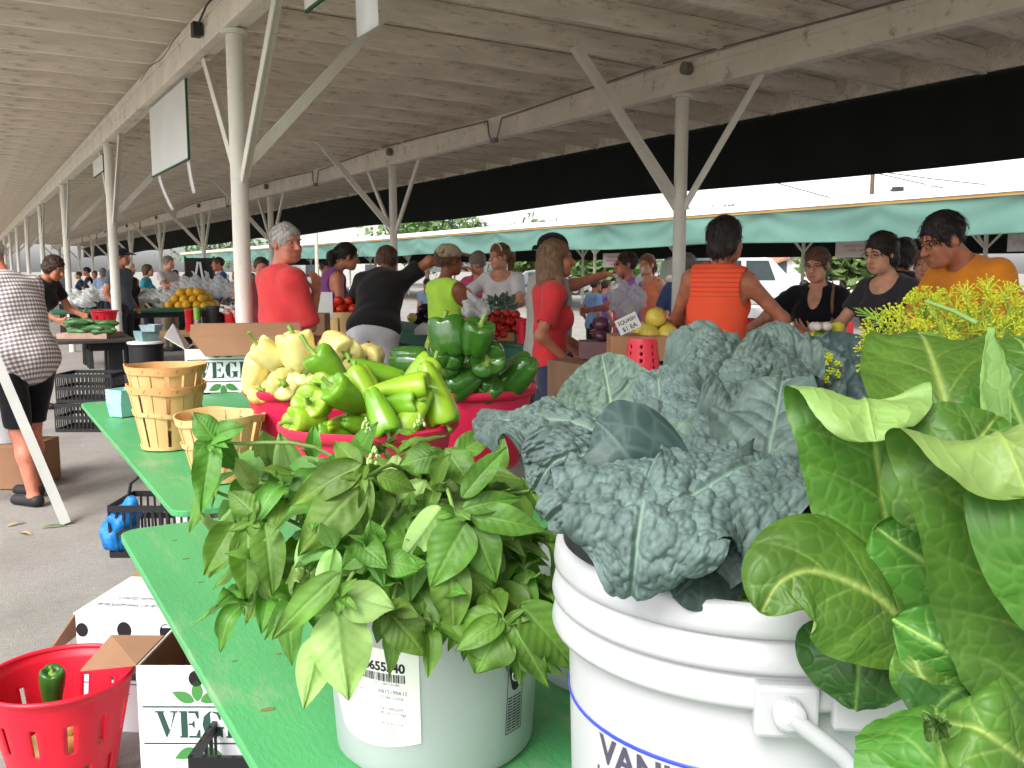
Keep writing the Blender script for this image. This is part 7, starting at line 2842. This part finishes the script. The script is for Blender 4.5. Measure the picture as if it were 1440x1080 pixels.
# man in grey vest reaching right with the bag
pv = person(780, 330, 6.35, 112, 'man in grey vest and black head scarf reaching out with a plastic bag', cloth('grey_vest', (164, 162, 156)), ('pants', DK), build=1.15, skin='ruddy', hair=('crop', 'hair_dark'), cap=(cloth('black_scarf', (22, 22, 26)), 'bandana'), sleeve=.45, neck='v', loose=.03, twist=-8,
       arms=((V(-.2, .62, 1.47), V(-.4, -.2, -1), .9, V(.1, 1, -.1), V(0, 0, -1)), (V(.26, .1, .92), V(.4, -1, 0), .5)))
bag(884, 446, 6.6, .27, .32, 'thin plastic produce bag hanging from the outstretched hand', BAGM, 41)
person(880, 355, 8.6, -80, 'woman in a lilac tee with sunglasses taking the plastic bag', cloth('lilac_tee', (150, 104, 190)), ('pants', cloth('white_trousers', (214, 214, 218))), fem=True, skin='ruddy', hair=('short', 'hair_dark'), sleeve=.6, glasses='sun', arms=((V(-.2, .3, 1.0), V(-.5, -.4, -.4), .5), (V(.1, .4, 1.16), V(.7, -.1, -.6), .5)))
person(910, 358, 10.5, -40, 'red haired woman in an orange vest top further back', cloth('peach_top', (232, 130, 96)), ('shorts', KHAKI), fem=True, skin='fair', hair=('tail', 'hair_red'), sleeve=0, neck='scoop')
person(967, 357, 8.4, 150, 'grey haired woman in blue behind the round post', cloth('blue_top', (70, 86, 130)), ('pants', DK), fem=True, hair=('short', 'hair_salt'), sleeve=.6, skin='fair')
# vendor in orange, seen from behind
po = person(1022, 307, 5.2, 152, 'vendor with dark bob in an orange striped sleeveless top seen from behind', pintucked(), ('pants', DK), fem=True, build=1.06, skin='tan', hair=('bob', 'hair_black'), sleeve=0, neck='crew', hem=-.14, armhole=.07, loose=.02, hyaw=25, hpitch=8, res=.008, side=3,
       arms=((V(-.22, .32, 1.0), V(-.6, -.4, -.2), .5), (V(.30, .36, 1.10), V(.8, -.35, -.5), .5)))
s_ = Solid()
U = po['U']
s_.ell(U(0, -.01, -.02), (.225, .165, .17), np.array(po['Mu']), .05).cone((0, 0, .82), (0, 0, .6), .19, .2, .06)
s_.chop(U(0, 0, -.10), po['Mu'] @ V3((0, 0, 1)))
s_.chop((0, 0, .55), (0, 0, -1))
po['put']('apron', s_.mesh(.01, .006, 40, 2), cloth('aqua_apron', (140, 200, 200)))
# customers on the right
pg = person(1150, 350, 6.3, -32, 'woman with short brown hair and glasses in a black v neck top', cloth('black_vneck', (22, 22, 28)), ('pants', DK), fem=True, build=1.15, skin='fair', hair=('short', 'hair_brown'), sleeve=.65, neck='v', glasses='clear', hpitch=12, hyaw=8, res=.008, loose=.018,
       arms=((V(-.02, .32, 1.12), V(-.7, -.2, -.5), .8, V(.3, .6, .3), V(.2, -.6, .4)), (V(.42, .40, 1.12), V(.8, -.3, -.5), .5, V(.3, .9, -.1), V(-.2, 0, -1))))
mb = MB()
mb.tube([pg['W'](pg['U'](-.12, .03, .53)), pg['W'](pg['U'](-.135, .125, .42)), pg['W'](pg['U'](-.15, .15, .25)), pg['W'](pg['U'](-.19, .12, .05))], .011, 6)
mb.build('bag_strap', M('strap_brown', (120, 88, 66), rough=.6), pg['root'], smooth=60)
person(1240, 329, 5.5, -62, 'woman with dark bobbed hair and charcoal tee looking down left', cloth('charcoal_tee', (58, 56, 62)), ('pants', DENIM), fem=True, skin='light', hair=('bob', 'hair_black'), sleeve=.55, neck='scoop', hpitch=14, lean=8, glasses='clear', res=.008,
       arms=((V(-.15, .42, 1.06), V(-.6, -.3, -.4), .5), (V(.16, .44, 1.04), V(.6, -.3, -.5), .5)))
person(1326, 303, 4.6, -76, 'man in a mustard orange tee with black hair and glasses leaning in', cloth('mustard_tee', (226, 138, 40)), ('pants', DENIM), build=1.24, skin='tan', hair=('short', 'hair_black'), sleeve=.7, neck='crew', lean=31, hpitch=22, glasses='clear', res=.008, loose=.02,
       arms=((V(-.2, .5, .98), V(-.5, -.4, -.4), .5), (V(.2, .5, .96), V(.6, -.3, -.5), .5)))
person(1302, 352, 6.6, -30, 'woman in pale pink lace top partly behind the mustard tee', cloth('pale_pink_lace', (206, 160, 160), bump=1.0, bs=120), ('pants', DK), fem=True, skin='fair', hair=('short', 'hair_red'), sleeve=.6)
person(1272, 335, 7.2, 160, 'person with black hair turned away between the two customers', cloth('dark_jacket', (30, 30, 34)), ('pants', DK), hair=('bob', 'hair_black'), sleeve=1.6, fem=True)
# mid distance
far_kw = dict(far=True, res=.013)
person(457, 368, 14.0, 40, 'dark haired woman in patterned white blouse far behind the man in red', cloth('print_blouse', (196, 194, 186)), ('pants', DK), fem=True, hair=('short', 'hair_black'), **far_kw)
person(513, 382, 18, -20, 'person in white cap and white shirt far between purple and black tops', cloth('white_shirt', (220, 220, 222)), ('pants', KHAKI), hair=('crop', 'hair_grey'), cap=(cloth('white_cap', (220, 218, 212)), 'cap'), **far_kw)
person(367, 362, 9.2, 20, 'man half hidden between the round post and the man in red', cloth('maroon_shirt', (120, 52, 54)), ('pants', DK), hair=('crop', 'hair_dark'), skin='ruddy', **far_kw)
person(182, 368, 15.0, 60, 'white haired woman in a black sleeveless top', cloth('black_top', (30, 28, 30)), ('pants', DK), fem=True, skin='fair', hair=('short', 'hair_white'), sleeve=0, **far_kw)
person(172, 350, 13.5, 80, 'man in grey tee and dark cap half behind the round post', cloth('grey_tee', (84, 90, 100)), ('pants', DK), cap=(cloth('navy_cap', (26, 28, 36)), 'cap'), hair=('crop', 'hair_dark'), **far_kw)
person(208, 372, 17, 100, 'woman with brown bob in a turquoise tee', cloth('turquoise_tee', (52, 150, 170)), ('pants', DK), fem=True, hair=('bob', 'hair_brown'), skin='fair', **far_kw)
person(237, 360, 16.6, 70, 'older person in pale patterned shirt facing right by the chalkboard', cloth('pale_print_shirt', (206, 196, 194)), ('pants', KHAKI), hair=('short', 'hair_salt'), skin='fair', arms=((V(-.1, .34, 1.26), V(-.5, -.2, -.6)), (V(.12, .36, 1.28), V(.5, -.2, -.6))), **far_kw)
person(306, 362, 16.2, -60, 'man in blue polo shirt right of the chalkboard', cloth('blue_polo', (44, 84, 140)), ('shorts', KHAKI), hair=('crop', 'hair_dark'), build=1.15, skin='ruddy', **far_kw)
person(331, 381, 20, -30, 'person in a red and white top far right of the blue polo', cloth('red_white', (206, 150, 140)), ('pants', DENIM), hair=('short', 'hair_brown'), **far_kw)
person(246, 380, 18, 30, 'child glimpsed behind the pale patterned shirt', cloth('mauve_tee', (120, 100, 130)), ('pants', DK), hair=('short', 'hair_black'), **far_kw)
crowd = (
    (110, 382, 25, 'dark haired person in navy far down the aisle', 'navy_tee', (40, 44, 66)), (121, 376, 23, 'tall person in black far down the aisle', 'black_top', (30, 28, 30)), (133, 381, 24, 'person in pale blue far down the aisle', 'pale_blue', (150, 176, 206)),
    (145, 377, 22, 'person in light blue shirt nearest the far bags', 'light_blue', (140, 160, 190)), (88, 380, 30, 'distant shopper in grey at the end of the aisle', 'mid_grey', (110, 110, 114)), (158, 383, 30, 'distant shopper in white past the second post', 'white_shirt', (220, 220, 222)),
    (262, 385, 24, 'distant shopper in teal between print shirt and chalkboard', 'teal_tee', (60, 120, 120)), (68, 384, 28, 'tiny far shopper in red left of the third post', 'far_red', (170, 60, 60)), (355, 384, 20, 'shopper in cream far behind the round post', 'cream_tee', (206, 196, 170)),
    (600, 392, 16, 'shopper in light blue far behind the raised arm', 'sky_tee', (150, 180, 214)), (838, 392, 13, 'shopper in pale blue jeans jacket across the lane', 'denim_jacket', (120, 150, 190)), (853, 394, 13.5, 'shopper in lilac with a dark backpack across the lane', 'lilac_jacket', (140, 120, 190)),
    (945, 388, 14, 'shopper in dark green across the lane by the post', 'bottle_green', (40, 76, 60)), (1132, 394, 15, 'shopper in maroon far behind the glasses woman', 'maroon2', (110, 44, 52)))
rng = random.Random(15)
for i, (px, yt, d, lb, cn, cc) in enumerate(crowd):
    person(px, yt, d, rng.choice((-150, -60, 20, 70, 120, 170)), lb, cloth(cn, cc), ('pants', rng.choice((DK, DENIM, KHAKI))), fem=i % 2 == 0, hair=(rng.choice(('short', 'bob', 'crop')), rng.choice(('hair_dark', 'hair_black', 'hair_brown', 'hair_salt'))), skin=rng.choice(('fair', 'tan', 'ruddy')), far=True, res=.014)
